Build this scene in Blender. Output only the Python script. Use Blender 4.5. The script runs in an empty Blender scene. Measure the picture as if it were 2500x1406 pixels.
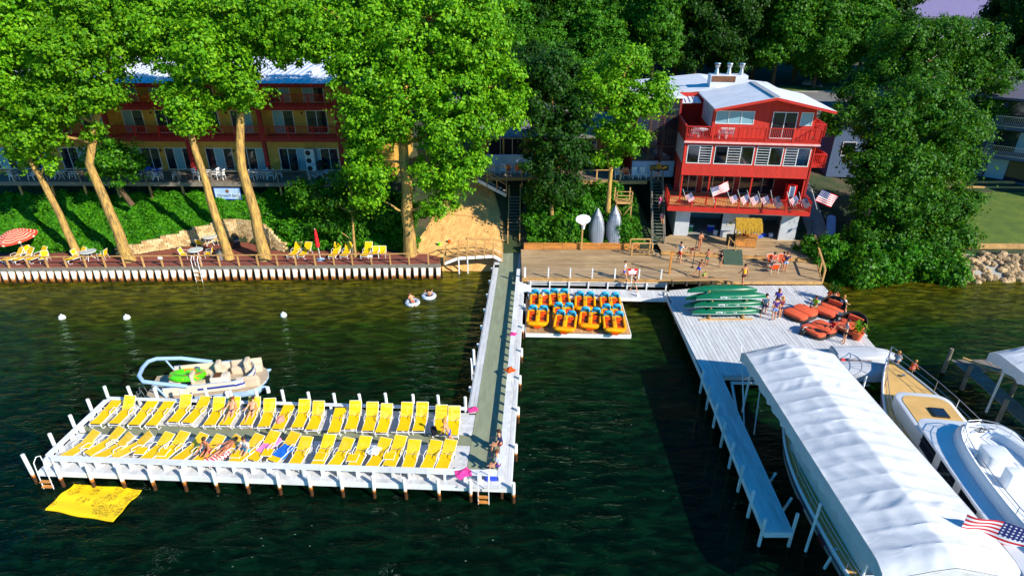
import bpy, bmesh, math, random
import numpy as np
from mathutils import Vector, Matrix
random.seed(7)
R = math.radians
scene = bpy.context.scene
COL = scene.collection
# ------------------------------------------------------------------ camera
CAM_H, PITCH, FPX = 21.0, R(26.7), 1460.0
cam_data = bpy.data.cameras.new("camera")
cam_data.sensor_width = 36.0
cam_data.lens = 36.0 * FPX / 2500.0
cam_data.clip_start = 0.1
cam_data.clip_end = 3000.0
cam = bpy.data.objects.new("camera", cam_data)
cam.location = (0, 0, CAM_H)
cam.rotation_euler = (R(90) - PITCH, 0, 0)
COL.objects.link(cam)
scene.camera = cam
# ------------------------------------------------------------------ sky, sun, exposure
SUN_ELEV = R(31.0)
SUN_VEC = Vector((0.81 * math.cos(SUN_ELEV), -0.585 * math.cos(SUN_ELEV), math.sin(SUN_ELEV))).normalized()
world = bpy.data.worlds.new("World")
scene.world = world
world.use_nodes = True
wn, wl = world.node_tree.nodes, world.node_tree.links
wn.clear()
sky = wn.new("ShaderNodeTexSky")
sky.sky_type = 'NISHITA'
sky.sun_disc = False
sky.sun_elevation = SUN_ELEV
sky.sun_rotation = math.atan2(SUN_VEC.x, SUN_VEC.y)
sky.dust_density = 0.4
sky.ozone_density = 3.0
hs = wn.new("ShaderNodeHueSaturation")
hs.inputs["Saturation"].default_value = 2.6
bg = wn.new("ShaderNodeBackground")
bg.inputs["Strength"].default_value = 0.13
wo = wn.new("ShaderNodeOutputWorld")
wl.new(sky.outputs[0], hs.inputs["Color"])
wl.new(hs.outputs[0], bg.inputs["Color"])
wl.new(bg.outputs[0], wo.inputs["Surface"])
sun_data = bpy.data.lights.new("sun", 'SUN')
sun_data.energy = 5.0
sun_data.angle = R(0.5)
sun_data.color = (1.0, 0.93, 0.80)
sun = bpy.data.objects.new("sun", sun_data)
sun.rotation_euler = SUN_VEC.to_track_quat('Z', 'Y').to_euler()
sun.location = (60, -40, 60)
COL.objects.link(sun)
vs = scene.view_settings
scene.display_settings.display_device = 'sRGB'
vs.view_transform = 'Standard'
vs.look = 'None'
vs.exposure = 0.6
vs.gamma = 1.0
vs.use_curve_mapping = False
# ------------------------------------------------------------------ layout helpers: a point of the photograph on a level of the place
_c, _s = math.cos(PITCH), math.sin(PITCH)
def at(x, y, z):
    u, v = (x - 1250) / FPX, (y - 703) / FPX
    t = (z - CAM_H) / (-_s - v * _c)
    return Vector((u * t, (_c - v * _s) * t, z))
def atY(x, y, Y):
    u, v = (x - 1250) / FPX, (y - 703) / FPX
    t = Y / (_c - v * _s)
    return Vector((u * t, Y, CAM_H + (-_s - v * _c) * t))
# ------------------------------------------------------------------ mesh builder
class MB:
    def __init__(s):
        s.v, s.f, s.fm, s.m = [], [], [], 0
    def add(s, vs_, fs):
        o = len(s.v)
        s.v += [tuple(p) for p in vs_]
        for f in fs:
            s.f.append(tuple(i + o for i in f)); s.fm.append(s.m)
        return s
    def bx(s, x0, x1, y0, y1, z0, z1):
        return s.add([(x0,y0,z0),(x1,y0,z0),(x1,y1,z0),(x0,y1,z0),(x0,y0,z1),(x1,y0,z1),(x1,y1,z1),(x0,y1,z1)],
                     [(0,3,2,1),(4,5,6,7),(0,1,5,4),(1,2,6,5),(2,3,7,6),(3,0,4,7)])
    def box(s, c, d, rz=0.0):
        ca, sa = math.cos(rz), math.sin(rz)
        P = []
        for z in (-.5, .5):
            for x, y in ((-.5,-.5),(.5,-.5),(.5,.5),(-.5,.5)):
                X, Y = x * d[0], y * d[1]
                P.append((c[0] + X*ca - Y*sa, c[1] + X*sa + Y*ca, c[2] + z * d[2]))
        return s.add(P, [(0,3,2,1),(4,5,6,7),(0,1,5,4),(1,2,6,5),(2,3,7,6),(3,0,4,7)])
    def bar(s, p, q, w, h=None, up=(0,0,1)):
        h = w if h is None else h
        p, q = Vector(p), Vector(q)
        d = (q - p).normalized()
        u = Vector(up)
        if abs(d.dot(u)) > .98: u = Vector((0,1,0))
        r = d.cross(u).normalized() * (w / 2)
        n = r.cross(d).normalized() * (h / 2)
        P = [p-r-n, p+r-n, p+r+n, p-r+n, q-r-n, q+r-n, q+r+n, q-r+n]
        return s.add(P, [(0,1,2,3),(7,6,5,4),(0,4,5,1),(1,5,6,2),(2,6,7,3),(3,7,4,0)])
    def tube(s, pts, r, n=6, cap=True):
        pts = [Vector(p) for p in pts]
        k = len(pts)
        rr = [r] * k if not hasattr(r, '__len__') else r
        P = []
        pu = None
        for i in range(k):
            d = (pts[min(i+1, k-1)] - pts[max(i-1, 0)])
            d = d.normalized() if d.length > 1e-9 else Vector((0,0,1))
            if pu is None:
                a = Vector((0,0,1)) if abs(d.z) < .9 else Vector((1,0,0))
            else: a = pu
            u = (a - d * a.dot(d))
            u = u.normalized() if u.length > 1e-6 else d.orthogonal().normalized()
            w = d.cross(u); pu = u
            for j in range(n):
                t = 2 * math.pi * j / n
                P.append(pts[i] + (u * math.cos(t) + w * math.sin(t)) * rr[i])
        F = [(i*n+j, i*n+(j+1) % n, (i+1)*n+(j+1) % n, (i+1)*n+j) for i in range(k-1) for j in range(n)]
        if cap:
            F += [tuple(reversed(range(n))), tuple((k-1)*n+j for j in range(n))]
        return s.add(P, F)
    def prism(s, poly, z0, z1):
        n = len(poly)
        a = sum(poly[i][0]*poly[(i+1) % n][1] - poly[(i+1) % n][0]*poly[i][1] for i in range(n))
        if a < 0: poly = poly[::-1]
        P = [(x, y, z0) for x, y in poly] + [(x, y, z1) for x, y in poly]
        return s.add(P, [tuple(reversed(range(n))), tuple(range(n, 2*n))] + [(i, (i+1) % n, n+(i+1) % n, n+i) for i in range(n)])
    def lathe(s, prof, n=12, c=(0,0,0), sx=1, sy=1):
        P = [(c[0]+r*math.cos(2*math.pi*j/n)*sx, c[1]+r*math.sin(2*math.pi*j/n)*sy, c[2]+z) for r, z in prof for j in range(n)]
        k = len(prof)
        F = [(i*n+j, i*n+(j+1) % n, (i+1)*n+(j+1) % n, (i+1)*n+j) for i in range(k-1) for j in range(n)]
        F += [tuple(reversed(range(n))), tuple((k-1)*n+j for j in range(n))]
        return s.add(P, F)
    def ell(s, c, r, nu=10, nv=6):
        prof = [(max(.001, math.sin(math.pi*i/nv)), -math.cos(math.pi*i/nv)) for i in range(nv+1)]
        P = [(c[0]+p*math.cos(2*math.pi*j/nu)*r[0], c[1]+p*math.sin(2*math.pi*j/nu)*r[1], c[2]+z*r[2]) for p, z in prof for j in range(nu)]
        F = [(i*nu+j, i*nu+(j+1) % nu, (i+1)*nu+(j+1) % nu, (i+1)*nu+j) for i in range(nv) for j in range(nu)]
        return s.add(P, F)
    def grid(s, fn, nu, nv, thick=None):
        P = [fn(i/nu, j/nv) for j in range(nv+1) for i in range(nu+1)]
        w = nu + 1
        F = [(j*w+i, j*w+i+1, (j+1)*w+i+1, (j+1)*w+i) for j in range(nv) for i in range(nu)]
        if thick:
            o = len(P)
            P += [(p[0]-thick[0], p[1]-thick[1], p[2]-thick[2]) for p in P]
            F += [tuple(o+k for k in reversed(f)) for f in F[:]]
            bl = [i for i in range(w)]; tl = [nv*w+i for i in range(w)]
            for a, b in zip(bl, bl[1:]): F.append((b, a, a+o, b+o))
            for a, b in zip(tl, tl[1:]): F.append((a, b, b+o, a+o))
            for j in range(nv):
                a, b = j*w, (j+1)*w; F.append((a, b, b+o, a+o))
                a, b = j*w+nu, (j+1)*w+nu; F.append((b, a, a+o, b+o))
        return s.add(P, F)
    def loft(s, rings, cap=True):
        n = len(rings[0]); k = len(rings)
        P = [p for r in rings for p in r]
        F = [(i*n+j, i*n+(j+1) % n, (i+1)*n+(j+1) % n, (i+1)*n+j) for i in range(k-1) for j in range(n)]
        if cap: F += [tuple(reversed(range(n))), tuple((k-1)*n+j for j in range(n))]
        return s.add(P, F)
    def mesh(s, name, mats, smooth=False):
        me = bpy.data.meshes.new(name)
        me.from_pydata(s.v, [], s.f)
        for m in (mats if isinstance(mats, (list, tuple)) else [mats]): me.materials.append(m)
        if isinstance(mats, (list, tuple)) and len(mats) > 1: me.polygons.foreach_set("material_index", s.fm)
        if smooth:
            me.polygons.foreach_set("use_smooth", [True] * len(me.polygons))
            me.set_sharp_from_angle(angle=R(40))
        me.update()
        return me
    def build(s, name, mats, parent=None, loc=(0,0,0), rz=0.0, smooth=False, kind=None):
        return link(name, s.mesh(name, mats, smooth), parent, loc, (0,0,rz), kind=kind)
def link(name, data, parent=None, loc=(0,0,0), rot=(0,0,0), scale=None, kind=None, label=None):
    o = bpy.data.objects.new(name, data)
    o.location = loc; o.rotation_euler = rot
    if scale is not None: o.scale = scale if hasattr(scale, '__len__') else (scale,)*3
    if parent is not None: o.parent = parent
    if kind: o["kind"] = kind
    if label: o["label"] = label
    COL.objects.link(o)
    return o
def tag(o, label, cat, group=None):
    o["label"] = label; o["category"] = cat
    if group: o["group"] = group
    return o
def thing(name, label, cat, loc=(0,0,0), rz=0.0, group=None, scale=None):
    return tag(link(name, None, None, loc, (0,0,rz), scale), label, cat, group)
def struct(o):
    o["kind"] = "structure"; return o
def kids(o): return [c for c in COL.objects if c.parent is o]
CH = {}
def dup(root, loc, rz=0.0, label=None, group=None, scale=None):
    if root.name not in CH:
        CH[root.name] = [(c, list(c.children)) for c in root.children]
    r = root.copy(); COL.objects.link(r); r.location = loc; r.rotation_euler = (0,0,rz)
    if label: r["label"] = label
    if group: r["group"] = group
    if scale is not None: r.scale = (scale,)*3
    for c, gs in CH[root.name]:
        k = c.copy(); COL.objects.link(k); k.parent = r
        for g in gs:
            q = g.copy(); COL.objects.link(q); q.parent = k
    return r
# ------------------------------------------------------------------ materials
def lin(r, g, b):
    f = lambda c: (c/255/12.92) if c/255 <= .04045 else ((c/255+.055)/1.055)**2.4
    return (f(r), f(g), f(b))
MATS = {}
def pm(name, col, rough=.6, var=.18, scale=3.0, bump=0.0, bscale=None, metal=0.0, spec=.4, col2=None, stretch=None, rnd=.12, coat=0.0, dirt=0.0):
    if name in MATS: return MATS[name]
    m = bpy.data.materials.new(name); m.use_nodes = True
    n, l = m.node_tree.nodes, m.node_tree.links
    b = n["Principled BSDF"]
    b.inputs["Roughness"].default_value = rough
    b.inputs["Metallic"].default_value = metal
    b.inputs["Specular IOR Level"].default_value = spec
    if coat: b.inputs["Coat Weight"].default_value = coat
    tc = n.new("ShaderNodeTexCoord")
    src = tc.outputs["Object"]
    oi = n.new("ShaderNodeObjectInfo")
    mp = n.new("ShaderNodeMapping")
    if stretch: mp.inputs["Scale"].default_value = stretch
    l.new(src, mp.inputs["Vector"])
    off = n.new("ShaderNodeVectorMath"); off.operation = 'SCALE'; off.inputs[0].default_value = (31, 17, 23)
    l.new(oi.outputs["Random"], off.inputs["Scale"]); l.new(off.outputs[0], mp.inputs["Location"])
    nz = n.new("ShaderNodeTexNoise"); nz.inputs["Scale"].default_value = scale; nz.inputs["Detail"].default_value = 5; nz.inputs["Roughness"].default_value = .65
    l.new(mp.outputs[0], nz.inputs["Vector"])
    mix = n.new("ShaderNodeMix"); mix.data_type = 'RGBA'
    c1 = tuple(max(0, c*(1-var)) for c in col); c2 = col2 if col2 else tuple(min(1, c*(1+var)) for c in col)
    mix.inputs["A"].default_value = (*c1, 1); mix.inputs["B"].default_value = (*c2, 1)
    cr = n.new("ShaderNodeMapRange"); cr.inputs["From Min"].default_value = .32; cr.inputs["From Max"].default_value = .68
    l.new(nz.outputs["Fac"], cr.inputs["Value"]); l.new(cr.outputs[0], mix.inputs["Factor"])
    out = mix.outputs["Result"]
    if dirt:
        n3 = n.new("ShaderNodeTexNoise"); n3.inputs["Scale"].default_value = scale*.35; n3.inputs["Detail"].default_value = 8; n3.inputs["Roughness"].default_value = .7
        l.new(mp.outputs[0], n3.inputs["Vector"])
        r3 = n.new("ShaderNodeMapRange"); r3.inputs["From Min"].default_value = .5; r3.inputs["From Max"].default_value = .75; r3.inputs["To Max"].default_value = dirt
        l.new(n3.outputs["Fac"], r3.inputs["Value"])
        d3 = n.new("ShaderNodeMix"); d3.data_type = 'RGBA'; d3.inputs["B"].default_value = (.13, .10, .07, 1)
        l.new(r3.outputs[0], d3.inputs["Factor"]); l.new(out, d3.inputs["A"]); out = d3.outputs["Result"]
    if rnd:
        hv = n.new("ShaderNodeHueSaturation")
        mr = n.new("ShaderNodeMapRange"); mr.inputs["To Min"].default_value = 1-rnd; mr.inputs["To Max"].default_value = 1+rnd
        l.new(oi.outputs["Random"], mr.inputs["Value"]); l.new(mr.outputs[0], hv.inputs["Value"]); l.new(out, hv.inputs["Color"]); out = hv.outputs[0]
    l.new(out, b.inputs["Base Color"])
    if bump:
        n2 = n.new("ShaderNodeTexNoise"); n2.inputs["Scale"].default_value = bscale or scale*6; n2.inputs["Detail"].default_value = 4
        l.new(mp.outputs[0], n2.inputs["Vector"])
        bp = n.new("ShaderNodeBump"); bp.inputs["Strength"].default_value = bump; bp.inputs["Distance"].default_value = .02
        l.new(n2.outputs["Fac"], bp.inputs["Height"]); l.new(bp.outputs[0], b.inputs["Normal"])
    MATS[name] = m
    return m
def leafmat(name, ca, cb, cc):
    m = bpy.data.materials.new(name); m.use_nodes = True
    n, l = m.node_tree.nodes, m.node_tree.links
    n.clear()
    out = n.new("ShaderNodeOutputMaterial")
    ge = n.new("ShaderNodeNewGeometry"); oi = n.new("ShaderNodeObjectInfo")
    ramp = n.new("ShaderNodeValToRGB"); e = ramp.color_ramp.elements
    e[0].color = (*ca, 1); e[1].color = (*cc, 1); k = e.new(.5); k.color = (*cb, 1)
    l.new(ge.outputs["Random Per Island"], ramp.inputs[0])
    hv = n.new("ShaderNodeHueSaturation")
    mr = n.new("ShaderNodeMapRange"); mr.inputs["To Min"].default_value = .8; mr.inputs["To Max"].default_value = 1.15
    l.new(oi.outputs["Random"], mr.inputs["Value"]); l.new(mr.outputs[0], hv.inputs["Value"]); l.new(ramp.outputs[0], hv.inputs["Color"])
    p = n.new("ShaderNodeBsdfPrincipled"); p.inputs["Roughness"].default_value = .5; p.inputs["Specular IOR Level"].default_value = .18
    tr = n.new("ShaderNodeBsdfTranslucent")
    tcol = n.new("ShaderNodeMix"); tcol.data_type = 'RGBA'; tcol.inputs["Factor"].default_value = .45; tcol.inputs["B"].default_value = (.16, .32, .01, 1)
    l.new(hv.outputs[0], tcol.inputs["A"])
    l.new(hv.outputs[0], p.inputs["Base Color"]); l.new(tcol.outputs["Result"], tr.inputs["Color"])
    mx = n.new("ShaderNodeMixShader"); mx.inputs[0].default_value = .36
    l.new(p.outputs[0], mx.inputs[1]); l.new(tr.outputs[0], mx.inputs[2]); l.new(mx.outputs[0], out.inputs["Surface"])
    MATS[name] = m
    return m
white = pm("white_paint", (.72,.72,.71), .55, .06, 2.5, dirt=.25, bump=.15, stretch=(1,1,1))
white_deck = pm("white_deck_paint", (.60,.60,.60), .6, .12, 1.6, dirt=.45, bump=.2, stretch=(4,.7,1), rnd=.06)
white_plastic = pm("white_plastic", (.80,.80,.80), .35, .05, 3)
grey_runner = pm("grey_deck_runner", lin(132,138,112), .8, .14, 1.2, dirt=.35, bump=.25, stretch=(3,.6,1))
brown_wood = pm("weathered_brown_wood", lin(176,138,92), .75, .3, 1.0, dirt=.5, bump=.4, stretch=(.5,5,1), rnd=.16)
tan_wood = pm("tan_wood", lin(190,146,88), .7, .25, 3, dirt=.4, bump=.3, rnd=.14)
orange_wood = pm("orange_stained_wood", lin(196,128,58), .65, .25, 2, dirt=.3, bump=.3, rnd=.15)
grey_wood = pm("grey_wood", lin(120,112,100), .8, .25, 3, dirt=.4, bump=.3, rnd=.15)
dark_wood = pm("dark_wood", lin(62,58,50), .8, .25, 3, bump=.3)
red_paint = pm("red_paint", lin(196,44,30), .55, .10, 2, dirt=.15, bump=.15, stretch=(1,1,.4))
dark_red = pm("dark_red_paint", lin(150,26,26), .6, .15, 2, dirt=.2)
yellow_strap = pm("yellow_vinyl", lin(250,196,0), .5, .06, 4, rnd=.06)
yellow_paint = pm("yellow_wall_paint", lin(206,160,70), .75, .15, 1.5, dirt=.3, bump=.15)
steel = pm("galvanised_steel", (.55,.56,.58), .35, .12, 6, metal=.85)
dark_metal = pm("dark_metal", (.03,.03,.035), .45, .2, 5, metal=.3)
black_plastic = pm("black_plastic", (.018,.018,.02), .5, .2, 4)
blue_paint = pm("light_blue_wall", lin(150,180,215), .7, .12, 1.5, dirt=.25)
pale_block = pm("pale_block_wall", lin(205,208,210), .7, .1, 1.5, dirt=.35, bump=.2)
concrete = pm("concrete", lin(150,145,135), .85, .2, 1.5, dirt=.3, bump=.3)
def glass_mat(name, col, rough=.05):
    m = bpy.data.materials.new(name); m.use_nodes = True
    b = m.node_tree.nodes["Principled BSDF"]
    b.inputs["Base Color"].default_value = (*col, 1); b.inputs["Roughness"].default_value = rough
    b.inputs["Specular IOR Level"].default_value = .9
    n, l = m.node_tree.nodes, m.node_tree.links
    nz = n.new("ShaderNodeTexNoise"); nz.inputs["Scale"].default_value = .9
    tc = n.new("ShaderNodeTexCoord"); l.new(tc.outputs["Object"], nz.inputs["Vector"])
    bp = n.new("ShaderNodeBump"); bp.inputs["Strength"].default_value = .12; bp.inputs["Distance"].default_value = .05
    l.new(nz.outputs["Fac"], bp.inputs["Height"]); l.new(bp.outputs[0], b.inputs["Normal"])
    MATS[name] = m
    return m
dark_glass = glass_mat("dark_window_glass", (.012,.018,.03))
curtain_glass = glass_mat("curtained_window_glass", lin(130,175,190), .2)
def see_glass(name, tint, refl=.25):
    m = bpy.data.materials.new(name); m.use_nodes = True
    n, l = m.node_tree.nodes, m.node_tree.links
    n.clear(); o = n.new("ShaderNodeOutputMaterial")
    t = n.new("ShaderNodeBsdfTransparent"); t.inputs[0].default_value = (*tint, 1)
    g = n.new("ShaderNodeBsdfGlossy"); g.inputs["Roughness"].default_value = .03
    f = n.new("ShaderNodeFresnel"); f.inputs["IOR"].default_value = 1.8
    mx = n.new("ShaderNodeMixShader"); l.new(f.outputs[0], mx.inputs[0]); l.new(t.outputs[0], mx.inputs[1]); l.new(g.outputs[0], mx.inputs[2])
    l.new(mx.outputs[0], o.inputs[0]); MATS[name] = m
    return m
clear_glass = see_glass("clear_window_glass", (.75,.8,.85))
def polymat(name, fn):
    m = bpy.data.materials.new(name); m.use_nodes = True
    fn(m.node_tree.nodes, m.node_tree.links, m.node_tree.nodes["Principled BSDF"])
    MATS[name] = m
    return m
def tcmap(n, l, scale=(1,1,1), world=False):
    if world:
        g = n.new("ShaderNodeNewGeometry"); src = g.outputs["Position"]
    else:
        tc = n.new("ShaderNodeTexCoord"); src = tc.outputs["Object"]
    mp = n.new("ShaderNodeMapping"); mp.inputs["Scale"].default_value = scale
    l.new(src, mp.inputs["Vector"])
    return mp.outputs[0]
def noise(n, l, vec, scale, detail=4, rough=.55, dist=0):
    z = n.new("ShaderNodeTexNoise"); z.inputs["Scale"].default_value = scale; z.inputs["Detail"].default_value = detail; z.inputs["Roughness"].default_value = rough; z.inputs["Distortion"].default_value = dist
    l.new(vec, z.inputs["Vector"]); return z.outputs["Fac"]
def ramp(n, l, fac, stops):
    r = n.new("ShaderNodeValToRGB"); e = r.color_ramp.elements
    while len(e) < len(stops): e.new(.5)
    for k, (p, c) in zip(e, stops): k.position = p; k.color = (*c, 1)
    l.new(fac, r.inputs[0]); return r.outputs[0]
def bumpn(n, l, b, h, strength, dist):
    bp = n.new("ShaderNodeBump"); bp.inputs["Strength"].default_value = strength; bp.inputs["Distance"].default_value = dist
    l.new(h, bp.inputs["Height"]); l.new(bp.outputs[0], b.inputs["Normal"]); return bp
def text_mesh(body, size, mat, parent, loc, rot, name="lettering", extrude=.004, shear=0, align='CENTER', sx=1.0):
    cu = bpy.data.curves.new(name, 'FONT'); cu.body = body; cu.size = size; cu.extrude = extrude; cu.align_x = align; cu.align_y = 'CENTER'; cu.shear = shear
    cu.resolution_u = 2
    tmp = bpy.data.objects.new("tmp", cu); COL.objects.link(tmp)
    dg = bpy.context.evaluated_depsgraph_get()
    me = bpy.data.meshes.new_from_object(tmp.evaluated_get(dg)); me.name = name
    bpy.data.objects.remove(tmp); bpy.data.curves.remove(cu)
    me.materials.clear(); me.materials.append(mat)
    return link(name, me, parent, loc, rot, (sx,1,1))
# ================================================================== SETTING
def interp(x, pts):
    if x <= pts[0][0]: return pts[0][1]
    for (a, va), (b, vb) in zip(pts, pts[1:]):
        if x <= b: return va + (vb - va) * (x - a) / (b - a)
    return pts[-1][1]
YB = [(-70,46.2),(-32.6,45.5),(-31.2,45.6),(-27.8,47.2),(-25.5,48.1),(-23.8,48.4),(-22,47.9),(-20.3,46.6),(-19,46.1),(-9,46.1)]
HW = [(-33,.35),(-31.2,.65),(-27.8,1.15),(-25.5,1.6),(-23.8,1.9),(-22,1.9),(-20.3,1.6),(-18.8,.3),(-17.5,0)]
def prof_left(X):
    yb, hw = interp(X, YB), (interp(X, HW) if -33 < X < -17.5 else 0.05)
    w0 = 42.7 + (X + 40.74) * .0216
    return [(w0+.12,-3),(w0+.3,1.0),(yb,1.1),(yb+.35,1.15+hw),(52.2,4.0),(55,4.9),(90,5.45),(103,5.5),(140,11),(200,17),(400,34)]
ST = [(-9.2,None),
      (-7.6,[(42.6,-3),(43.4,-.8),(45.2,.1),(47,1.0),(50,2.5),(52,3.4),(55,5.0),(90,5.45),(103,5.5),(140,11),(200,17),(400,34)]),
      (-1.0,[(42.6,-3),(43.4,-.8),(45.2,.1),(47,1.0),(50,2.4),(52,3.4),(55,5.0),(90,5.45),(103,5.5),(140,11),(200,17),(400,34)]),
      (0.8,[(42.6,-3),(46.4,-.6),(46.7,1.0),(52,3.6),(55,5.0),(90,5.45),(103,5.5),(140,11),(200,17),(400,34)]),
      (1.2,[(42.6,-3),(46.4,-.6),(46.6,1.6),(48.5,2.2),(52,4.4),(54,5.0),(90,5.45),(103,5.5),(140,11),(200,17),(400,34)]),
      (11.0,[(42.6,-3),(46.4,-.6),(46.6,1.5),(48,1.9),(52,4.2),(54,5.0),(90,5.45),(103,5.5),(140,11),(200,17),(400,34)]),
      (13.0,[(42.6,-3),(44,-.6),(46.6,.9),(56,1.2),(60,4.9),(90,5.45),(103,5.5),(140,11),(200,17),(400,34)]),
      (24.5,[(42.6,-3),(44,-.3),(45,.9),(54,1.3),(60,4.9),(90,5.45),(103,5.5),(140,11),(200,17),(400,34)]),
      (27,[(42.0,-3),(42.6,-.3),(44.5,.9),(48,1.6),(56,3.6),(66,5.2),(90,5.45),(103,5.5),(140,11),(200,17),(400,34)]),
      (36,[(42.0,-3),(42.8,-.3),(45,1.2),(48,1.7),(56,2.5),(66,4.2),(90,5.45),(103,5.5),(140,10),(200,15),(400,34)]),
      (60,[(41.2,-3),(42.0,-.3),(44.8,1.3),(48,1.75),(55,2.4),(62,3.0),(75,4.5),(95,5.5),(103,5.6),(140,9),(200,12),(400,30)]),
      (200,[(41.2,-3),(42.0,-.3),(44.8,1.3),(48,1.75),(55,2.4),(62,3.0),(75,4.5),(95,5.5),(103,5.6),(140,9),(200,12),(400,30)])]
def ground_z(X, Y):
    if X <= -9.2: return interp(Y, prof_left(X))
    for (a, pa), (b, pb) in zip(ST, ST[1:]):
        if X <= b:
            pa = pa or prof_left(a)
            t = (X - a) / (b - a)
            return interp(Y, pa) * (1-t) + interp(Y, pb) * t
    return interp(Y, ST[-1][1])
xs = list(np.arange(-200,-60,10.)) + list(np.arange(-60,62,.6)) + list(np.arange(65,261,12.))
ys = list(np.arange(41.2,56,.3)) + list(np.arange(56,110,1.5)) + list(np.arange(110,405,12.))
rg = random.Random(3)
mb = MB()
P = []
for Y in ys:
    for X in xs:
        z = ground_z(X, Y)
        if Y > 47 and not (45 < Y < 60 and X > 30): z += rg.uniform(-.06,.06)
        P.append((X, Y, z))
w = len(xs)
mb.add(P, [(j*w+i, j*w+i+1, (j+1)*w+i+1, (j+1)*w+i) for j in range(len(ys)-1) for i in range(w-1)])
def soil(n, l, b):
    v = tcmap(n, l, world=True)
    a = noise(n, l, v, .35, 6, .6); c = ramp(n, l, a, [(.3,(.012,.022,.006)),(.5,(.03,.05,.012)),(.62,(.075,.055,.03)),(.75,(.03,.06,.012))])
    l.new(c, b.inputs["Base Color"]); b.inputs["Roughness"].default_value = .95
    bumpn(n, l, b, noise(n, l, v, 6, 6), .8, .1)
terrain = struct(mb.build("hillside", polymat("hillside_soil", soil), smooth=True))
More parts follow.
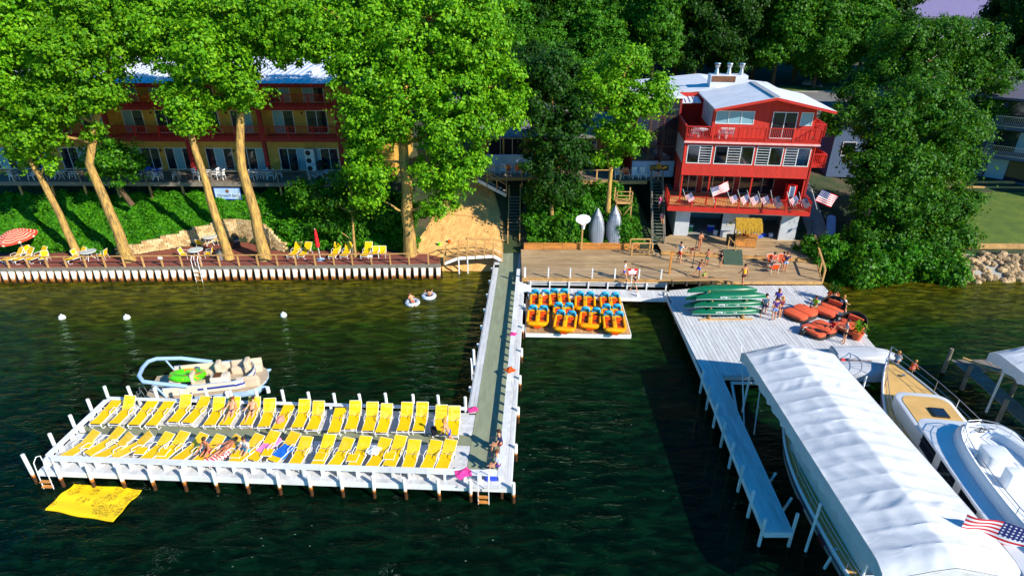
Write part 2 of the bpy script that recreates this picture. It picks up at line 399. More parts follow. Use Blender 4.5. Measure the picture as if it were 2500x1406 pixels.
# ---- lake
def water(n, l, b):
    n.remove(b)
    out = [q for q in n if q.type == 'OUTPUT_MATERIAL'][0]
    v = tcmap(n, l, (.55,1.5,1), world=True)
    rot = n.new("ShaderNodeMapping"); rot.inputs["Rotation"].default_value = (0,0,R(-14)); l.new(v, rot.inputs["Vector"]); vv = rot.outputs[0]
    big = noise(n, l, vv, .35, 2, .5, .3); mid = noise(n, l, vv, 1.5, 3, .6, .5); fine = noise(n, l, vv, 5.5, 3, .6, .3)
    a1 = n.new("ShaderNodeMath"); a1.operation = 'MULTIPLY_ADD'; a1.inputs[1].default_value = .45; l.new(mid, a1.inputs[0]); l.new(big, a1.inputs[2])
    a2 = n.new("ShaderNodeMath"); a2.operation = 'MULTIPLY_ADD'; a2.inputs[1].default_value = .12; l.new(fine, a2.inputs[0]); l.new(a1.outputs[0], a2.inputs[2])
    bp = n.new("ShaderNodeBump"); bp.inputs["Strength"].default_value = 1.0; bp.inputs["Distance"].default_value = .30; l.new(a2.outputs[0], bp.inputs["Height"])
    gl = n.new("ShaderNodeBsdfGlossy"); gl.inputs["Roughness"].default_value = .06; gl.inputs["Color"].default_value = (.46,.62,.42,1); l.new(bp.outputs[0], gl.inputs["Normal"])
    tr = n.new("ShaderNodeBsdfTransparent"); tr.inputs[0].default_value = (.85,.9,.5,1)
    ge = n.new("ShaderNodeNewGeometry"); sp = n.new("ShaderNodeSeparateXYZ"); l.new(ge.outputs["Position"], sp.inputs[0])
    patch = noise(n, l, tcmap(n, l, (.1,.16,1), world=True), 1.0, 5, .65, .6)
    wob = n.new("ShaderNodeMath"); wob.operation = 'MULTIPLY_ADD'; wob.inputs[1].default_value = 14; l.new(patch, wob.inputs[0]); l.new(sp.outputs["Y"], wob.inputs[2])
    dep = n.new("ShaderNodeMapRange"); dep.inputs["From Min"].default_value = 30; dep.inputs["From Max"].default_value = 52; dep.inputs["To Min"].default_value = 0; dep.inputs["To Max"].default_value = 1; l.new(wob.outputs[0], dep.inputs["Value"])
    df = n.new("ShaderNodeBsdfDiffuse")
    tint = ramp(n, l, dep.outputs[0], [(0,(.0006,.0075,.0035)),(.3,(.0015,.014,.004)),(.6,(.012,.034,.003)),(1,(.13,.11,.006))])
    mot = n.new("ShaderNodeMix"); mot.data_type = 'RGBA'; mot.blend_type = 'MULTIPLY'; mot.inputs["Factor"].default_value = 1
    l.new(tint, mot.inputs["A"]); l.new(ramp(n, l, mid, [(.35,(.35,.4,.4)),(.5,(.9,.9,.9)),(.62,(2.2,2.0,1.6))]), mot.inputs["B"])  # wave crests lightened and troughs darkened, ripple light put into the water colour
    # foam flecks, and thin pale lines painted in for the dock's wavy reflections
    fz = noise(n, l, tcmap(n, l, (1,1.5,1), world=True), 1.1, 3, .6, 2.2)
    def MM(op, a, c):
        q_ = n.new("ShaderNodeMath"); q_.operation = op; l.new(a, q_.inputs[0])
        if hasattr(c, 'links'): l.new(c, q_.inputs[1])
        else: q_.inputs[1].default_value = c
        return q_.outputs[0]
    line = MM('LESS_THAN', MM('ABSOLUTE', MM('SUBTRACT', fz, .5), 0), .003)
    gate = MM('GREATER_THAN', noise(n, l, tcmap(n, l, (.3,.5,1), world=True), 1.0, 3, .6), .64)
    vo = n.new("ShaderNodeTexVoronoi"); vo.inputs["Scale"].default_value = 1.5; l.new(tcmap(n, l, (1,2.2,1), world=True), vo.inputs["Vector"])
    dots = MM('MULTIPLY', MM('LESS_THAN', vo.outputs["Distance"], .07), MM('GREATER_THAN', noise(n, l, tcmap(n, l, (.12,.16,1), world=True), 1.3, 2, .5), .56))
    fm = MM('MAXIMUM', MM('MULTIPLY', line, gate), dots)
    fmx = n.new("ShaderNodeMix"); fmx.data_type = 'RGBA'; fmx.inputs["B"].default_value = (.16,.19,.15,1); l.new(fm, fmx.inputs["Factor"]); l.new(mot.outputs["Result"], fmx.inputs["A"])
    l.new(fmx.outputs["Result"], df.inputs[0]); l.new(bp.outputs[0], df.inputs["Normal"])
    op = n.new("ShaderNodeMapRange"); op.inputs["To Min"].default_value = .95; op.inputs["To Max"].default_value = .55; l.new(dep.outputs[0], op.inputs["Value"])
    body = n.new("ShaderNodeMixShader"); l.new(op.outputs[0], body.inputs[0]); l.new(tr.outputs[0], body.inputs[1]); l.new(df.outputs[0], body.inputs[2])
    fr = n.new("ShaderNodeFresnel"); fr.inputs["IOR"].default_value = 1.25; l.new(bp.outputs[0], fr.inputs["Normal"])
    mx = n.new("ShaderNodeMixShader"); l.new(fr.outputs[0], mx.inputs[0]); l.new(body.outputs[0], mx.inputs[1]); l.new(gl.outputs[0], mx.inputs[2])
    l.new(mx.outputs[0], out.inputs["Surface"])
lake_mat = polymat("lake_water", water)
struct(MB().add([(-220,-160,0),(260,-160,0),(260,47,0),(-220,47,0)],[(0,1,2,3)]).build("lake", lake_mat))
def bedmat(n, l, b):
    v = tcmap(n, l, world=True)
    a = noise(n, l, v, .5, 6, .65, .4); c = ramp(n, l, a, [(.3,(.05,.055,.008)),(.5,(.16,.13,.025)),(.7,(.27,.2,.05))])
    l.new(c, b.inputs["Base Color"]); b.inputs["Roughness"].default_value = 1
bxs = list(np.arange(-215,256,15.)); bys = [-155,-60,0,15,22,28,32,36,39,41,42.5,43.6,44.6,46.9]
bz = [-8,-8,-7.5,-6.5,-5,-3.6,-2.6,-1.9,-1.4,-1.1,-.9,-.75,-.5,-.3]
mb = MB(); w = len(bxs)
mb.add([(X, Y, bz[j]) for j, Y in enumerate(bys) for X in bxs], [(j*w+i, j*w+i+1, (j+1)*w+i+1, (j+1)*w+i) for j in range(len(bys)-1) for i in range(w-1)])
struct(mb.build("lake_bed", polymat("lake_bed_sand", bedmat), smooth=True))
# ---- sand
def sandm(n, l, b):
    v = tcmap(n, l, world=True)
    a = noise(n, l, v, 1.2, 5, .6); c = ramp(n, l, a, [(.3,lin(206,150,84)),(.7,lin(232,182,108))])
    l.new(c, b.inputs["Base Color"]); b.inputs["Roughness"].default_value = .95
    bumpn(n, l, b, noise(n, l, v, 3.2, 5, .6, .8), .9, .16)
sand_mat = polymat("beach_sand", sandm)
SL = [(44.3,-6.4),(46,-7.6),(47.2,-8.3),(50,-7.2),(53,-6.4),(56.2,-5.2)]
def sandf(u, v):
    Y = 44.3 + v * 11.9
    xl, xr = interp(Y, SL), interp(Y, [(44.3,-1.2),(46.3,-.75),(50,-.8),(56.2,-2.4)])
    X = xl + u * (xr - xl)
    d = .06 + .03 * math.sin(X*4.3+Y*2.1+math.sin(Y*3.1)) * math.sin(Y*3.7 - X*1.7+math.sin(X*2.7)) + rg.uniform(0,.05)
    return (X, Y, ground_z(X, Y) + d * (1 if .02 < u < .98 else .3))
struct(MB().grid(sandf, 60, 90).build("sand_slope", sand_mat, smooth=True))
# ---- road and car park behind the houses, kerb, lawn
def asph(n, l, b):
    v = tcmap(n, l, world=True)
    a = noise(n, l, v, .5, 8, .7); c = ramp(n, l, a, [(.3,(.13,.125,.12)),(.7,(.20,.19,.18))])
    l.new(c, b.inputs["Base Color"]); b.inputs["Roughness"].default_value = .9
    bumpn(n, l, b, noise(n, l, v, 30, 2), .3, .02)
asphalt = polymat("asphalt", asph)
def sheet(x0, x1, y0, y1, nx, ny, dz):
    return lambda u, v: (x0+u*(x1-x0), y0+v*(y1-y0), ground_z(x0+u*(x1-x0), y0+v*(y1-y0)) + dz)
struct(MB().grid(sheet(-60,64,84.5,101.5,60,12,.14), 60, 12).build("road", asphalt))
struct(MB().grid(sheet(2,11.5,60,84.6,10,20,.13), 10, 20).build("car_park", asphalt))
mb = MB()
for i in range(31):
    X = -60 + i*4; z = ground_z(X, 101.6); mb.bx(X, X+3.99, 101.45, 101.7, z-.2, z+.3)
struct(mb.build("kerb", concrete))
mb = MB()
for i in range(60): mb.bx(-58+i*2, -58+i*2+.9, 92.9, 93.05, 5.5+.11, 5.5+.155)
def grassm(n, l, b):
    v = tcmap(n, l, world=True)
    c = ramp(n, l, noise(n, l, v, 1.0, 6, .6), [(.3,(.05,.10,.008)),(.7,(.11,.16,.012))])
    l.new(c, b.inputs["Base Color"]); b.inputs["Roughness"].default_value = .9
    bumpn(n, l, b, noise(n, l, v, 14, 4), .8, .05)
lawn_mat = polymat("lawn_grass", grassm)
struct(MB().grid(sheet(36.5,75,46.3,57.5,40,20,.06), 40, 20).build("lawn", lawn_mat, smooth=True))
struct(MB().grid(sheet(28,62,102.2,106,30,6,.12), 30, 6).build("grass_verge", lawn_mat, smooth=True))
# ---- paved patio with sea wall
def wl_(X): return 42.7 + (X + 40.74) * (43.45 - 42.7) / (40.74 - 6.01)
def paverm(n, l, b):
    v = tcmap(n, l, world=True)
    br = n.new("ShaderNodeTexBrick"); br.inputs["Scale"].default_value = 3.2; br.inputs["Mortar Size"].default_value = .02; br.inputs["Brick Width"].default_value = .9; br.inputs["Row Height"].default_value = .36
    br.inputs["Color1"].default_value = (*lin(150,78,58), 1); br.inputs["Color2"].default_value = (*lin(128,66,50), 1); br.inputs["Mortar"].default_value = (*lin(90,56,44), 1)
    l.new(v, br.inputs["Vector"])
    mx = n.new("ShaderNodeMix"); mx.data_type = 'RGBA'; mx.blend_type = 'MULTIPLY'; mx.inputs["Factor"].default_value = .6
    l.new(br.outputs[0], mx.inputs["A"]); l.new(ramp(n, l, noise(n, l, v, .8, 6, .65), [(.3,(.5,.45,.42)),(.7,(1.2,1.15,1.1))]), mx.inputs["B"])
    l.new(mx.outputs["Result"], b.inputs["Base Color"]); b.inputs["Roughness"].default_value = .85
    bumpn(n, l, b, br.outputs["Fac"], -.3, .01)
poly = [(-62, wl_(-62)+.32), (-5.9, wl_(-5.9)+.32), (-5.9, 45.0), (-8.8, 46.5)] + [(x, y+.12) for x, y in reversed(YB) if x > -60] + [(-62, 46.3)]
struct(MB().prism(poly, .3, 1.2).build("patio", polymat("red_pavers", paverm)))
def pilem(n, l, b):
    tc = n.new("ShaderNodeNewGeometry"); sp = n.new("ShaderNodeSeparateXYZ"); l.new(tc.outputs["Position"], sp.inputs[0])
    v = tcmap(n, l, world=True)
    nz = noise(n, l, v, 2.5, 5, .7)
    ad = n.new("ShaderNodeMath"); ad.operation = 'MULTIPLY_ADD'; ad.inputs[1].default_value = -.75; l.new(nz, ad.inputs[0]); l.new(sp.outputs["Z"], ad.inputs[2])
    c = ramp(n, l, ad.outputs[0], [(0.0,lin(70,40,16)),(.05,lin(170,96,30)),(.13,lin(190,120,50)),(.2,lin(232,230,222))])
    l.new(c, b.inputs["Base Color"]); b.inputs["Roughness"].default_value = .6
pile_mat = polymat("white_paint_rusting_at_waterline", pilem)
sw = thing("sea_wall", "white painted steel sheet pile sea wall, rusty along the waterline, below the patio", "sea wall", (-25, wl_(-25), 0), math.atan2(.75, 34.73))
pm1 = MB(); pm1.prism([(-.295,.12),(-.2,.12),(-.15,-.14),(.15,-.14),(.2,.12),(.295,.12),(.295,.26),(-.295,.26)], -1.2, 1.0)
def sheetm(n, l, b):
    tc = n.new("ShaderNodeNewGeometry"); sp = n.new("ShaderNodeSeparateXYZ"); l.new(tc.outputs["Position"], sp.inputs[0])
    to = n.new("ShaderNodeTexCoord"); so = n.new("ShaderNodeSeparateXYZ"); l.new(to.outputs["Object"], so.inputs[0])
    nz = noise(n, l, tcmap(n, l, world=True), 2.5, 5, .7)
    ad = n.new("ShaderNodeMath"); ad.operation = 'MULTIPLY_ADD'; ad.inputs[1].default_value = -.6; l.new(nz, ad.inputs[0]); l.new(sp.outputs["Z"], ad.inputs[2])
    rc = n.new("ShaderNodeMath"); rc.operation = 'MULTIPLY_ADD'; rc.inputs[1].default_value = -2.6; l.new(so.outputs["Y"], rc.inputs[0]); l.new(ad.outputs[0], rc.inputs[2])  # besides the rust, recess faces darken with depth: gap shade put into the colour
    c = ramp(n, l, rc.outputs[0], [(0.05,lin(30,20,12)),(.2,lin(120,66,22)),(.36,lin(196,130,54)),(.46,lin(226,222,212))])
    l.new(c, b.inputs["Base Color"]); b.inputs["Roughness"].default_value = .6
pme = pm1.mesh("sheet_pile", polymat("white_sheet_pile_rust_recess_shade", sheetm))
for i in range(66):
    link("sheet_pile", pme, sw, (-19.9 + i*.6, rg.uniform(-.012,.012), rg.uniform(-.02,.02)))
capm = MB()
for i in range(10): capm.bx(-20.3+i*3.96, -20.3+i*3.96+3.95, -.08, .4, 1.0, 1.16)
capm.build("cap_beam", grey_wood, sw)
# ---- wooden fence along the patio edge
fn = thing("patio_fence", "low tan wooden fence with thin cables along the patio edge above the sea wall", "fence", (-25, wl_(-25)+.22, 1.16), math.atan2(.75, 34.73))
pst = MB().bx(-.05,.05,-.05,.05,0,.92).mesh("post", tan_wood)
for i in range(24): link("post", pst, fn, (-16.2+i*1.5+rg.uniform(-.03,.03), 0, 0), (0,0,rg.uniform(-.1,.1)))
rl = MB().bx(-.75,.75,-.07,.07,0,.04).mesh("top_rail", tan_wood)
for i in range(23): link("top_rail", rl, fn, (-15.45+i*1.5, 0, .925), scale=(.995,1,1))
cb = MB()
for z in (.3,.6): cb.tube([(-16.2,0,z),(18.2,0,z)], .007, 4)
cb.build("cable", steel, fn)
# small white notice boards on the fence
for px_ in (368, 892):
    p = at(px_, 646, 2.0)
    tag(MB().box((0,0,0),(.36,.03,.2)).build("notice_board", white, None, (p.x, wl_(p.x)+.13, 1.95)), "small white notice board on the patio fence " + ("near the stone wall" if px_ == 368 else "near the closed red umbrella"), "sign")
# ================================================================== L-SHAPED SWIMMING PIER
PO = Vector((-.13, 20.1, 0)); PRZ = R(-2.66)
pier = thing("swimming_pier", "long L-shaped white wooden swimming pier with grey walkway and bench rails", "pier", PO, PRZ)
ZD = .8
def pl(x, y, z=0.0):   # pier-local to world
    ca, sa = math.cos(PRZ), math.sin(PRZ)
    return Vector((PO.x + x*ca - y*sa, PO.y + x*sa + y*ca, z))
for k in range(28):                                   # deck boards of the sun deck, running along it
    pass
bd = MB().bx(-2.49,2.49,-.098,.098,-.04,0).mesh("deck_board", white_deck)
for i in range(25):
    y = .16 + i*.2
    if 2.7 < y < 3.45: continue
    for j in range(4): link("deck_board", bd, pier, (-19.52 + j*4.993, y + rg.uniform(-.003,.003), ZD + rg.uniform(-.003,.003)))
rb = MB().bx(-9.99,0,-.36,.36,-.05,.006)
rb.build("walkway_runner", grey_runner, pier, (-2.02, 3.06, ZD)).scale = (2.0,1,1)
MB().bx(-2.03,-.54,.95,27.8,ZD-.05,ZD+.006).build("walkway_runner", grey_runner, pier)
sb = MB().bx(-.098,.098,-2.3,2.3,-.04,0).mesh("deck_board", white_deck)
for j in range(6):
    for x in (-2.34,-2.135): link("deck_board", sb, pier, (x, 5.2+2.3+j*4.62, ZD + rg.uniform(-.003,.003)), scale=(1, 1 if j<4 else .75, 1)) if j < 5 else None
    for x in (-.43,-.225,-.02): link("deck_board", sb, pier, (x, 2.3+j*4.62, ZD + rg.uniform(-.003,.003)))
eb = MB().bx(-.95,.95,-.098,.098,-.04,0).mesh("deck_board", white_deck)
for i in range(5): link("deck_board", eb, pier, (-1.4, .02+i*.2, ZD))
# fascia boards
fa = MB()
fa.bx(-22.05,.1,.0,.05,ZD-.3,ZD-.03); fa.bx(-22.05,-2.42,5.16,5.21,ZD-.3,ZD-.03); fa.bx(-22.1,-22.05,0,5.2,ZD-.3,ZD-.03)
fa.bx(.07,.12,.06,27.8,ZD-.3,ZD-.03); fa.bx(-2.5,-2.45,5.22,25,ZD-.3,ZD-.03)
fa.build("fascia", white, pier)
jo = MB()
for i in range(19): jo.bx(-21.6+i*1.2,-21.5+i*1.2,.1,5.1,ZD-.28,ZD-.05)
jo.build("joist", grey_wood, pier, kind="stuff")
# bench rails
def bench(x0, x1, y, n, wid=.34, z=.46, axis=0, name="bench"):
    L = (x1-x0)/n
    for i in range(n):
        a, b = x0+i*L, x0+(i+1)*L-.01
        if axis == 0:
            MB().bx(a,b,y-wid/2,y+wid/2,ZD+z-.05,ZD+z).build(name+"_top", white, pier)
            for q in (a+.06, (a+b)/2): MB().bx(q,q+.09,y-wid/2+.03,y+wid/2-.03,ZD,ZD+z-.052).build(name+"_post", white, pier)
        else:
            MB().bx(y-wid/2,y+wid/2,a,b,ZD+z-.05,ZD+z).build(name+"_top", white, pier)
            for q in (a+.06, (a+b)/2): MB().bx(y-wid/2+.03,y+wid/2-.03,q,q+.09,ZD,ZD+z-.052).build(name+"_post", white, pier)
bench(-21.9,-.55,.42,13)
bench(-21.9,-2.5,5.0,12,.22)
bench(.6,4.85,-21.85,3,.3,axis=1)
bench(.3,22.5,-.40,14,.26,axis=1)
# pilings
pf = MB(); pf.tube([(0,0,-4),(0,0,1.28)], .085, 10)
pil = pf.mesh("piling", pile_mat, True)
pt = MB(); pt.tube([(0,0,-4),(0,0,1.75)], .085, 10)
pilt = pt.mesh("piling", pile_mat, True)
link("piling", pilt, pier, (-22.42,.05,0), (0,R(-2),0))
for i in range(14):
    link("piling", pil, pier, (-20.95+i*1.475+rg.uniform(-.06,.06), -.1, 0), (R(rg.uniform(-1.5,1.5)),R(rg.uniform(-1.5,1.5)),0))
link("piling", pil, pier, (.2,-.1,-.1)); link("piling", pil, pier, (-.35,.15,-.75)); link("piling", pil, pier, (-1.45,.15,-.75))
for i in range(15):
    link("piling", pilt, pier, (-22.2+i*1.4, 5.34, -.02+rg.uniform(-.05,.1)), (R(rg.uniform(-1.5,1.5)),R(rg.uniform(-1.5,1.5)),0))
for y in (1.5,2.9,4.2): link("piling", pilt, pier, (-22.3, y, 0))
for i in range(9):
    link("piling", pil, pier, (.2, 2.6+i*2.9, -.25)); link("piling", pil, pier, (-2.6, 7.6+i*2.3, -.55)) if i < 8 else None
for i in range(13): link("piling", pil, pier, (-20.6+i*1.5, 1.1, -.7))
link("piling", pilt, pier, (-2.62, 9.9, 0))
# ladders
def ladder(x, y, tilt=0):
    l_ = MB()
    for s in (-.24,.24):
        l_.tube([(s,.25,ZD+.02),(s,.22,ZD+.75),(s,.02,ZD+.86),(s,-.2,ZD+.7),(s,-.24,ZD+.1),(s,-.3,-.9)], .022, 6)
    o = l_.build("ladder", white, pier, (x,y,0), tilt, True)
    for z in (.45,.15,-.15,-.45): MB().bx(-.24,.24,-.36,-.2,z-.02,z+.02).build("ladder_step", orange_wood if z > 0 else tan_wood, o)
ladder(-21.6,.0); ladder(-1.15,.0)
# hoop rack and signal board at the pier edge
m = MB(); m.tube([(0,0,ZD),(0,0,ZD+1.1),(-.06,.25,ZD+1.3),(-.06,.5,ZD+1.1),(0,.55,ZD)], .03, 6)
m.build("hand_hoop", white, pier, (-2.56, 8.2, 0), 0, True)
# ---- footbridge from the patio
A, B, Cc, D_ = at(1085,640,1.2), at(1118,627,1.5), at(1204,622,1.5), at(1226,632,1.1)
fb = thing("footbridge", "small tan footbridge with white side boards linking patio and swimming pier", "footbridge", (B.x, B.y, 0))
q = lambda p: Vector((p.x-B.x, p.y-B.y, p.z))
pts = [q(A), q(B), q(Cc), q(D_)]
for a, b, n in zip(pts, pts[1:], (5, 14, 4)):
    for i in range(n):
        t0, t1 = i/n, (i+.93)/n
        p0, p1 = a.lerp(b, t0), a.lerp(b, t1)
        m = MB(); m.bar(p0+Vector((0,.5,0)), p1+Vector((0,.5,0)), 1.15, .04); m.build("deck_board", tan_wood, fb)
    m = MB(); m.bar(a+Vector((0,-.1,-.1)), b+Vector((0,-.1,-.1)), .05, .24); m.build("side_board", white, fb); m = MB(); m.bar(a+Vector((0,1.1,-.1)), b+Vector((0,1.1,-.1)), .05, .24); m.build("side_board", white, fb)
    for dy in (-.1, 1.1):
        for zz, w_ in ((.95,.08),(.5,.04)):
            m = MB(); m.bar(a+Vector((0,dy,zz)), b+Vector((0,dy,zz)), w_, .04); m.build("rail", tan_wood, fb)
for t in (0,1): pass
for p in [pts[0], pts[1]] + [pts[1].lerp(pts[2], t) for t in (.25,.5,.75,1)] + [pts[3]]:
    for dy in (-.1, 1.1):
        m = MB(); m.bx(p.x-.045,p.x+.045,p.y+dy-.045,p.y+dy+.045,p.z-.2,p.z+1.0); m.build("post", tan_wood, fb)
for t in (.02,.27):
    p = pts[1].lerp(pts[2], t); m = MB(); m.bx(p.x-.05,p.x+.05,p.y-.1,p.y,-1.0,p.z-.05); m.build("leg", white, fb)
# ================================================================== BROWN DECK, WHITE DECK, WALKWAYS
ZB, ZP, ZW, ZK = 1.3, 1.6, 1.0, .8
bdk = thing("brown_deck", "broad weathered brown plank deck before the red house and boat rental", "deck", (0,0,0))
def decking(poly, z, pitch, axis, th=.04, gap=.012):   # boards clipped to a convex outline
    m = MB()
    ys_ = [p[1-axis] if axis == 0 else p[0] for p in poly]
    lo, hi = min(ys_), max(ys_)
    t = lo
    while t < hi - pitch*.3:
        a, b = t, min(t + pitch - gap, hi)
        mid = (a+b)/2; xs_ = []
        n = len(poly)
        for i in range(n):
            p, q_ = poly[i], poly[(i+1) % n]
            c0, c1 = (p[1], q_[1]) if axis == 0 else (p[0], q_[0])
            if (c0-mid)*(c1-mid) < 0:
                f = (mid-c0)/(c1-c0); o0, o1 = (p[0], q_[0]) if axis == 0 else (p[1], q_[1]); xs_.append(o0+f*(o1-o0))
        if len(xs_) >= 2:
            x0, x1 = min(xs_), max(xs_)
            cuts = [x0] + sorted(rg.uniform(x0+.5, x1-.5) for _ in range(int((x1-x0)/4.5))) + [x1] if x1-x0 > 4 else [x0, x1]
            for c0, c1 in zip(cuts, cuts[1:]):
                zz = z + rg.uniform(-.004,.004)
                if axis == 0: m.bx(c0, c1-.006, a, b, zz-th, zz)
                else: m.bx(a, b, c0, c1-.006, zz-th, zz)
        t += pitch
    return m
def plankm(n, l, b):
    v = tcmap(n, l, (.35,5,1), world=True)
    ge = n.new("ShaderNodeNewGeometry")
    c = ramp(n, l, noise(n, l, v, 1.5, 6, .65), [(.28,lin(140,112,78)),(.5,lin(174,146,108)),(.72,lin(200,174,138))])
    mr = n.new("ShaderNodeMapRange"); mr.inputs["To Min"].default_value = .78; mr.inputs["To Max"].default_value = 1.12; l.new(ge.outputs["Random Per Island"], mr.inputs["Value"])
    hv = n.new("ShaderNodeHueSaturation"); l.new(mr.outputs[0], hv.inputs["Value"]); l.new(c, hv.inputs["Color"])
    big = ramp(n, l, noise(n, l, tcmap(n, l, world=True), .35, 5, .6), [(.35,(.72,.70,.66)),(.65,(1.08,1.06,1.02))])
    mx = n.new("ShaderNodeMix"); mx.data_type = 'RGBA'; mx.blend_type = 'MULTIPLY'; mx.inputs["Factor"].default_value = .8; l.new(hv.outputs[0], mx.inputs["A"]); l.new(big, mx.inputs["B"])
    l.new(mx.outputs["Result"], b.inputs["Base Color"]); b.inputs["Roughness"].default_value = .8
plank_mat = polymat("weathered_planks", plankm)
low = [(.75,46.35),(.75,40.75),(12.2,40.35),(16.2,40.1),(23.25,40.3),(24.55,44.0),(12.2,45.55),(12.2,46.35)]
decking([(.75,46.35),(.75,40.75),(12.2,40.35),(23.25,40.25),(24.4,43.7),(12.4,45.5),(12.2,46.35)], ZB, .14, 0).build("deck_boards", plank_mat, bdk, kind="stuff")
decking([(12.3,45.45),(24.6,43.85),(25.6,47.0),(24.3,47.9),(14.0,49.0),(12.3,47.5)], ZP, .14, 0).build("platform_boards", plank_mat, bdk, kind="stuff")
m = MB(); m.bar((12.3,45.5,ZB+.13),(24.55,43.92,ZB+.13),.04,.24); m.bar((12.3,45.3,ZB+.08),(24.5,43.7,ZB+.08),.32,.04)
m.build("step", tan_wood, bdk)
m = MB(); m.bx(.72,.77,40.75,46.4,ZB-.35,ZB-.03); m.bar((.75,40.72,ZB-.12),(12.2,40.32,ZB-.12),.05,.24); m.bar((12.2,40.32,ZB-.12),(23.25,40.24,ZB-.12),.05,.24)
m.bar((.75,40.8,ZB+.02),(16.2,40.22,ZB+.02),.22,.04); m.bar((23.25,40.3,ZB-.12),(25.6,47.0,ZB-.12),.05,.3)
m.build("fascia", tan_wood, bdk)
m = MB()
for i in range(9): m.bx(1.6+i*2.6,1.75+i*2.6,41.5,41.65,-2,ZB-.05); m.bx(1.6+i*2.6,1.75+i*2.6,44.5,44.65,-2,ZB-.05)
m.build("support_post", grey_wood, bdk)
# white lattice between deck and lower walkway
wk = thing("white_walkway", "narrow white plank walkway with slatted back below the brown deck edge", "walkway", (0,0,0))
wb = MB().bx(-.14,.14,-.68,.68,-.04,0).mesh("deck_board", white_deck)
for i in range(36): link("deck_board", wb, wk, (1.3+i*.285, 39.55-.014*i*.95, ZK+rg.uniform(-.003,.003)))
for z in (.9,1.03,1.16):
    m = MB(); m.bar((1.2,40.55,z),(11.6,40.18,z),.03,.05); m.build("slat", white, wk)
for i in range(8):
    x = 1.4+i*1.45; y = 40.5-.036*(x-1.2)
    MB().bx(x-.05,x+.05,y-.06,y,ZK-.9,1.24).build("slat_post", white, wk)
m = MB(); m.bar((1.2,38.86,ZK-.12),(11.5,38.4,ZK-.12),.05,.26); m.build("fascia", white, wk)
for i in range(4):   # steps down from the pier
    MB().bx(.3+i*.26,.3+i*.26+.27,39.5,40.5,ZK-.02,ZB-.06-i*.11).build("step", white, wk)
for x in (2.3,4.6,6.9,9.2,11.2): MB().bx(x-.06,x+.06,38.78,38.9,-2.5,ZK+.3).build("piling", pile_mat, wk)
# posts with cables on the brown deck edge
pr = thing("white_post_rail", "row of white posts with steel cables along the front of the brown deck", "railing", (0,0,ZB))
wp = MB().bx(-.05,.05,-.05,.05,0,.86).mesh("post", white)
xs_ = [.95,2.75,4.4,6.05,7.75,9.55,11.2]
for x in xs_ + [1.0]:
    link("post", wp, pr, (x, 40.95-.036*x, 0))
m = MB()
for z in (.2,.4,.6,.78): m.tube([(.95,40.92,z),(11.2,40.55,z)], .006, 4)
m.build("cable", steel, pr)
# white deck
wd = thing("white_deck", "big white plank deck with canoes and orange daybeds, beside the boat canopy", "deck", (0,0,0))
WP = [(11.25,38.6),(11.55,39.35),(16.0,40.16),(23.3,40.2),(22.6,31.2),(22.45,28.45),(11.0,28.6)]
mlist = []
n = 0
x = 11.1
while x < 23.2:
    mid = x + .12; ysx = []
    for i in range(len(WP)):
        p, q_ = WP[i], WP[(i+1) % len(WP)]
        if (p[0]-mid)*(q_[0]-mid) < 0: f = (mid-p[0])/(q_[0]-p[0]); ysx.append(p[1]+f*(q_[1]-p[1]))
    if len(ysx) >= 2:
        y0, y1 = min(ysx), max(ysx); ym = y0+(y1-y0)*(.46+.08*rg.random())
        for a, b in ((y0, ym-.004),(ym+.004, y1)):
            MB().bx(-.111,.111,a,b,-.045,0).build("deck_board", white_deck, wd, (mid, 0, ZW+rg.uniform(-.003,.003)))
    x += .245
m = MB()
for i in range(len(WP)):
    p, q_ = WP[i], WP[(i+1) % len(WP)]
    m.bar((p[0],p[1],ZW-.2),(q_[0],q_[1],ZW-.2),.06,.28)
m.build("fascia", white, wd)
for x in (11.4,14.5,17.5,20.5,22.3):
    for y in (29,32.5,36.2,39): MB().tube([(x,y,-4),(x,y,ZW-.05)],.11,8).build("piling", pile_mat, wd)
for i in range(9): MB().bx(11.3,22.4,28.9+i*1.3,29.0+i*1.3,ZW-.25,ZW-.05).build("joist", grey_wood, wd)
# finger pier
fpO = at(1707,905,ZW)
fg = thing("finger_pier", "narrow white plank finger pier beside the canopied cruiser", "pier", (0,0,0))
a0, a1 = Vector((10.98,28.55,ZW)), Vector((10.45,17.5,ZW))
n = 8
for k in range(4):
    off = Vector((.135+.265*k, 0, 0))
    for i in range(3):
        m = MB(); m.bar(a0.lerp(a1,i/3)+off, a0.lerp(a1,(i+.997)/3)+off, .255, .045); m.build("deck_board", white_deck, fg)
m = MB(); m.bar(a0+Vector((-.03,0,-.16)), a1+Vector((-.03,0,-.16)), .05,.28); m.bar(a0+Vector((1.1,0,-.16)), a1+Vector((1.1,0,-.16)), .05,.28); m.bar(a1+Vector((-.03,-.03,-.16)), a1+Vector((1.1,-.03,-.16)), .05,.28)
m.build("fascia", white, fg)
for i in range(8):
    p = a0.lerp(a1, .03+i*.137)
    m = MB(); m.bx(p.x-.13,p.x-.03,p.y-.05,p.y+.05,-3.5,ZW+.62); m.build("piling", white, fg)
p = a1 + Vector((1.12,.1,0)); MB().bx(p.x,p.x+.1,p.y-.05,p.y+.05,-3.5,ZW+.9).build("piling", white, fg)
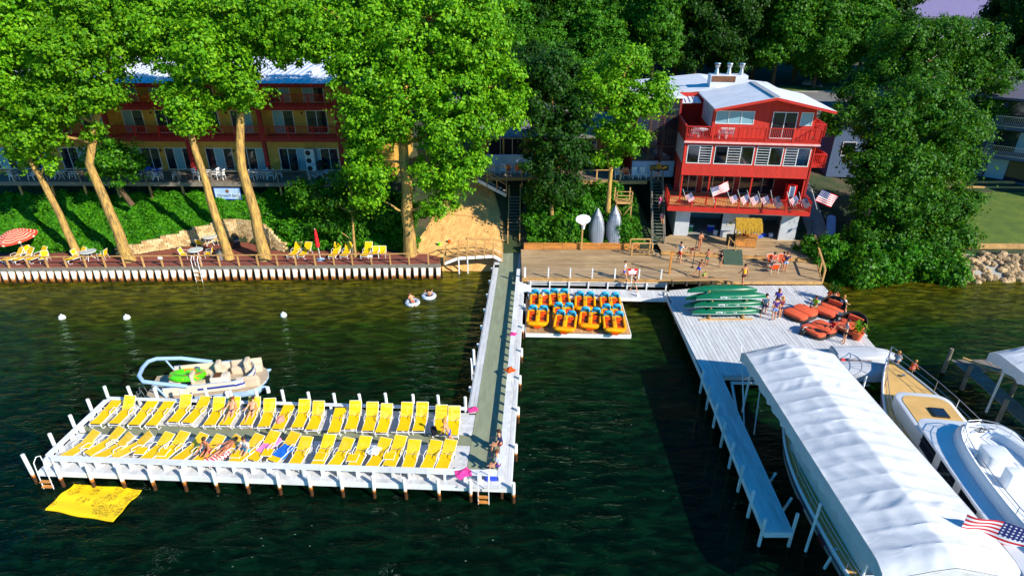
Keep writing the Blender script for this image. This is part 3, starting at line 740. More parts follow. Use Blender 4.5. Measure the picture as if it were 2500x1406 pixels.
# ================================================================== BUILDINGS
def wnd(parent, u0, u1, z0, z1, w, kinds, fm=None, name="window", d=.07):
    """window facing -w: frame bars as the part, each pane (and its louvre bars) a sub-part"""
    fm = fm or white
    f = MB(); t = .055
    f.bx(u0,u1,w-d,w,z1-t,z1); f.bx(u0,u1,w-d,w,z0,z0+t); f.bx(u0,u0+t,w-d,w,z0+t,z1-t); f.bx(u1-t,u1,w-d,w,z0+t,z1-t)
    n = len(kinds); L = (u1-u0)/n
    for i in range(1, n): f.bx(u0+i*L-t/2,u0+i*L+t/2,w-d,w,z0+t,z1-t)
    o = f.build(name, fm, parent)
    for i, k in enumerate(kinds):
        g = {'d': dark_glass, 'c': curtain_glass, 't': clear_glass, 'l': dark_glass}[k]
        MB().bx(u0+i*L+.02,u0+(i+1)*L-.02,w-.035,w-.02,z0+.02,z1-.02).build("pane", g, o)
        if k == 'l':
            b = MB()
            for q in range(1,7):
                zz = z0+(z1-z0)*q/7; b.bx(u0+i*L+t/2,u0+(i+1)*L-t/2,w-.06,w-.036,zz-.013,zz+.013)
            b.build("louvre_bar", fm, o, kind="stuff")
        if k == 'c':
            b = MB(); a, e = u0+i*L+.05, u0+(i+1)*L-.05
            m_ = 10
            b.grid(lambda s_, v_: (a+s_*(e-a), w-.045+.008*math.sin(s_*26), z0+.06+v_*(z1-z0-.12)), 16, 1)
    return o
def railing(parent, pts, z0, z1, mat, bal=.13, cap=.12, name="railing", bw=.035, posts=True):
    """top rail, bottom rail, posts as parts; thin balusters joined"""
    o = None
    top, bt = MB(), MB()
    for a, b in zip(pts, pts[1:]):
        a, b = Vector((a[0],a[1],0)), Vector((b[0],b[1],0))
        top.bar(a+Vector((0,0,z1)), b+Vector((0,0,z1)), cap, .05); top.bar(a+Vector((0,0,z0+.08)), b+Vector((0,0,z0+.08)), .05, .06)
        n = max(2, int((b-a).length/bal))
        for i in range(n):
            p = a.lerp(b, (i+.5)/n); bt.bar((p.x,p.y,z0+.08),(p.x,p.y,z1-.02), bw, bw)
    o = top.build(name, mat, parent)
    bt.build("baluster", mat, o, kind="stuff")
    if posts:
        for a, b in zip(pts, pts[1:]):
            a, b = Vector((a[0],a[1],0)), Vector((b[0],b[1],0)); n = max(1, round((b-a).length/1.9))
            for i in range(n+1):
                p = a.lerp(b, i/n); m = MB(); m.bx(p.x-.055,p.x+.055,p.y-.055,p.y+.055,z0-.15,z1-.025); m.build("rail_post", mat, o)
    return o
def sidingm(col):
    def fnc(n, l, b):
        v = tcmap(n, l, (6.5,6.5,.15))
        w_ = n.new("ShaderNodeTexWave"); w_.inputs["Scale"].default_value = .5; w_.bands_direction = 'X'; w_.inputs["Distortion"].default_value = 0
        l.new(v, w_.inputs["Vector"])
        v2 = tcmap(n, l, (5,5,.6))
        c = ramp(n, l, noise(n, l, v2, 1.0, 5, .65), [(.3,tuple(k*.78 for k in col)),(.7,tuple(k*1.15 for k in col))])
        l.new(c, b.inputs["Base Color"]); b.inputs["Roughness"].default_value = .7
        bumpn(n, l, b, w_.outputs["Fac"], .5, .02)
    return fnc
red_siding = polymat("red_vertical_siding", sidingm(lin(200,44,28)))
def roofm(n, l, b):
    v = tcmap(n, l, (1,1,1))
    c = ramp(n, l, noise(n, l, v, .8, 6, .65), [(.3,(.60,.62,.66)),(.7,(.78,.79,.80))])
    l.new(c, b.inputs["Base Color"]); b.inputs["Roughness"].default_value = .5
    bumpn(n, l, b, noise(n, l, v, 3, 4), .2, .03)
white_roof = polymat("white_coated_roof", roofm)
HO = Vector((14.14,48.85,0)); HRZ = R(-7.2)
house = thing("red_house", "three storey red wooden lake house with white gable roof, balconies and garage openings", "house", HO, HRZ)
def hl(u, w, z):
    ca, sa = math.cos(HRZ), math.sin(HRZ)
    return Vector((HO.x+u*ca-w*sa, HO.y+u*sa+w*ca, z))
# garage storey
m = MB(); zt = 4.2
for a, b in ((0,1.2),(3.95,6.05),(8.75,10.1)): m.bx(a,b,0,.25,1.5,3.75)
m.bx(0,10.1,0,.25,3.752,zt); m.bx(0,.25,.252,8,1.5,zt); m.bx(9.85,10.1,.252,8,1.5,zt); m.bx(.25,9.85,5.0,5.2,1.5,zt)
m.build("garage_wall", pale_block, house)
MB().bx(.25,9.85,.3,5,1.45,1.58).build("garage_floor", concrete, house)
m = MB(); m.bx(4.9,5.1,.3,5,1.6,zt); m.build("garage_partition", dark_wood, house)
# porch deck
MB().bx(-.9,10.45,-1.0,3.5,4.22,4.46).build("porch_floor", tan_wood, house)
m = MB(); m.bx(-.95,10.5,-1.06,-1.0,4.18,4.52); m.bx(-.96,-.9,-1.0,2.6,4.18,4.52); m.bx(10.45,10.5,-1.0,1.5,4.18,4.52); m.build("porch_fascia", red_paint, house)
railing(house, [(-.85,2.4),(-.9,-.98),(10.42,-.98),(10.42,.9)], 4.46, 5.45, red_paint)
# porch glazed wall
m = MB()
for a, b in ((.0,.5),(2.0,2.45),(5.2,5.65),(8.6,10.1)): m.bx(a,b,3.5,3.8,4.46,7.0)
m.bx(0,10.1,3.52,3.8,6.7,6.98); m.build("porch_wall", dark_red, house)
for a, b, k in ((.5,2.0,'dd'),(2.45,5.2,'ddd'),(5.65,8.6,'ddd')): wnd(house, a, b, 4.47, 6.7, 3.62, k, steel, "glass_door")
for u in (.12,2.35,5.75,9.9): MB().bx(u-.06,u+.06,.05,.17,4.46,7.0).build("porch_column", red_paint, house)
# corner drinks machine and snack menu boards on the porch
MB().bx(8.85,9.6,.5,1.2,4.47,6.3).build("vending_machine", pm("machine_red", lin(210,20,16), .35, .08), house)
MB().bx(9.0,9.45,.47,.5,5.3,6.2).build("machine_panel", white_plastic, house)
# second storey
m = MB(); G = [(.22,2.2,'tl'),(2.4,5.5,'tlt'),(5.68,7.75,'lt'),(7.88,9.85,'lt')]
m.bx(0,10.1,0,.2,7.0,8.0); m.bx(0,10.1,0,.2,9.5,9.8)
prev = 0
for a, b, k in G: m.bx(prev,a,0,.2,8.002,9.498); prev = b
m.bx(prev,10.1,0,.2,8.002,9.498)
m.bx(0,.2,.202,8,7.0,9.8); m.bx(9.9,10.1,.202,8,7.0,9.8); m.bx(.2,9.9,.2,8,7.0,7.15); m.bx(.2,9.9,6,6.2,7.15,9.8)
m.build("upper_wall", red_siding, house)
for a, b, k in G: wnd(house, a, b, 8.0, 9.5, .05, k)
m = MB(); m.bx(-.04,10.14,-.03,-.005,7.0,7.06); m.bx(10.06,10.14,-.05,.1,7.0,9.8); m.bx(-.04,.04,-.05,.1,7.0,9.8); m.build("corner_trim", red_paint, house)
# furniture seen behind the second storey glass
m = MB(); m.bx(.5,1.8,.5,1.0,7.16,7.95); m.bx(3,5,1.2,2.6,7.16,7.9); m.box((6.9,1.5,7.6),(1.2,.8,.8)); m.build("sofa", tan_wood, house)
MB().lathe([(.12,0),(.14,.35),(.1,.4)],10,(.55,.35,8.0)).build("pumpkin_jar", orange_wood, house)
m = MB(); m.grid(lambda a,b: (8.95+a*.75, .3+.03*math.sin(a*18), 8.05+b*1.2), 14, 2); m.build("turquoise_curtain", pm("turquoise_cloth", lin(20,150,190), .8), house)
for i in range(7): wnd(house, 0,0,0,0,0,'') if False else None
m = MB()
for i in range(9): m.bx(-.05,-.005,.6+i*.75,.95+i*.75,7.9,9.6)
m.build("side_louvre", pale_block, house)
# third storey balcony
MB().bx(-.1,10.35,-.2,1.0,9.82,9.98).build("balcony_floor", red_paint, house)
MB().bx(-.1,2.2,1.002,8,9.82,9.98).build("balcony_floor", red_paint, house)
m = MB(); m.bx(-.14,10.38,-.26,-.2,9.72,9.86); m.build("balcony_trim", pm("pale_pink_trim", lin(225,170,165), .6), house)
railing(house, [(-.05,7.5),(-.05,-.15),(10.3,-.15),(10.3,1.2)], 9.98, 11.02, red_paint)
m = MB(); m.bx(-.06,.0,.1,7.4,10.0,10.9); m.build("balcony_screen", dark_red, house)
# third storey
m = MB()
m.bx(2.1,10.0,1.0,1.2,9.98,11.05); m.bx(2.1,2.3,1.0,1.2,11.052,12.1); m.bx(5.3,6.7,1.0,1.2,11.052,12.1); m.bx(8.6,8.85,1.0,1.2,11.052,12.1); m.bx(9.8,10.0,1.0,1.2,11.052,12.1)
m.add([(2.1,1.0,12.1),(10,1.0,12.1),(10,1.0,12.5),(6.45,1.0,13.25),(2.1,1.0,12.45),(2.1,1.2,12.1),(10,1.2,12.1),(10,1.2,12.5),(6.45,1.2,13.25),(2.1,1.2,12.45)],
      [(0,1,2,3,4),(9,8,7,6,5),(0,5,6,1),(1,6,7,2),(2,7,8,3),(3,8,9,4),(4,9,5,0)])
m.bx(2.1,2.3,1.202,8,9.98,12.42); m.bx(9.8,10.0,1.202,8,9.98,12.42); m.bx(.2,10,8,8.2,9.98,12.4); m.build("top_wall", red_siding, house)
wnd(house, 2.3, 5.3, 11.05, 12.1, 1.05, 'ccc'); wnd(house, 8.85, 9.8, 11.05, 12.1, 1.05, 'c'); wnd(house, 6.7, 8.6, 10.0, 12.1, .99, 'dd', white, "sliding_door")
m = MB()
for i in range(6): m.bx(2.05,2.098,1.5+i*.8,2.0+i*.8,10.6,12.1)
m.build("side_louvre", pale_block, house)
# gable roof
def slab(pts, t):   # quad slab
    m_ = MB(); P_ = [Vector(p) for p in pts]; d = Vector((0,0,-t))
    m_.add(P_+[p+d for p in P_], [(0,1,2,3),(7,6,5,4),(0,4,5,1),(1,5,6,2),(2,6,7,3),(3,7,4,0)]); return m_
slab([(1.9,-.15,12.42),(6.44,-.15,13.38),(6.44,8.4,13.38),(1.9,8.4,12.42)], .14).build("roof", white_roof, house)
slab([(6.46,-.15,13.38),(11.05,-.15,12.42),(11.05,8.4,12.42),(6.46,8.4,13.38)], .14).build("roof", white_roof, house)
m = MB(); m.bar((1.9,-.18,12.31),(6.45,-.18,13.27),.05,.2); m.bar((6.45,-.18,13.27),(11.05,-.18,12.31),.05,.2); m.build("barge_board", red_paint, house)
m = MB(); m.bar((6.45,-.1,13.4),(6.45,8.4,13.4),.5,.05); m.build("ridge_cap", pm("grey_ridge", (.3,.31,.34), .6), house)
# rear wing
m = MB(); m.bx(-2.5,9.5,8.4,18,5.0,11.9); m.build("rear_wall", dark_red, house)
slab([(-3.2,8.5,12.0),(3.4,8.5,12.75),(3.4,19,12.75),(-3.2,19,12.0)], .14).build("rear_roof", white_roof, house)
slab([(3.42,8.5,12.75),(10.6,8.5,12.0),(10.6,19,12.0),(3.42,19,12.75)], .14).build("rear_roof", white_roof, house)
ch = MB().bx(3.0,6.3,9.4,11.0,12.2,13.75).build("chimney_block", white_roof, house)
MB().bx(3.1,5.2,9.36,9.398,13.2,13.7).build("rusty_panel", pm("brown_rust_panel", lin(120,78,52), .8, .3, 4), ch)
for u in (3.6,4.7,5.8):
    v = MB(); v.lathe([(.24,0),(.16,.4),(.12,.6),(.22,.62),(.24,.85),(.14,.87),(.28,.92),(.26,1.0)], 12, (u,10.2,13.75)); v.build("roof_vent", steel, ch, smooth=True)
# side awning of ribbed metal
slab([(-2.6,6.0,11.75),(1.85,6.0,11.9),(1.85,8.38,12.15),(-2.6,8.38,12.0)], .08).build("metal_awning", white_roof, house)
m = MB()
for i in range(12): m.bar((-2.5+i*.38,6.0,11.78+.012*i),(-2.5+i*.38,8.38,12.03+.013*i),.04,.05)
m.build("awning_rib", steel, house, kind="stuff")
# right side balconies and stone stack
MB().bx(10.1,11.5,1.0,4.0,7.7,7.86).build("side_balcony", red_paint, house); railing(house, [(10.12,1.02),(11.48,1.02),(11.48,3.9)], 7.86, 8.8, red_paint)
MB().bx(10.1,11.3,2.0,6.0,10.0,10.12).build("side_balcony", red_paint, house); railing(house, [(10.3,2.02),(11.28,2.02),(11.28,5.9)], 10.12, 11.0, red_paint)
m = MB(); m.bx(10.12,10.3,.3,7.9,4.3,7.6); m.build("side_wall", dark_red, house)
# white wall marks: no entry sign, life ring, notice
b_ = MB().bx(4.35,4.95,-.03,-.004,2.75,3.25).build("notice_board", pm("cream_sign", lin(210,200,170), .6), house)
m = MB()
for z, xs_ in ((3.08,(4.53,4.63)),(2.9,(4.49,4.59,4.69))):
    for x in xs_: m.bx(x,x+.075,-.04,-.031,z-.05,z+.05)
m.build("dark_mark", black_plastic, b_, kind="stuff")
# ---- glazed stair hall beside the house
gh = thing("glazed_stair_hall", "dark glazed stair hall over a light blue base wall beside the red house", "building", (11.1,53.4,5.5))
MB().bx(-.2,3.6,.0,.2,0,1.45).build("base_wall", blue_paint, gh)
for i in range(3):
    for j in range(4): wnd(gh, -.1+i*1.22, -.1+(i+1)*1.22-.03, 1.5+j*1.3, 1.5+(j+1)*1.3-.05, .1, 'l' if (i+j) % 3 == 0 else 'd', pm("bronze_frame", lin(96,66,60), .5), "glazing")
MB().bx(-.3,3.7,.2,5,0,6.9).build("wall", dark_red, gh); MB().bx(-.5,3.8,-.1,5.2,6.92,7.1).build("roof", white_roof, gh)
sg = thing("iowa_sign", "black sign board reading IOWA in gold on the light blue wall", "sign", (13.35,53.36,6.35))
MB().bx(-.85,.85,-.03,0,-.24,.24).build("board", black_plastic, sg)
gold = pm("gold_lettering", lin(236,196,60), .5, .05)
text_mesh("IOWA", .42, gold, sg, (-.3,-.035,0), (R(90),0,0))
m = MB(); m.add([(x,-.036,z) for x,z in [(.3,-.02),(.42,.12),(.62,.15),(.78,.06),(.66,.05),(.72,-.04),(.6,-.02),(.52,-.12),(.46,-.03),(.36,-.14)]], [(9,8,7,6,5,4,3,2,1,0)]); m.build("emblem", gold, sg)
# ================================================================== MOTEL
MO = Vector((-28.5,55.7,0)); MRZ = R(-.9)
mot = thing("motel", "long three storey yellow motel with dark red balconies and a white metal roof", "motel", MO, MRZ)
X0, X1 = -21.5, 17.5
MB().bx(X0,X1,0,10,4.5,13.5).build("wall", yellow_paint, mot)
for z in (8.58,11.33): MB().bx(X0-.05,X1+.05,-1.75,-.002,z,z+.36).build("balcony_slab", dark_red, mot)
colX = [X0+.1+6.9*i for i in range(6)]
for x in colX:
    MB().bx(x-.16,x+.16,-1.8,-1.5,5.3,13.6).build("column", dark_red, mot)
bal_mat = pm("red_rail_paint", lin(190,34,30), .6, .12)
for z in (8.94,11.69):
    for a, b in zip(colX, colX[1:]): railing(mot, [(a+.17,-1.68),(b-.17,-1.68)], z, z+.98, bal_mat, .14)
white_frame = pm("white_window_frame", (.75,.76,.78), .5, .05)
for fi, z in enumerate((5.52,8.96,11.71)):
    for ci, a in enumerate(colX[:-1]):
        for k, dx in enumerate((.55,3.6)):
            kk = ['dd','cd','dc','dd'][(fi+ci*2+k*3) % 4]
            if fi == 0: kk = ['dcd','ddc','cdd'][(ci+k) % 3]
            wnd(mot, a+dx, a+dx+(2.5 if fi == 0 else 1.9), z+.03, z+2.08, -.004, kk, white_frame, "sliding_door")
        # division walls
        MB().bx(a-.06,a+.06,-1.45,-.01,z,z+2.3).build("divider", yellow_paint, mot) if fi else None
        m = MB(); m.lathe([(.05,0),(.09,.08),(.05,.2)], 8, (a+3.25,-.1,z+1.75)); m.build("wall_lamp", dark_metal, mot)
slab([(X0-.4,-2.1,13.62),(X1+.4,-2.1,13.62),(X1+.4,11,14.6),(X0-.4,11,14.6)], .12).build("roof", pm("blue_white_roof", (.55,.60,.70), .4, .15, 1.0, metal=.2), mot)
m = MB()
for i in range(66): m.bar((X0-.3+i*.6,-2.1,13.66),(X0-.3+i*.6,11,14.64),.05,.06)
m.build("roof_rib", white_roof, mot, kind="stuff")
MB().bx(X0-.45,X1+.45,-2.16,-2.1,13.3,13.64).build("eave_board", dark_red, mot)
for x in (-11,-3,10.5): MB().bx(x-.3,x+.3,2,2.6,13.8,14.5).build("roof_vent", white_roof, mot)
# ---- motel deck on the slope
md = thing("motel_deck", "grey wooden sun terrace on posts below the motel", "terrace", (-28.5,51.7,0), MRZ)
decking([(-19,0),(17,0),(17,3.95),(-19,3.95)], 5.5, .14, 0).build("deck_boards", pm("grey_planks", lin(128,112,96), .8, .25, 1.5, dirt=.4, stretch=(.4,4,1)), md, kind="stuff")
MB().bx(-19,17,-.08,-.02,5.15,5.5).build("fascia", grey_wood, md)
for i in range(13): MB().bx(-18.8+i*2.95,-18.65+i*2.95,.1,.25,2.0,5.46).build("support_post", tan_wood, md)
for i in range(13): MB().bx(-18.8+i*2.95,-18.7+i*2.95,-.05,.05,5.5,6.5).build("rail_post", grey_wood, md)
m = MB(); m.bx(-19,17,-.07,.07,6.5,6.55); m.build("top_rail", grey_wood, md)
m = MB()
for z in (5.7,5.9,6.1,6.3): m.tube([(-19,0,z),(17,0,z)], .012, 4)
m.build("cable", dark_metal, md)
p = at(555,472,4.6)
bs = thing("beach_sign", "white and blue sign board in script lettering hung under the motel terrace", "sign", (p.x, 51.45, 4.55), MRZ)
MB().bx(-1.15,1.15,-.04,0,-.52,.52).build("board", pm("sky_sign_paint", lin(215,230,245), .5, .08, 1.2, col2=lin(120,170,225)), bs)
m = MB(); m.bx(-1.2,1.2,-.06,-.041,.5,.56); m.bx(-1.2,1.2,-.06,-.041,-.56,-.5); m.bx(-1.2,-1.14,-.06,-.041,-.5,.5); m.bx(1.14,1.2,-.06,-.041,-.5,.5); m.build("frame", pm("sign_blue", lin(30,70,150), .5), bs)
text_mesh("Fillenwarth Beach", .36, pm("sign_navy", lin(16,24,60), .5), bs, (0,-.046,-.18), (R(90),0,0), shear=.25, sx=.78)
m = MB(); m.lathe([(.16,0),(.16,.012)], 14, (0,0,0)); o = m.build("crest", pm("sign_brown", lin(120,80,60), .6), bs, (0,-.05,.22)); o.rotation_euler = (R(90),0,0)
# ---- middle deck, blue wall, stairs
mdk = thing("middle_deck", "grey wooden deck on posts with stairs beside the sand slope", "terrace", (0,0,0))
decking([(-3.4,53.3),(2.2,53.3),(2.2,56),(-3.4,56)], 5.5, .14, 0).build("deck_boards", MATS["grey_planks"], mdk, kind="stuff")
decking([(2.2,52.2),(13.4,52.2),(13.4,56),(2.2,56)], 5.5, .14, 0).build("deck_boards", MATS["grey_planks"], mdk, kind="stuff")
m = MB(); m.bx(-3.4,2.2,53.22,53.28,5.2,5.5); m.bx(2.22,12.1,52.12,52.18,5.2,5.5); m.build("fascia", tan_wood, mdk)
for x in (-3.3,-1.9,-.5,.9): MB().bx(x-.05,x+.05,53.2,53.3,2.6,6.5).build("post", tan_wood, mdk)
m = MB(); m.bx(-3.4,2.2,53.18,53.32,6.5,6.55); m.build("top_rail", tan_wood, mdk)
m = MB()
for z in (5.8,6.1,6.3): m.tube([(-3.4,53.25,z),(2.2,53.25,z)], .012, 4)
m.build("cable", steel, mdk)
for x in (3.4,5.5,7.6,9.7): MB().bx(x-.06,x+.06,52.3,52.42,2.4,6.4).build("post", tan_wood, mdk)
m = MB(); m.bx(2.2,10.6,52.28,52.42,6.4,6.45); m.build("top_rail", tan_wood, mdk)
tag(MB().bx(-2.6,1.9,54.6,54.8,5.5,7.2).build("garden_wall", blue_paint), "low light blue wall behind white and orange chairs above the sand slope", "wall")
def stairs(name, label, p0, p1, wid, n, tm, sm, rails=True, rm=None, ex=(1,0,0)):
    t = thing(name, label, "stairs", p0)
    d = Vector(p1) - Vector(p0); e = Vector(ex).normalized()
    for i in range(n):
        q_ = d * ((i+.5)/n)
        m_ = MB(); h = Vector((d.x,d.y,0)).normalized()*(Vector((d.x,d.y,0)).length/n*1.05)
        m_.bar(q_-e*wid/2, q_+e*wid/2, h.length, .04); m_.build("tread", tm, t)
    for s_ in (-1,1):
        off = e*(s_*(wid/2+.03)); m_ = MB(); m_.bar(off+Vector((0,0,-.08)), d+off+Vector((0,0,-.08)), .05, .28); m_.build("stringer", sm, t)
        if rails:
            m_ = MB(); m_.bar(off+Vector((0,0,.95)), d+off+Vector((0,0,.95)), .09, .06); m_.build("handrail", rm or sm, t)
            for k in range(4):
                q_ = d*(k/3); m_ = MB(); m_.bx(q_.x+off.x-.04,q_.x+off.x+.04,q_.y+off.y-.04,q_.y+off.y+.04,q_.z-.1,q_.z+.95); m_.build("rail_post", rm or sm, t)
    return t
stairs("wooden_stairs", "grey wooden stairs with tan rails at the shore end of the swimming pier", (.15,47.6,.95), (.25,52.0,4.2), .95, 16, grey_wood, dark_wood, rm=tan_wood)
stairs("wooden_stairs", "short white-edged wooden stairs climbing from the pier stairs to the middle deck", (-.5,52.6,4.2), (-3.1,53.0,5.5), .9, 8, grey_wood, white, rm=tan_wood, ex=(0,1,0))
stairs("wooden_stairs", "steep dark green wooden stairs beside the red house garage", (12.35,46.9,1.45), (12.9,52.1,5.5), .95, 20, pm("green_grey_wood", lin(92,104,88), .8, .25), grey_wood, rm=grey_wood)
# lookout platform
lo = thing("lookout_platform", "small square wooden platform on braced posts beside the green bushes", "platform", (9.6,49.6,0))
MB().bx(-.7,.7,-.6,.6,4.4,4.5).build("floor", tan_wood, lo)
for x in (-.65,.65):
    for y in (-.55,.55): MB().bx(x-.05,x+.05,y-.05,y+.05,1.6,5.5).build("post", tan_wood, lo)
for z in (4.8,5.1,5.45):
    m = MB(); m.bx(-.7,.7,-.6,-.55,z,z+.05); m.build("rail", tan_wood, lo)
m = MB(); m.bar((-.65,-.56,2.2),(.65,-.56,4.3),.08,.06); m.build("brace", tan_wood, lo)
m = MB(); m.bar((.65,-.62,2.2),(-.65,-.62,4.3),.08,.06); m.build("brace", tan_wood, lo)
# ---- brick lodge half hidden between the trees
lg = thing("brick_lodge", "low brick lodge with dark blue porch half hidden behind the middle trees", "building", (4.2,58,5.4))
def brickm(n, l, b):
    v = tcmap(n, l, (1,1,1)); s_ = n.new("ShaderNodeSeparateXYZ"); l.new(v, s_.inputs[0]); c_ = n.new("ShaderNodeCombineXYZ"); l.new(s_.outputs["X"], c_.inputs["X"]); l.new(s_.outputs["Z"], c_.inputs["Y"])
    br = n.new("ShaderNodeTexBrick"); br.inputs["Scale"].default_value = 3.5; br.inputs["Color1"].default_value = (*lin(190,140,80),1); br.inputs["Color2"].default_value = (*lin(170,116,66),1); br.inputs["Mortar"].default_value = (*lin(120,90,60),1)
    l.new(c_.outputs[0], br.inputs["Vector"]); l.new(br.outputs[0], b.inputs["Base Color"]); b.inputs["Roughness"].default_value = .85
MB().bx(-8,6.6,0,8,0,3.3).build("wall", polymat("tan_brick", brickm), lg)
wnd(lg, -6.5,-3.0,.3,2.6,-.004,'ddd'); wnd(lg, -2,.5,.3,2.6,-.004,'dd'); wnd(lg, 1.6,4.0,.8,2.4,-.004,'cd')
for x in (-7,-5,-3,-1): MB().bx(x-.08,x+.08,-2.0,-1.84,.1,3.2).build("porch_post", tan_wood, lg)
slab([(-8.6,-2.3,3.2),(7.2,-2.3,3.2),(7.2,4,4.3),(-8.6,4,4.3)], .12).build("roof", pm("grey_shingle", lin(110,104,104), .9, .2, 6, bump=.4), lg)
slab([(-8.6,8.4,3.2),(-8.6,4,4.3),(7.2,4,4.3),(7.2,8.4,3.2)], .12).build("roof", MATS["grey_shingle"], lg)
# ---- slate blue apartment block on the right
cg = pm("slate_blue_siding", lin(74,92,122), .7, .12, 2, dirt=.1)
co = Vector((48.9,62.3,0)); crz = math.atan2(-2.97,3.41)
ap = thing("apartment_block", "slate blue apartment block with balconies behind the lawn", "building", co, crz)
MB().bx(0,26,0,14,2.5,11.5).build("wall", cg, ap)
for z in (2.9,5.75,8.6):
    for i in range(3):
        wnd(ap, 1.0+i*7.5, 6.2+i*7.5, z+.2, z+2.3, -.004, 'cdc' if z < 3 else 'dcd', pm("blue_frame", lin(50,60,84), .5), "window")
        if z > 3:
            MB().bx(.4+i*7.5,7.2+i*7.5,-1.7,-.01,z-.22,z).build("balcony", cg, ap)
            railing(ap, [(.45+i*7.5,-.1),(.45+i*7.5,-1.65),(7.15+i*7.5,-1.65),(7.15+i*7.5,-.1)], z, z+1.0, steel, .14, .06, bw=.025, posts=False)
slab([(-.8,-2.2,11.4),(27,-2.2,11.4),(27,7,13.2),(-.8,7,13.2)], .2).build("roof", pm("slate_roof", lin(88,86,104), .9, .2, 5, bump=.4), ap)
slab([(-.8,15,11.4),(-.8,7,13.2),(27,7,13.2),(27,15,11.4)], .2).build("roof", MATS["slate_roof"], ap)
m = MB(); m.add([(0,.02,11.4),(0,14,11.4),(0,7,13.0),(.2,.02,11.4),(.2,14,11.4),(.2,7,13.0)], [(0,2,1),(3,4,5),(0,1,4,3),(1,2,5,4),(2,0,3,5)]); m.build("gable", cg, ap)
# ---- far hotel behind the trees
ht = thing("far_hotel", "large pale hotel with purple grey roof beyond the trees on the hill", "building", (76,128,0), R(-3))
MB().bx(0,40,0,18,6,15.8).build("wall", pm("pale_siding", lin(200,200,205), .7, .1), ht)
for z in (7,10,13):
    for i in range(9): wnd(ht, 1+i*4.3, 3.6+i*4.3, z, z+1.9, -.004, 'cd', white_frame)
slab([(-1,-1.5,15.9),(41,-1.5,15.9),(41,10,22),(-1,10,22)], .3).build("roof", pm("purple_grey_roof", lin(120,112,150), .85, .12, 3, bump=.3), ht)
slab([(-1,20,15.9),(-1,10,22),(41,10,22),(41,20,15.9)], .3).build("roof", MATS["purple_grey_roof"], ht)
fh = thing("far_house", "white gabled house glimpsed through trees up the hill", "building", (66,108,5.5), R(8))
MB().bx(0,9,0,9,0,5.5).build("wall", white, fh)
for i in range(2): wnd(fh, 1+i*4.2, 3.4+i*4.2, 2.8, 4.4, -.004, 'dc', pm("red_frame", lin(170,30,30), .5))
slab([(-.5,-.6,5.3),(4.5,-.6,8.2),(4.5,9.6,8.2),(-.5,9.6,5.3)], .2).build("roof", MATS["slate_roof"], fh); slab([(4.5,-.6,8.2),(9.5,-.6,5.3),(9.5,9.6,5.3),(4.5,9.6,8.2)], .2).build("roof", MATS["slate_roof"], fh)
m = MB(); m.add([(0,0,5.45),(9,0,5.45),(4.5,0,8.0),(0,.2,5.45),(9,.2,5.45),(4.5,.2,8.0)], [(0,1,2),(5,4,3)]); m.build("gable", white, fh)
# ================================================================== VEGETATION
scene.cycles.max_bounces = 6; scene.cycles.diffuse_bounces = 2; scene.cycles.glossy_bounces = 3; scene.cycles.transmission_bounces = 3; scene.cycles.transparent_max_bounces = 8
leaf_bright = leafmat("cottonwood_leaves", (.045,.18,.003), (.12,.36,.005), (.26,.52,.012))
leaf_mid = leafmat("maple_leaves", (.016,.085,.004), (.042,.18,.006), (.11,.30,.010))
leaf_dark = leafmat("dark_leaves", (.006,.032,.004), (.014,.065,.005), (.035,.12,.008))
leaf_ivy = leafmat("ivy_leaves", (.016,.10,.003), (.045,.22,.005), (.10,.33,.008))
bark = pm("cottonwood_bark", lin(126,102,70), .9, .45, 3.4, bump=1.0, bscale=9, stretch=(2.6,2.6,.3), col2=lin(216,170,84), dirt=.6)
bark_dark = pm("dark_bark", lin(86,68,48), .9, .35, 3, bump=1.0, bscale=8, stretch=(2,2,.35))
def quads_mesh(name, C, N, T, L, W, mat):
    """leaf-sized rhombs: centres C, normals N, along-directions T"""
    n = len(C)
    T = T - N * (T*N).sum(1, keepdims=True); T /= np.linalg.norm(T, axis=1, keepdims=True)+1e-9
    S = np.cross(N, T)
    L, W = L[:,None], W[:,None]
    V = np.stack([C - T*L, C + S*W - T*L*.1, C + T*L, C - S*W - T*L*.1], 1).reshape(-1,3).astype(np.float32)
    me = bpy.data.meshes.new(name)
    me.vertices.add(4*n); me.vertices.foreach_set("co", V.ravel())
    me.loops.add(4*n); me.loops.foreach_set("vertex_index", np.arange(4*n, dtype=np.int32))
    me.polygons.add(n); me.polygons.foreach_set("loop_start", np.arange(0,4*n,4, dtype=np.int32))
    me.materials.append(mat)
    me.update(calc_edges=True)
    return me
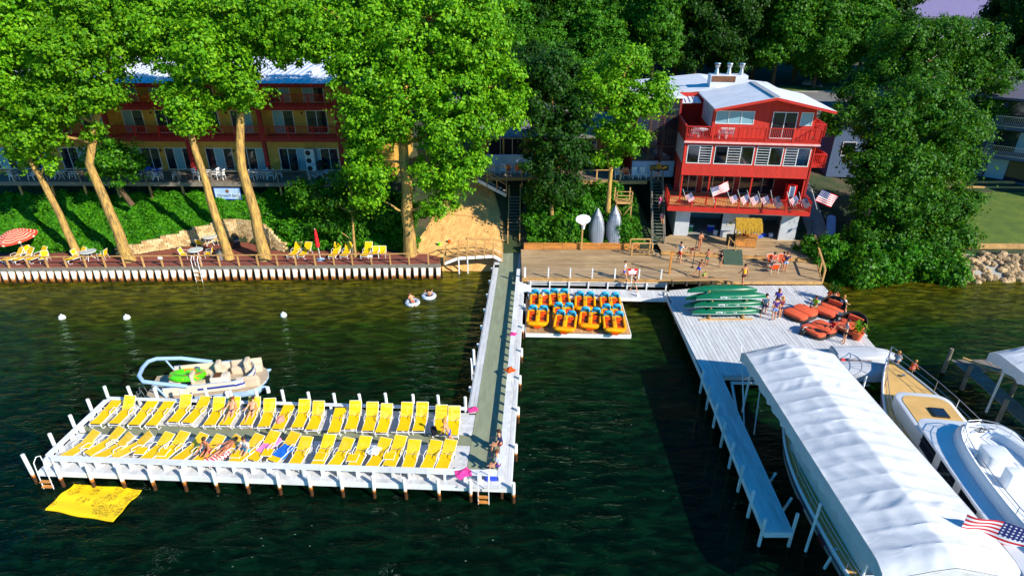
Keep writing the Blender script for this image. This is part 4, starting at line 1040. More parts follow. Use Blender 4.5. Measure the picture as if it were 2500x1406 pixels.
def crown_mesh(name, blobs, per, mat, seed, size=.118, clump=.58, k=84):
    """blobs (x,y,z,r[,squash]); clumps of leaves through each blob's shell, with gaps between clumps"""
    g = np.random.default_rng(seed)
    Cs, Ns = [], []
    for b in blobs:
        c = np.array(b[:3]); r = b[3]; sq = b[4] if len(b) > 4 else .85
        m_ = max(4, int(per * r * r))
        d = g.normal(size=(m_,3)); d /= np.linalg.norm(d, axis=1, keepdims=True)
        rad = r * (.4 + .72 * g.random(m_)**.7)
        cc = c + d * rad[:,None] * np.array([1,1,sq])
        rc = clump * (.5 + 1.0*g.random(m_)**1.5)
        o = g.normal(size=(m_,k,3)) * rc[:,None,None] * np.array([.55,.55,.38])
        pts = (cc[:,None,:] + o).reshape(-1,3)
        out = np.repeat(d, k, 0)
        nn = out*.55 + o.reshape(-1,3)/ (np.linalg.norm(o.reshape(-1,3),axis=1,keepdims=True)+1e-6)*.6 + np.array([0,0,.35]) + g.normal(size=pts.shape)*.45
        Cs.append(pts); Ns.append(nn)
    C = np.concatenate(Cs); N = np.concatenate(Ns); N /= np.linalg.norm(N, axis=1, keepdims=True)+1e-9
    n = len(C)
    T = g.normal(size=(n,3)); T[:,2] -= .5
    s = size * (.65 + .7*g.random(n))
    return quads_mesh(name, C, N, T, s, s*.72, mat)
def limb(m_, a, b, r0, r1, rnd_, n=6, seg=5, sag=.5):
    a, b = Vector(a), Vector(b); pts = []
    L = (b-a).length
    for i in range(seg+1):
        t = i/seg; p = a.lerp(b, t)
        p.z += math.sin(t*math.pi)*L*.08*sag
        if 0 < i < seg: p += Vector((rnd_.uniform(-1,1), rnd_.uniform(-1,1), rnd_.uniform(-1,1)))*L*.035
        pts.append(p)
    m_.tube(pts, [r0+(r1-r0)*i/seg for i in range(seg+1)], n)
    return pts
def tree(name, label, base, path, r0, blobs, mat, seed, per=13, barkm=None, group=None, size=.118, clump=.58, k=84, twigs=2):
    """base: foot of the trunk, path: further trunk points (world); blobs in world"""
    rd = random.Random(seed)
    base = Vector(base)
    t = thing(name, label, "tree", base, 0, group)
    loc = lambda p: Vector(p) - base
    m_ = MB()
    pts = [loc(base)-Vector((0,0,.5))] + [loc(p) for p in path]
    # resample with slight wobble
    fine = []
    for a, b in zip(pts, pts[1:]):
        n_ = max(2, int((b-a).length/1.2))
        for i in range(n_): fine.append(a.lerp(b, i/n_) + Vector((rd.uniform(-1,1), rd.uniform(-1,1), 0))*r0*.16)
    fine.append(pts[-1])
    k_ = len(fine)
    rr = [r0*(1.25 if i == 0 else 1.08 if i == 1 else 1.0) * (1-.62*i/(k_-1)) for i in range(k_)]
    m_.tube(fine, rr, 12)
    for b in blobs:
        c = loc(b[:3])
        cand = [p for p in fine if p.z < c.z - .3] or fine[:2]
        a = min(cand[len(cand)//4:] or cand, key=lambda p: (p-c).length + abs(p.z-(c.z-2.0))*.3)
        r1 = max(.05, min(.5*r0, .045*b[3]*1.6))
        e = limb(m_, a, c, r1, .03, rd)
        for q in range(twigs):
            d = Vector((rd.uniform(-1,1), rd.uniform(-1,1), rd.uniform(-.4,1))).normalized()*b[3]*rd.uniform(.5,.95)
            limb(m_, e[3 if q % 2 else 4], c+d, r1*.4, .015, rd, 4, 4)
    m_.build("trunk", barkm or bark, t, smooth=True)
    lb = [(b[0]-base.x, b[1]-base.y, b[2]-base.z) + tuple(b[3:]) for b in blobs]
    link("crown", crown_mesh("crown", lb, per, mat, seed, size, clump, k), t)
    return t
def B(px_, py_, Y, r, sq=.85):
    p = atY(px_, py_, Y); return (p.x, p.y, p.z, r, sq)
GL = "cottonwood trees along the patio"
tree("cottonwood_tree", "slender leaning cottonwood beside the open striped umbrella", at(192,625,1.2), [atY(125,480,45.4), atY(45,340,45.8), atY(-20,200,46.5), atY(-30,100,47)], .30,
     [B(30,60,46.5,3.1),B(-70,150,46.5,3.2),B(50,175,46,2.6),B(120,90,47,2.6),B(-40,280,46,2.4),B(30,270,45.6,1.9),B(-50,20,48,3.2),B(50,375,45.5,1.0),B(110,402,45.2,.7)], leaf_bright, 1)
tree("cottonwood_tree", "tall cottonwood whose trunk forks low, between umbrella and stone wall", at(318,637,1.2), [atY(268,520,44.5), atY(218,400,44.8), atY(228,300,45), atY(272,200,45.6), atY(255,90,46.5)], .42,
     [B(200,190,45.5,2.7),B(255,90,46.5,3.0),B(140,255,45,2.2),B(90,320,44.6,1.9),B(330,40,48,2.9),B(170,20,48,3.2),B(240,235,44.5,1.5),B(235,325,44.8,.8),B(150,130,44.5,2)], leaf_bright, 2)
tree("cottonwood_tree", "cottonwood with straight leaning trunk right of the stone wall alcove table", at(562,632,1.2), [atY(515,490,44.9), atY(465,330,45.1), atY(440,210,45.6), atY(430,80,46.6)], .36,
     [B(420,105,46.5,2.7),B(490,170,45,1.8),B(450,245,44.8,1.5),B(400,30,48,3.0),B(520,50,47.5,2.9),B(470,290,44.8,1.2),B(550,150,45.5,2.1),B(365,80,46.5,1.7),B(500,120,44.6,2)], leaf_bright, 3)
tree("cottonwood_tree", "cottonwood with thick curved gnarled trunk near the closed red umbrella", at(650,632,1.2), [atY(620,520,44.8), atY(590,410,45), atY(585,280,45.3), atY(550,170,45.8), atY(590,60,46.8)], .46,
     [B(600,60,46.8,2.9),B(650,100,46,2.1),B(720,60,47,3.0),B(600,215,45,1.5),B(745,80,46,2.3),B(560,240,45,1.1),B(660,20,48,3.0)], leaf_bright, 4)
tree("cottonwood_tree", "biggest cottonwood with upright furrowed trunk beside the sand slope", at(1000,628,1.0), [atY(995,520,45), atY(988,400,45.2), atY(975,260,45.6), atY(960,120,46.5), atY(980,20,47.5)], .52,
     [B(820,70,46.5,2.9),B(900,40,47.5,3.2),B(980,100,46,3.0),B(1070,50,47,3.2),B(1150,110,46,2.8),B(1215,210,45.6,2.2),B(1110,215,44.8,2.6),B(1000,220,44.4,2.5),B(900,190,45,2.6),B(1160,20,48,2.9),
      B(860,150,46,1.7),B(890,290,44.8,2.1),B(950,310,44.4,1.8),B(1080,320,44.2,2.2),B(1170,300,45,2.0),B(1240,290,46,1.2),B(890,390,44.8,1.5),B(912,425,44.6,1.4),B(1065,420,44.2,1.7),B(1120,420,44.6,1.6),B(900,475,44.8,1.3),B(1065,500,44.4,1.1),B(1090,490,44.6,1.0),B(880,345,45,1.2),B(1160,400,45.4,1.2)], leaf_bright, 5)
tree("young_tree", "thin young tree with single pale stem between yellow lounge chairs on the patio", at(866,628,1.2), [atY(860,520,46), atY(857,450,46.3)], .13,
     [B(850,440,46.5,1.3),B(880,500,46.2,1.0),B(820,490,46.6,1.1),B(760,470,47.5,1.5),B(800,540,47,1.1)], leaf_mid, 6, barkm=bark)
tree("hillside_tree", "dark leafy tree with leaning stem on the ivy bank behind the forked cottonwood", atY(320,488,49.5), [atY(270,430,49.6), atY(262,380,49.8)], .2,
     [B(290,380,49,1.7),B(230,400,49,1.3),B(330,400,49,1.1),B(260,420,48.6,1.3)], leaf_mid, 7, barkm=bark_dark)
tree("hillside_tree", "dark tree standing before the brick lodge above the middle bushes", atY(1350,560,48.6), [atY(1346,470,48.8), atY(1345,380,49), atY(1350,220,49.6)], .2,
     [B(1350,180,50,2.2),B(1310,260,49.4,1.9),B(1400,270,49.4,1.9),B(1350,330,48.6,2.2),B(1310,390,48.6,1.6),B(1400,380,48.6,1.6),B(1350,440,48.2,1.7),B(1320,480,48.2,1.1),B(1390,460,48.4,1.2),B(1290,180,51,1.6)], leaf_dark, 8, barkm=bark)
tree("hillside_tree", "light green tree with bare yellow stem left of the red house stairs", atY(1484,505,48.8), [atY(1492,420,49), atY(1500,330,49.2), atY(1520,200,49.8)], .2,
     [B(1530,165,50,1.9),B(1470,200,50,1.8),B(1590,235,49.8,1.7),B(1530,260,49.4,1.6),B(1500,330,48.8,1.5),B(1550,345,48.8,1.2),B(1480,380,48.6,1.1),B(1440,250,50,1.5),B(1610,210,50.2,1.0)], leaf_bright, 9, barkm=bark)
# right hand shore
tree("shore_tree", "massive dense green tree covering the shore between red house and lawn", (30.5,47.5,1.4), [(30.6,48,5),(31,48.6,9),(31.4,49,12)], .4,
     [B(2235,255,50,2.6),B(2165,300,49,2.1),B(2300,310,50,2.4),B(2120,400,48,1.9),B(2190,400,47.5,2.3),B(2270,410,48,2.3),B(2340,400,50,1.7),B(2150,490,46.5,2.0),B(2230,500,46.5,2.1),B(2310,500,47,2.0),B(2110,570,46,1.5),B(2180,590,45.6,1.7),B(2270,590,45.6,1.7),B(2340,575,46.4,1.4),B(2370,490,47.5,1.2)], leaf_mid, 10, per=19, barkm=bark_dark)
tree("lawn_tree", "spreading tree with pale forked limbs behind the shore tree near the apartment block", (39.5,62,3.6), [(39.6,62,7),(39.2,62,10),(39.5,62,14)], .3,
     [B(2200,100,63,2.6),B(2290,95,63,2.6),B(2380,110,63,2.4),B(2430,190,62,2.0),B(2340,180,62,2.2),B(2250,180,61,2.2),B(2150,170,63,2.0),B(2300,270,60,2.0),B(2380,320,60,1.6),B(2090,230,62,1.7),B(2050,290,60,1.6),B(2150,260,60,1.6),B(2410,260,62,1.4)], leaf_mid, 11, per=15, barkm=bark)
rs = random.Random(21)
def shrub_mesh(seed, mat, n=7, size=.085, h=1.0):
    g = random.Random(seed)
    bl = [(g.uniform(-.7,.7), g.uniform(-.5,.5), g.uniform(.35,.95)*h, g.uniform(.4,.7), .85) for _ in range(n)]
    return crown_mesh("foliage", bl, 60, mat, seed, size, .26, 30)
SHR = [shrub_mesh(100+i, mt) for i, mt in enumerate((leaf_mid, leaf_ivy, leaf_mid, leaf_ivy))]
stm = MB()
for a in range(5):
    stm.tube([(0,0,-.3),(math.cos(a*1.3)*.2,math.sin(a*1.3)*.2,.4),(math.cos(a*1.3)*.5,math.sin(a*1.3)*.4,.9)], .02, 4)
STEM = stm.mesh("stems", bark_dark)
def shrub(x, y, s, label, group, k=None, z=None):
    z = ground_z(x, y) if z is None else z
    t = thing("shrub", label, "shrub", (x,y,z), rs.uniform(0,6.28), group, (s,s,s*rs.uniform(.9,1.25)))
    link("foliage", SHR[rs.randrange(4) if k is None else k], t); link("stems", STEM, t)
for i in range(26):
    x = 1.9+7.5*i/25; shrub(x, rs.uniform(47.2,51.6), rs.uniform(.8,1.35), "leafy green shrub on the bank " + ("beside the pier stairs" if x < 3.5 else "behind the planter wall" if x < 5.8 else "behind the upright rowboats" if x < 8 else "under the lookout platform"), "shrubs on the middle bank")
for i in range(24):
    x = 25.2+10.3*i/23; shrub(x, rs.uniform(42.6,45.6), rs.uniform(.9,1.6), "bushy green shrub overhanging the water " + ("beside the brown deck railing" if x < 28 else "under the big shore tree" if x < 32.5 else "beside the shore rocks"), "shrubs on the right shore")
for i in range(12): shrub(rs.uniform(-9.6,-8.3), rs.uniform(46.3,50.5), rs.uniform(.6,1.1), "shrub at the left edge of the sand slope", "shrubs beside the sand")
for i in range(16): shrub(rs.uniform(-19,-9.8), rs.uniform(47.0,50.5), rs.uniform(.9,1.5), "dark shrub behind the yellow lounge chairs on the patio bank", "shrubs on the patio bank")
# ivy bank: one leafy mass
g = np.random.default_rng(5)
n = 70000
X = g.uniform(-58,-8.9,n); Yv = g.random(n)**1.1
yb = np.array([interp(x, YB) for x in X]) + .25
Y = yb + Yv*(52.4-yb)
hum = .28 + .28*np.sin(X*1.3+np.sin(Y*1.7)*1.5)*np.sin(Y*1.9+X*.6) + .16*np.sin(X*3.7+Y*2.9)
Z = np.array([ground_z(a, b) for a, b in zip(X, Y)]) + np.clip(hum,0,None)*g.random(n)**.5 + .05
N = np.stack([g.normal(size=n)*.45+.15*np.cos(X*1.3), g.normal(size=n)*.45-.45, np.full(n,.8)],1); N /= np.linalg.norm(N,axis=1,keepdims=True)
T = g.normal(size=(n,3))
s = .13*(.6+.8*g.random(n))
tag(link("ivy_bank", quads_mesh("ivy_bank", np.stack([X,Y,Z],1), N, T, s, s*.8, leaf_ivy), kind="stuff"), "dense green ivy covering the bank between patio and motel terrace", "ivy")
# undergrowth on the middle bank and right shore
n = 26000
X = np.concatenate([g.uniform(1.3,11.2,n//2), g.uniform(24.6,37,n//2)]); Y = np.concatenate([g.uniform(46.7,52.2,n//2), g.uniform(42.5,47.5,n//2)])
Z = np.array([ground_z(a, b) for a, b in zip(X, Y)]) + g.random(n)*.3 + .03
N = np.stack([g.normal(size=n)*.45, g.normal(size=n)*.45-.4, np.full(n,.8)],1); N /= np.linalg.norm(N,axis=1,keepdims=True)
s = .11*(.6+.8*g.random(n))
tag(link("undergrowth", quads_mesh("undergrowth", np.stack([X,Y,Z],1), N, g.normal(size=(n,3)), s, s*.7, leaf_mid), kind="stuff"), "low leafy undergrowth on the banks beside the decks", "undergrowth")
# ---- wooded hill behind the road
def proto(seed, mat, h, w):
    gg = random.Random(seed); bl = []
    for i in range(15):
        a = gg.uniform(0,6.28); zz = gg.uniform(.28,1.0); rr = w*math.sqrt(max(.05,1-(zz-.55)**2/.28))*gg.uniform(.2,.75)
        bl.append((math.cos(a)*rr, math.sin(a)*rr, h*zz-1.0, gg.uniform(1.7,2.6), .85))
    m_ = MB(); m_.tube([(0,0,-.6),(0,0,h*.4),(.3,.2,h*.8)], [.35,.26,.1], 8)
    for b in bl[:9]: limb(m_, (0,0,h*.35*gg.uniform(.7,1.6)), b[:3], .12, .03, gg, 5, 3)
    return crown_mesh("crown", bl, 15, mat, seed, .19, .7, 50), m_.mesh("trunk", bark_dark, True)
PRO = [proto(201, leaf_mid, 15, 5), proto(202, leaf_dark, 16, 5), proto(203, leaf_mid, 13, 4.5)]
far = []
spots = [(1225,97,1.0,0),(1290,106,1.1,1),(1330,101,.8,0),(1400,108,1.1,0),(1460,103,.95,0),(1530,108,1.15,2),(1600,104,1.0,0),(1655,110,1.2,1),(1705,106,1.1,1),(1760,109,1.2,1),(1800,105,.9,1),(1850,110,1.2,1),(1905,105.5,1.05,0),(1955,108,1.2,0),(2010,104,1.0,2),(2060,109,1.1,0),(2115,105,1.0,0),(2165,112,1.2,1),(2460,98,1.1,1),(2520,90,1.0,1),(2590,95,1.2,0),
         (1150,108,1.2,0),(1060,106,1.1,1),(960,110,1.2,0),(860,107,1.1,2),(760,110,1.2,0),(660,106,1.1,1),(560,110,1.2,0),(460,108,1.1,2),(360,110,1.2,0),(250,107,1.2,1),(140,110,1.2,0),(30,106,1.1,2),(-80,110,1.2,0),(-190,107,1.2,1),
         (1250,118,1.2,1),(1380,120,1.3,1),(1500,122,1.3,1),(1620,120,1.3,1),(1740,121,1.3,1),(1860,120,1.3,1),(1980,122,1.2,1),(2090,118,1.1,1)]
for px_, Y, s, k in spots:
    x = atY(px_, 100, Y).x
    wh = "behind the motel" if px_ < 900 else "behind the brick lodge" if px_ < 1480 else "left of the red house roof" if px_ < 1680 else "behind the red house roof" if px_ < 2100 else "beyond the apartment block"
    kind = ("green maple tree", "dark shaded tree", "rounded lighter tree")[k] + " on the wooded hill " + wh  # the darker trees differ by leaf colour alone
    t = thing("forest_tree", kind, "tree", (x, Y, ground_z(x, Y)), rs.uniform(0,6.28), "trees on the wooded hill", (s,s,s*rs.uniform(.9,1.12)))
    link("crown", PRO[k][0], t); link("trunk", PRO[k][1], t)
for px_, Y, s, k in [(1210,75,.62,1),(1290,74,.6,1),(1400,78,.62,0)]:
    x = atY(px_, 100, Y).x
    t = thing("yard_tree", "shady tree in the yard between brick lodge and road", "tree", (x, Y, ground_z(x, Y)), rs.uniform(0,6.28), "trees in the lodge yard", s)
    link("crown", PRO[k][0], t); link("trunk", PRO[k][1], t)
# stone blocks along the far verge
rk = MB(); rk.ell((0,0,0),(.8,.6,.45),8,5)
for v_i, v_ in enumerate(rk.v): rk.v[v_i] = tuple(c*(1+.12*math.sin(v_i*2.3+c*9)) for c in v_)
ROCK = rk.mesh("boulder", pm("grey_boulder", lin(150,140,126), .9, .25, 2, bump=.6), True)
for px_, py_, s in [(1965,205,1.5),(2000,212,.8),(2035,200,.7),(1630,192,1.1)]:
    p = at(px_, py_, 6.0); tag(link("boulder", ROCK, None, (p.x, min(p.y,107), ground_z(p.x, min(p.y,107))+.3), (0,0,rs.uniform(0,6)), s), "grey boulder on the verge beyond the road behind the red house", "boulder", "boulders beyond the road")
# ================================================================== FURNITURE AND BOATS
ORD = ["first","second","third","fourth","fifth","sixth","seventh","eighth","ninth","tenth","eleventh","twelfth","thirteenth","fourteenth","fifteenth","sixteenth","seventeenth","eighteenth","nineteenth","twentieth","twenty-first","twenty-second"]
def rbox(m, x0, x1, y0, y1, z0, z1, r=.1, bev=.04, n=3):
    """rounded-corner block with a bevelled top"""
    def ring(ins, z):
        P_ = []; rr = max(.005, r-ins)
        for cx, cy, a0 in ((x1-ins-rr,y1-ins-rr,0),(x0+ins+rr,y1-ins-rr,90),(x0+ins+rr,y0+ins+rr,180),(x1-ins-rr,y0+ins+rr,270)):
            for k in range(n+1):
                a = R(a0+90*k/n); P_.append((cx+rr*math.cos(a), cy+rr*math.sin(a), z))
        return P_
    m.loft([ring(0,z0), ring(0,z1-bev), ring(bev*.3,z1-bev*.3), ring(bev,z1)])
    return m
def lounger(ang, name="lounge_chair"):
    t = thing(name, "yellow strap lounge chair", "lounge chair")
    L1, L2, w, z = 1.15, .75, .3, .33
    a = R(ang); by, bz = L1+L2*math.cos(a), z+L2*math.sin(a)
    f = MB()
    for s in (-w, w): f.tube([(s,0,z-.06),(s,.04,z),(s,L1,z),(s,by,bz)], .02, 6)
    f.tube([(-w,0,z-.06),(w,0,z-.06)], .02, 6); f.tube([(-w,by,bz),(w,by,bz)], .02, 6); f.tube([(-w,L1,z-.03),(w,L1,z-.03)], .018, 6)
    f.build("frame", white_plastic, t, smooth=True)
    for s in (-w, w):
        l_ = MB(); l_.tube([(s,.08,z),(s,.02,.16),(s,.1,.02),(s,.3,.02)], .018, 5); l_.build("leg", white_plastic, t)
        l_ = MB(); l_.tube([(s,1.3,.02),(s,1.5,.02),(s,1.42,.18),(s,L1-.05,z)], .018, 5); l_.build("leg", white_plastic, t)
    for s in (-w-.02, w+.02): MB().tube([(s,.75,z),(s,.8,z+.2),(s,1.15,z+.22),(s,L1+.18,z+.02)], .016, 5).build("armrest", white_plastic, t)
    b = MB()
    for i in range(17):
        y = .05+i*.065; sg = .012*math.sin(math.pi*i/16); b.bx(-w-.01,w+.01,y,y+.056,z+.012-sg,z+.024-sg)
    b.build("seat_straps", yellow_strap, t, kind="stuff")
    b = MB(); d = Vector((0,math.cos(a),math.sin(a))); nrm = Vector((0,-math.sin(a),math.cos(a)))
    for i in range(11):
        p = Vector((0,L1,z)) + d*(.04+i*.065) + nrm*.018; q_ = p + d*.056
        b.bar(p+d*.028-Vector((w+.01,0,0)), p+d*.028+Vector((w+.01,0,0)), .056, .012, up=nrm)
    b.build("back_straps", yellow_strap, t, kind="stuff")
    return t
LG = {'f': lounger(6), 's': lounger(26), 'u': lounger(52)}
LG_used = {}
def put_lounger(k, loc, rz, label, group):
    if k not in LG_used:
        LG_used[k] = 1; CH[LG[k].name] = [(c, list(c.children)) for c in LG[k].children]
        o = LG[k]; o.location = loc; o.rotation_euler = (0,0,rz); o["label"] = label; o["group"] = group; return o
    return dup(LG[k], loc, rz, label, group)
BACK = [(284,980,235,1034,'f'),(316,968,280,1034,'u'),(371,982,329,1036,'f'),(412,983,371,1037,'f'),(453,965,425,1029,'u'),(502,970,458,1032,'s'),(534,972,512,1037,'u'),(571,972,550,1036,'u'),(620,972,602,1036,'u'),(658,974,644,1042,'u'),(706,991,679,1046,'f'),(743,977,726,1043,'u'),(777,982,762,1047,'u'),(832,998,815,1055,'f'),(868,979,855,1049,'u'),(909,983,898,1052,'u'),(944,988,931,1055,'u'),(994,984,983,1052,'u'),(1031,984,1022,1051,'u'),(1078,992,1071,1058,'u'),(1109,995,1104,1060,'u')]
FRONT = [(223,1060,164,1113,'s'),(274,1058,238,1096,'s'),(305,1068,246,1115,'s'),(355,1064,289,1110,'s'),(399,1069,362,1116,'s'),(435,1068,404,1112,'s'),(479,1073,446,1114,'s'),(527,1073,486,1124,'s'),(562,1078,528,1116,'s'),(616,1076,588,1116,'s'),(656,1069,633,1108,'s'),(707,1070,680,1112,'s'),(740,1082,724,1126,'s'),(797,1077,783,1120,'s'),(845,1079,817,1134,'s'),(886,1080,871,1126,'s'),(934,1083,914,1130,'s'),(971,1080,958,1122,'s'),(1010,1083,996,1142,'s'),(1062,1084,1041,1143,'s'),(1096,1087,1081,1137,'s')]
HZ = {'f':.42,'s':.66,'u':.92}
SPOT = {}
for row, name in ((BACK, "rear"), (FRONT, "front")):
    for i, (hx, hy, fx, fy, k) in enumerate(row):
        ft = at(fx, fy, ZD+.3); hd = at(hx, hy, ZD+HZ[k])
        d = hd - ft; rz = math.atan2(-d.x, d.y)
        # keep the full length, centred on the measured middle
        mid = (ft+hd)/2; dv = Vector((-math.sin(rz), math.cos(rz), 0)); L_ = {'f':1.9,'s':1.82,'u':1.61}[k]
        p = mid - dv*L_/2; p.z = ZD+.008
        st = {'f': "lying flat", 's': "with low back", 'u': "with raised back"}[k]
        j = len(row)-1-i
        put_lounger(k, p, rz, "yellow strap lounger %s, %s from the walkway corner in the %s row" % (st, ORD[j], name), "yellow loungers on the sun deck")
        SPOT[(name, i)] = (p.copy(), rz, k)
# patio loungers
for i, (px_, py_, rz, k) in enumerate([(10,644,-.5,'u'),(36,644,-.5,'u'),(70,642,-.45,'u'),(165,643,-.55,'u'),(710,632,-.2,'u'),(735,632,-.2,'u'),(812,633,-.1,'u'),(840,632,-.1,'u'),(890,632,-.08,'u')]):
    p = at(px_, py_, 1.2+.05); 
    lab = "yellow lounge chair %s on the patio beside the %s" % (["by the fence","with its neighbour close","near the umbrella pole","alone","left of a pair","right of a pair","nearest the umbrella foot","next to the young tree","beyond the young tree"][i], "open striped umbrella" if i < 3 else ("slender leaning cottonwood" if i == 3 else "closed red umbrella"))
    put_lounger(k, (p.x, p.y-.1, 1.21), rz, lab, "yellow loungers on the patio")
def armchair(name="garden_chair", fab=None, lab="yellow strap garden chair", fr=None):
    fab = fab or yellow_strap; fr = fr or white_plastic
    t = thing(name, lab, "chair")
    for s in (-.27,.27):
        m_ = MB(); m_.tube([(s,-.28,.0),(s,-.28,.58),(s,.25,.6)], .016, 5); m_.build("leg", fr, t)
        m_ = MB(); m_.tube([(s,.32,.0),(s,.22,.4),(s,.35,.85)], .016, 5); m_.build("leg", fr, t)
    m_ = MB(); m_.tube([(-.27,.35,.85),(.27,.35,.85)], .016, 5); m_.tube([(-.27,-.28,.36),(.27,-.28,.36)], .016, 5); m_.build("frame", fr, t)
    m_ = MB(); m_.bx(-.26,.26,-.28,.24,.36,.39); m_.build("seat", fab, t)
    m_ = MB(); m_.bar((0,.235,.42),(0,.345,.84),.52,.02,up=(0,1,0)); m_.build("backrest", fab, t)
    return t
AC = armchair(); AC_used = []
def put(proto, used, loc, rz, label, group):
    if not used:
        used.append(1); CH[proto.name] = [(c, list(c.children)) for c in proto.children]
        proto.location = loc; proto.rotation_euler = (0,0,rz); proto["label"] = label; proto["group"] = group; return proto
    return dup(proto, loc, rz, label, group)
def round_table(name, lab, r=.55, top=None, base=.72):
    t = thing(name, lab, "table")
    MB().lathe([(r,base-.02),(r+.02,base),(r,base+.02)], 20).build("table_top", top or pm("pale_mesh_glass", lin(190,196,190), .3, .1), t, smooth=True)
    m_ = MB()
    P_ = [((r+.01)*math.cos(a*.314), (r+.01)*math.sin(a*.314), base) for a in range(21)]
    m_.tube(P_, .018, 5); m_.build("rim", white_plastic, t)
    for a in (.8,2.4,3.9,5.5):
        l_ = MB(); l_.tube([(.1*math.cos(a),.1*math.sin(a),base-.02),(.2*math.cos(a),.2*math.sin(a),.3),(.42*math.cos(a),.42*math.sin(a),0)], .018, 5); l_.build("leg", white_plastic, t)
    return t
T0 = round_table("patio_table", "round white patio table"); T_used = []
for (px_, py_, nm, chairs) in [(222,634,"beside the leaning cottonwood", [(-.95,.05,1.6),(1.0,.1,-1.5)]),(482,630,"at the front of the stone wall alcove", [(-.95,.0,1.6),(.95,.2,-1.4)]),(517,597,"under the grill in the stone wall alcove", [(-.85,.3,1.4),(-.5,-.7,3.0),(.95,.05,-1.5)])]:
    c = at(px_, py_, 1.2); c.z = 1.21
    put(T0, T_used, c, rs.uniform(0,1), "round white patio table " + nm, "round patio tables")
    for i, (dx, dy, rz) in enumerate(chairs):
        put(AC, AC_used, c+Vector((dx,dy,0)), rz, "yellow strap chair %s of the round table %s" % (["left","front","right"][i if len(chairs) == 3 else i*2], nm), "yellow patio chairs")
p = at(112,640,1.2); put(AC, AC_used, (p.x,p.y,1.21), .3, "yellow strap chair alone right of the open striped umbrella", "yellow patio chairs")
p = at(55,632,1.2); put(AC, AC_used, (p.x,p.y+.5,1.21), .2, "yellow strap chair behind the open umbrella's white pole", "yellow patio chairs")
for i, px_ in enumerate((918,935)):
    p = at(px_, 628, 1.2); put(AC, AC_used, (p.x,p.y,1.21), .0, "yellow strap chair %s of the upright pair beside the young tree" % ["left","right"][i], "yellow patio chairs")
# side tables of the sun deck
def side_table():
    t = thing("side_table", "small yellow side table", "table")
    m_ = MB()
    for i in range(7): m_.bx(-.24+i*.07,-.24+i*.07+.06,-.24,.24,.4,.42)
    m_.build("table_top", yellow_strap, t, kind="stuff")
    m_ = MB(); m_.tube([(-.25,-.25,.4),(.25,-.25,.4),(.25,.25,.4),(-.25,.25,.4),(-.25,-.25,.4)], .016, 5); m_.build("rim", white_plastic, t)
    for x in (-.24,.24):
        for y in (-.24,.24): l_ = MB(); l_.tube([(x,y,.4),(x*1.1,y*1.1,0)], .014, 5); l_.build("leg", white_plastic, t)
    return t
ST0 = side_table(); ST_used = []
for i, (px_, py_) in enumerate([(217,1093),(348,1108),(400,1112),(580,1116),(655,1112),(783,1122),(862,1125),(952,1120)]):
    p = at(px_, py_, ZD+.2); p.z = ZD+.008
    put(ST0, ST_used, p, -.05, "small yellow topped side table between front row loungers, %s from the swim ladder corner" % ORD[i], "side tables on the sun deck")
# white plastic chairs and orange folding chairs on the terraces
wc = thing("plastic_chair", "white plastic chair", "chair")
rbox(MB(), -.26,.26,-.25,.25,.4,.44,.06,.02).build("seat", white_plastic, wc)
m = MB()
for i in range(5): m.bar((-.2+i*.1,.24,.44),(-.2+i*.1,.34,.92),.07,.02,up=(0,1,0))
m.bar((-.26,.33,.9),(.26,.33,.9),.05,.09); m.build("backrest", white_plastic, wc)
for x in (-.24,.24):
    for y in (-.23,.23): l_ = MB(); l_.bar((x,y,.41),(x*1.1,y*1.15,0),.05,.05); l_.build("leg", white_plastic, wc)
    l_ = MB(); l_.tube([(x*1.1,-.23,.4),(x*1.12,-.22,.64),(x*1.12,.28,.66)], .025, 5); l_.build("armrest", white_plastic, wc)
wc_used = []
wt = round_table("plastic_table", "round white plastic table", .5, white_plastic); wt_used = []
for i, (px_, tb) in enumerate([(60,0),(150,1),(345,1),(360,1),(410,1),(500,1),(520,1),(620,1),(640,1),(655,1),(785,1),(800,1)]):
    p = at(px_, 440, 5.5)
    y = 52.2+.5*(i % 2)
    where = "motel terrace " + ["by its left stairs","near the ivy shrub","below the blue towels","beside the towel table","before the curtained door","above the lettered sign","right of the lettered sign","behind the gnarled trunk","right of the gnarled trunk","below the red column","left of the air conditioner stack","right of the air conditioner stack"][i]
    if i % 2: put(wt, wt_used, (p.x, y, 5.51), 0, "round white table on the " + where, "white terrace tables")
    for j, (dx, dy, rz) in enumerate([(-.8,.1,1.5),(.75,.3,-1.4)]): put(wc, wc_used, (p.x+dx, y+dy, 5.51), rz+rs.uniform(-.3,.3), "white plastic chair, %s one on the %s" % (["left","right"][j], where), "white terrace chairs")
orange_cloth = pm("orange_fabric", lin(226,84,14), .7, .1, 4)
oc = armchair("folding_chair", orange_cloth, "orange fabric folding chair"); oc_used = []
for px_, lab in [(1201,"w"),(1228,"w"),(1240,"o"),(1264,"o"),(1290,"w")]:
    p = at(px_, 428, 5.5); lb = "%s chair before the low blue wall above the sand slope" % ("white plastic" if lab == "w" else "orange fabric")
    (put(wc, wc_used, (p.x, 54.1, 5.51), 0, lb, "chairs before the blue wall") if lab == "w" else put(oc, oc_used, (p.x, 54.1, 5.51), 0, lb, "chairs before the blue wall"))
for px_, lab in [(1505,"w"),(1525,"o"),(1547,"w"),(1566,"w")]:
    p = at(px_, 432, 5.5); lb = "%s chair on the middle deck beside the IOWA sign" % ("white slatted" if lab == "w" else "orange fabric")
    (put(wc, wc_used, (p.x, 52.9, 5.51), .1, lb, "chairs beside the gold lettered sign") if lab == "w" else put(oc, oc_used, (p.x, 52.9, 5.51), .1, lb, "chairs beside the gold lettered sign"))
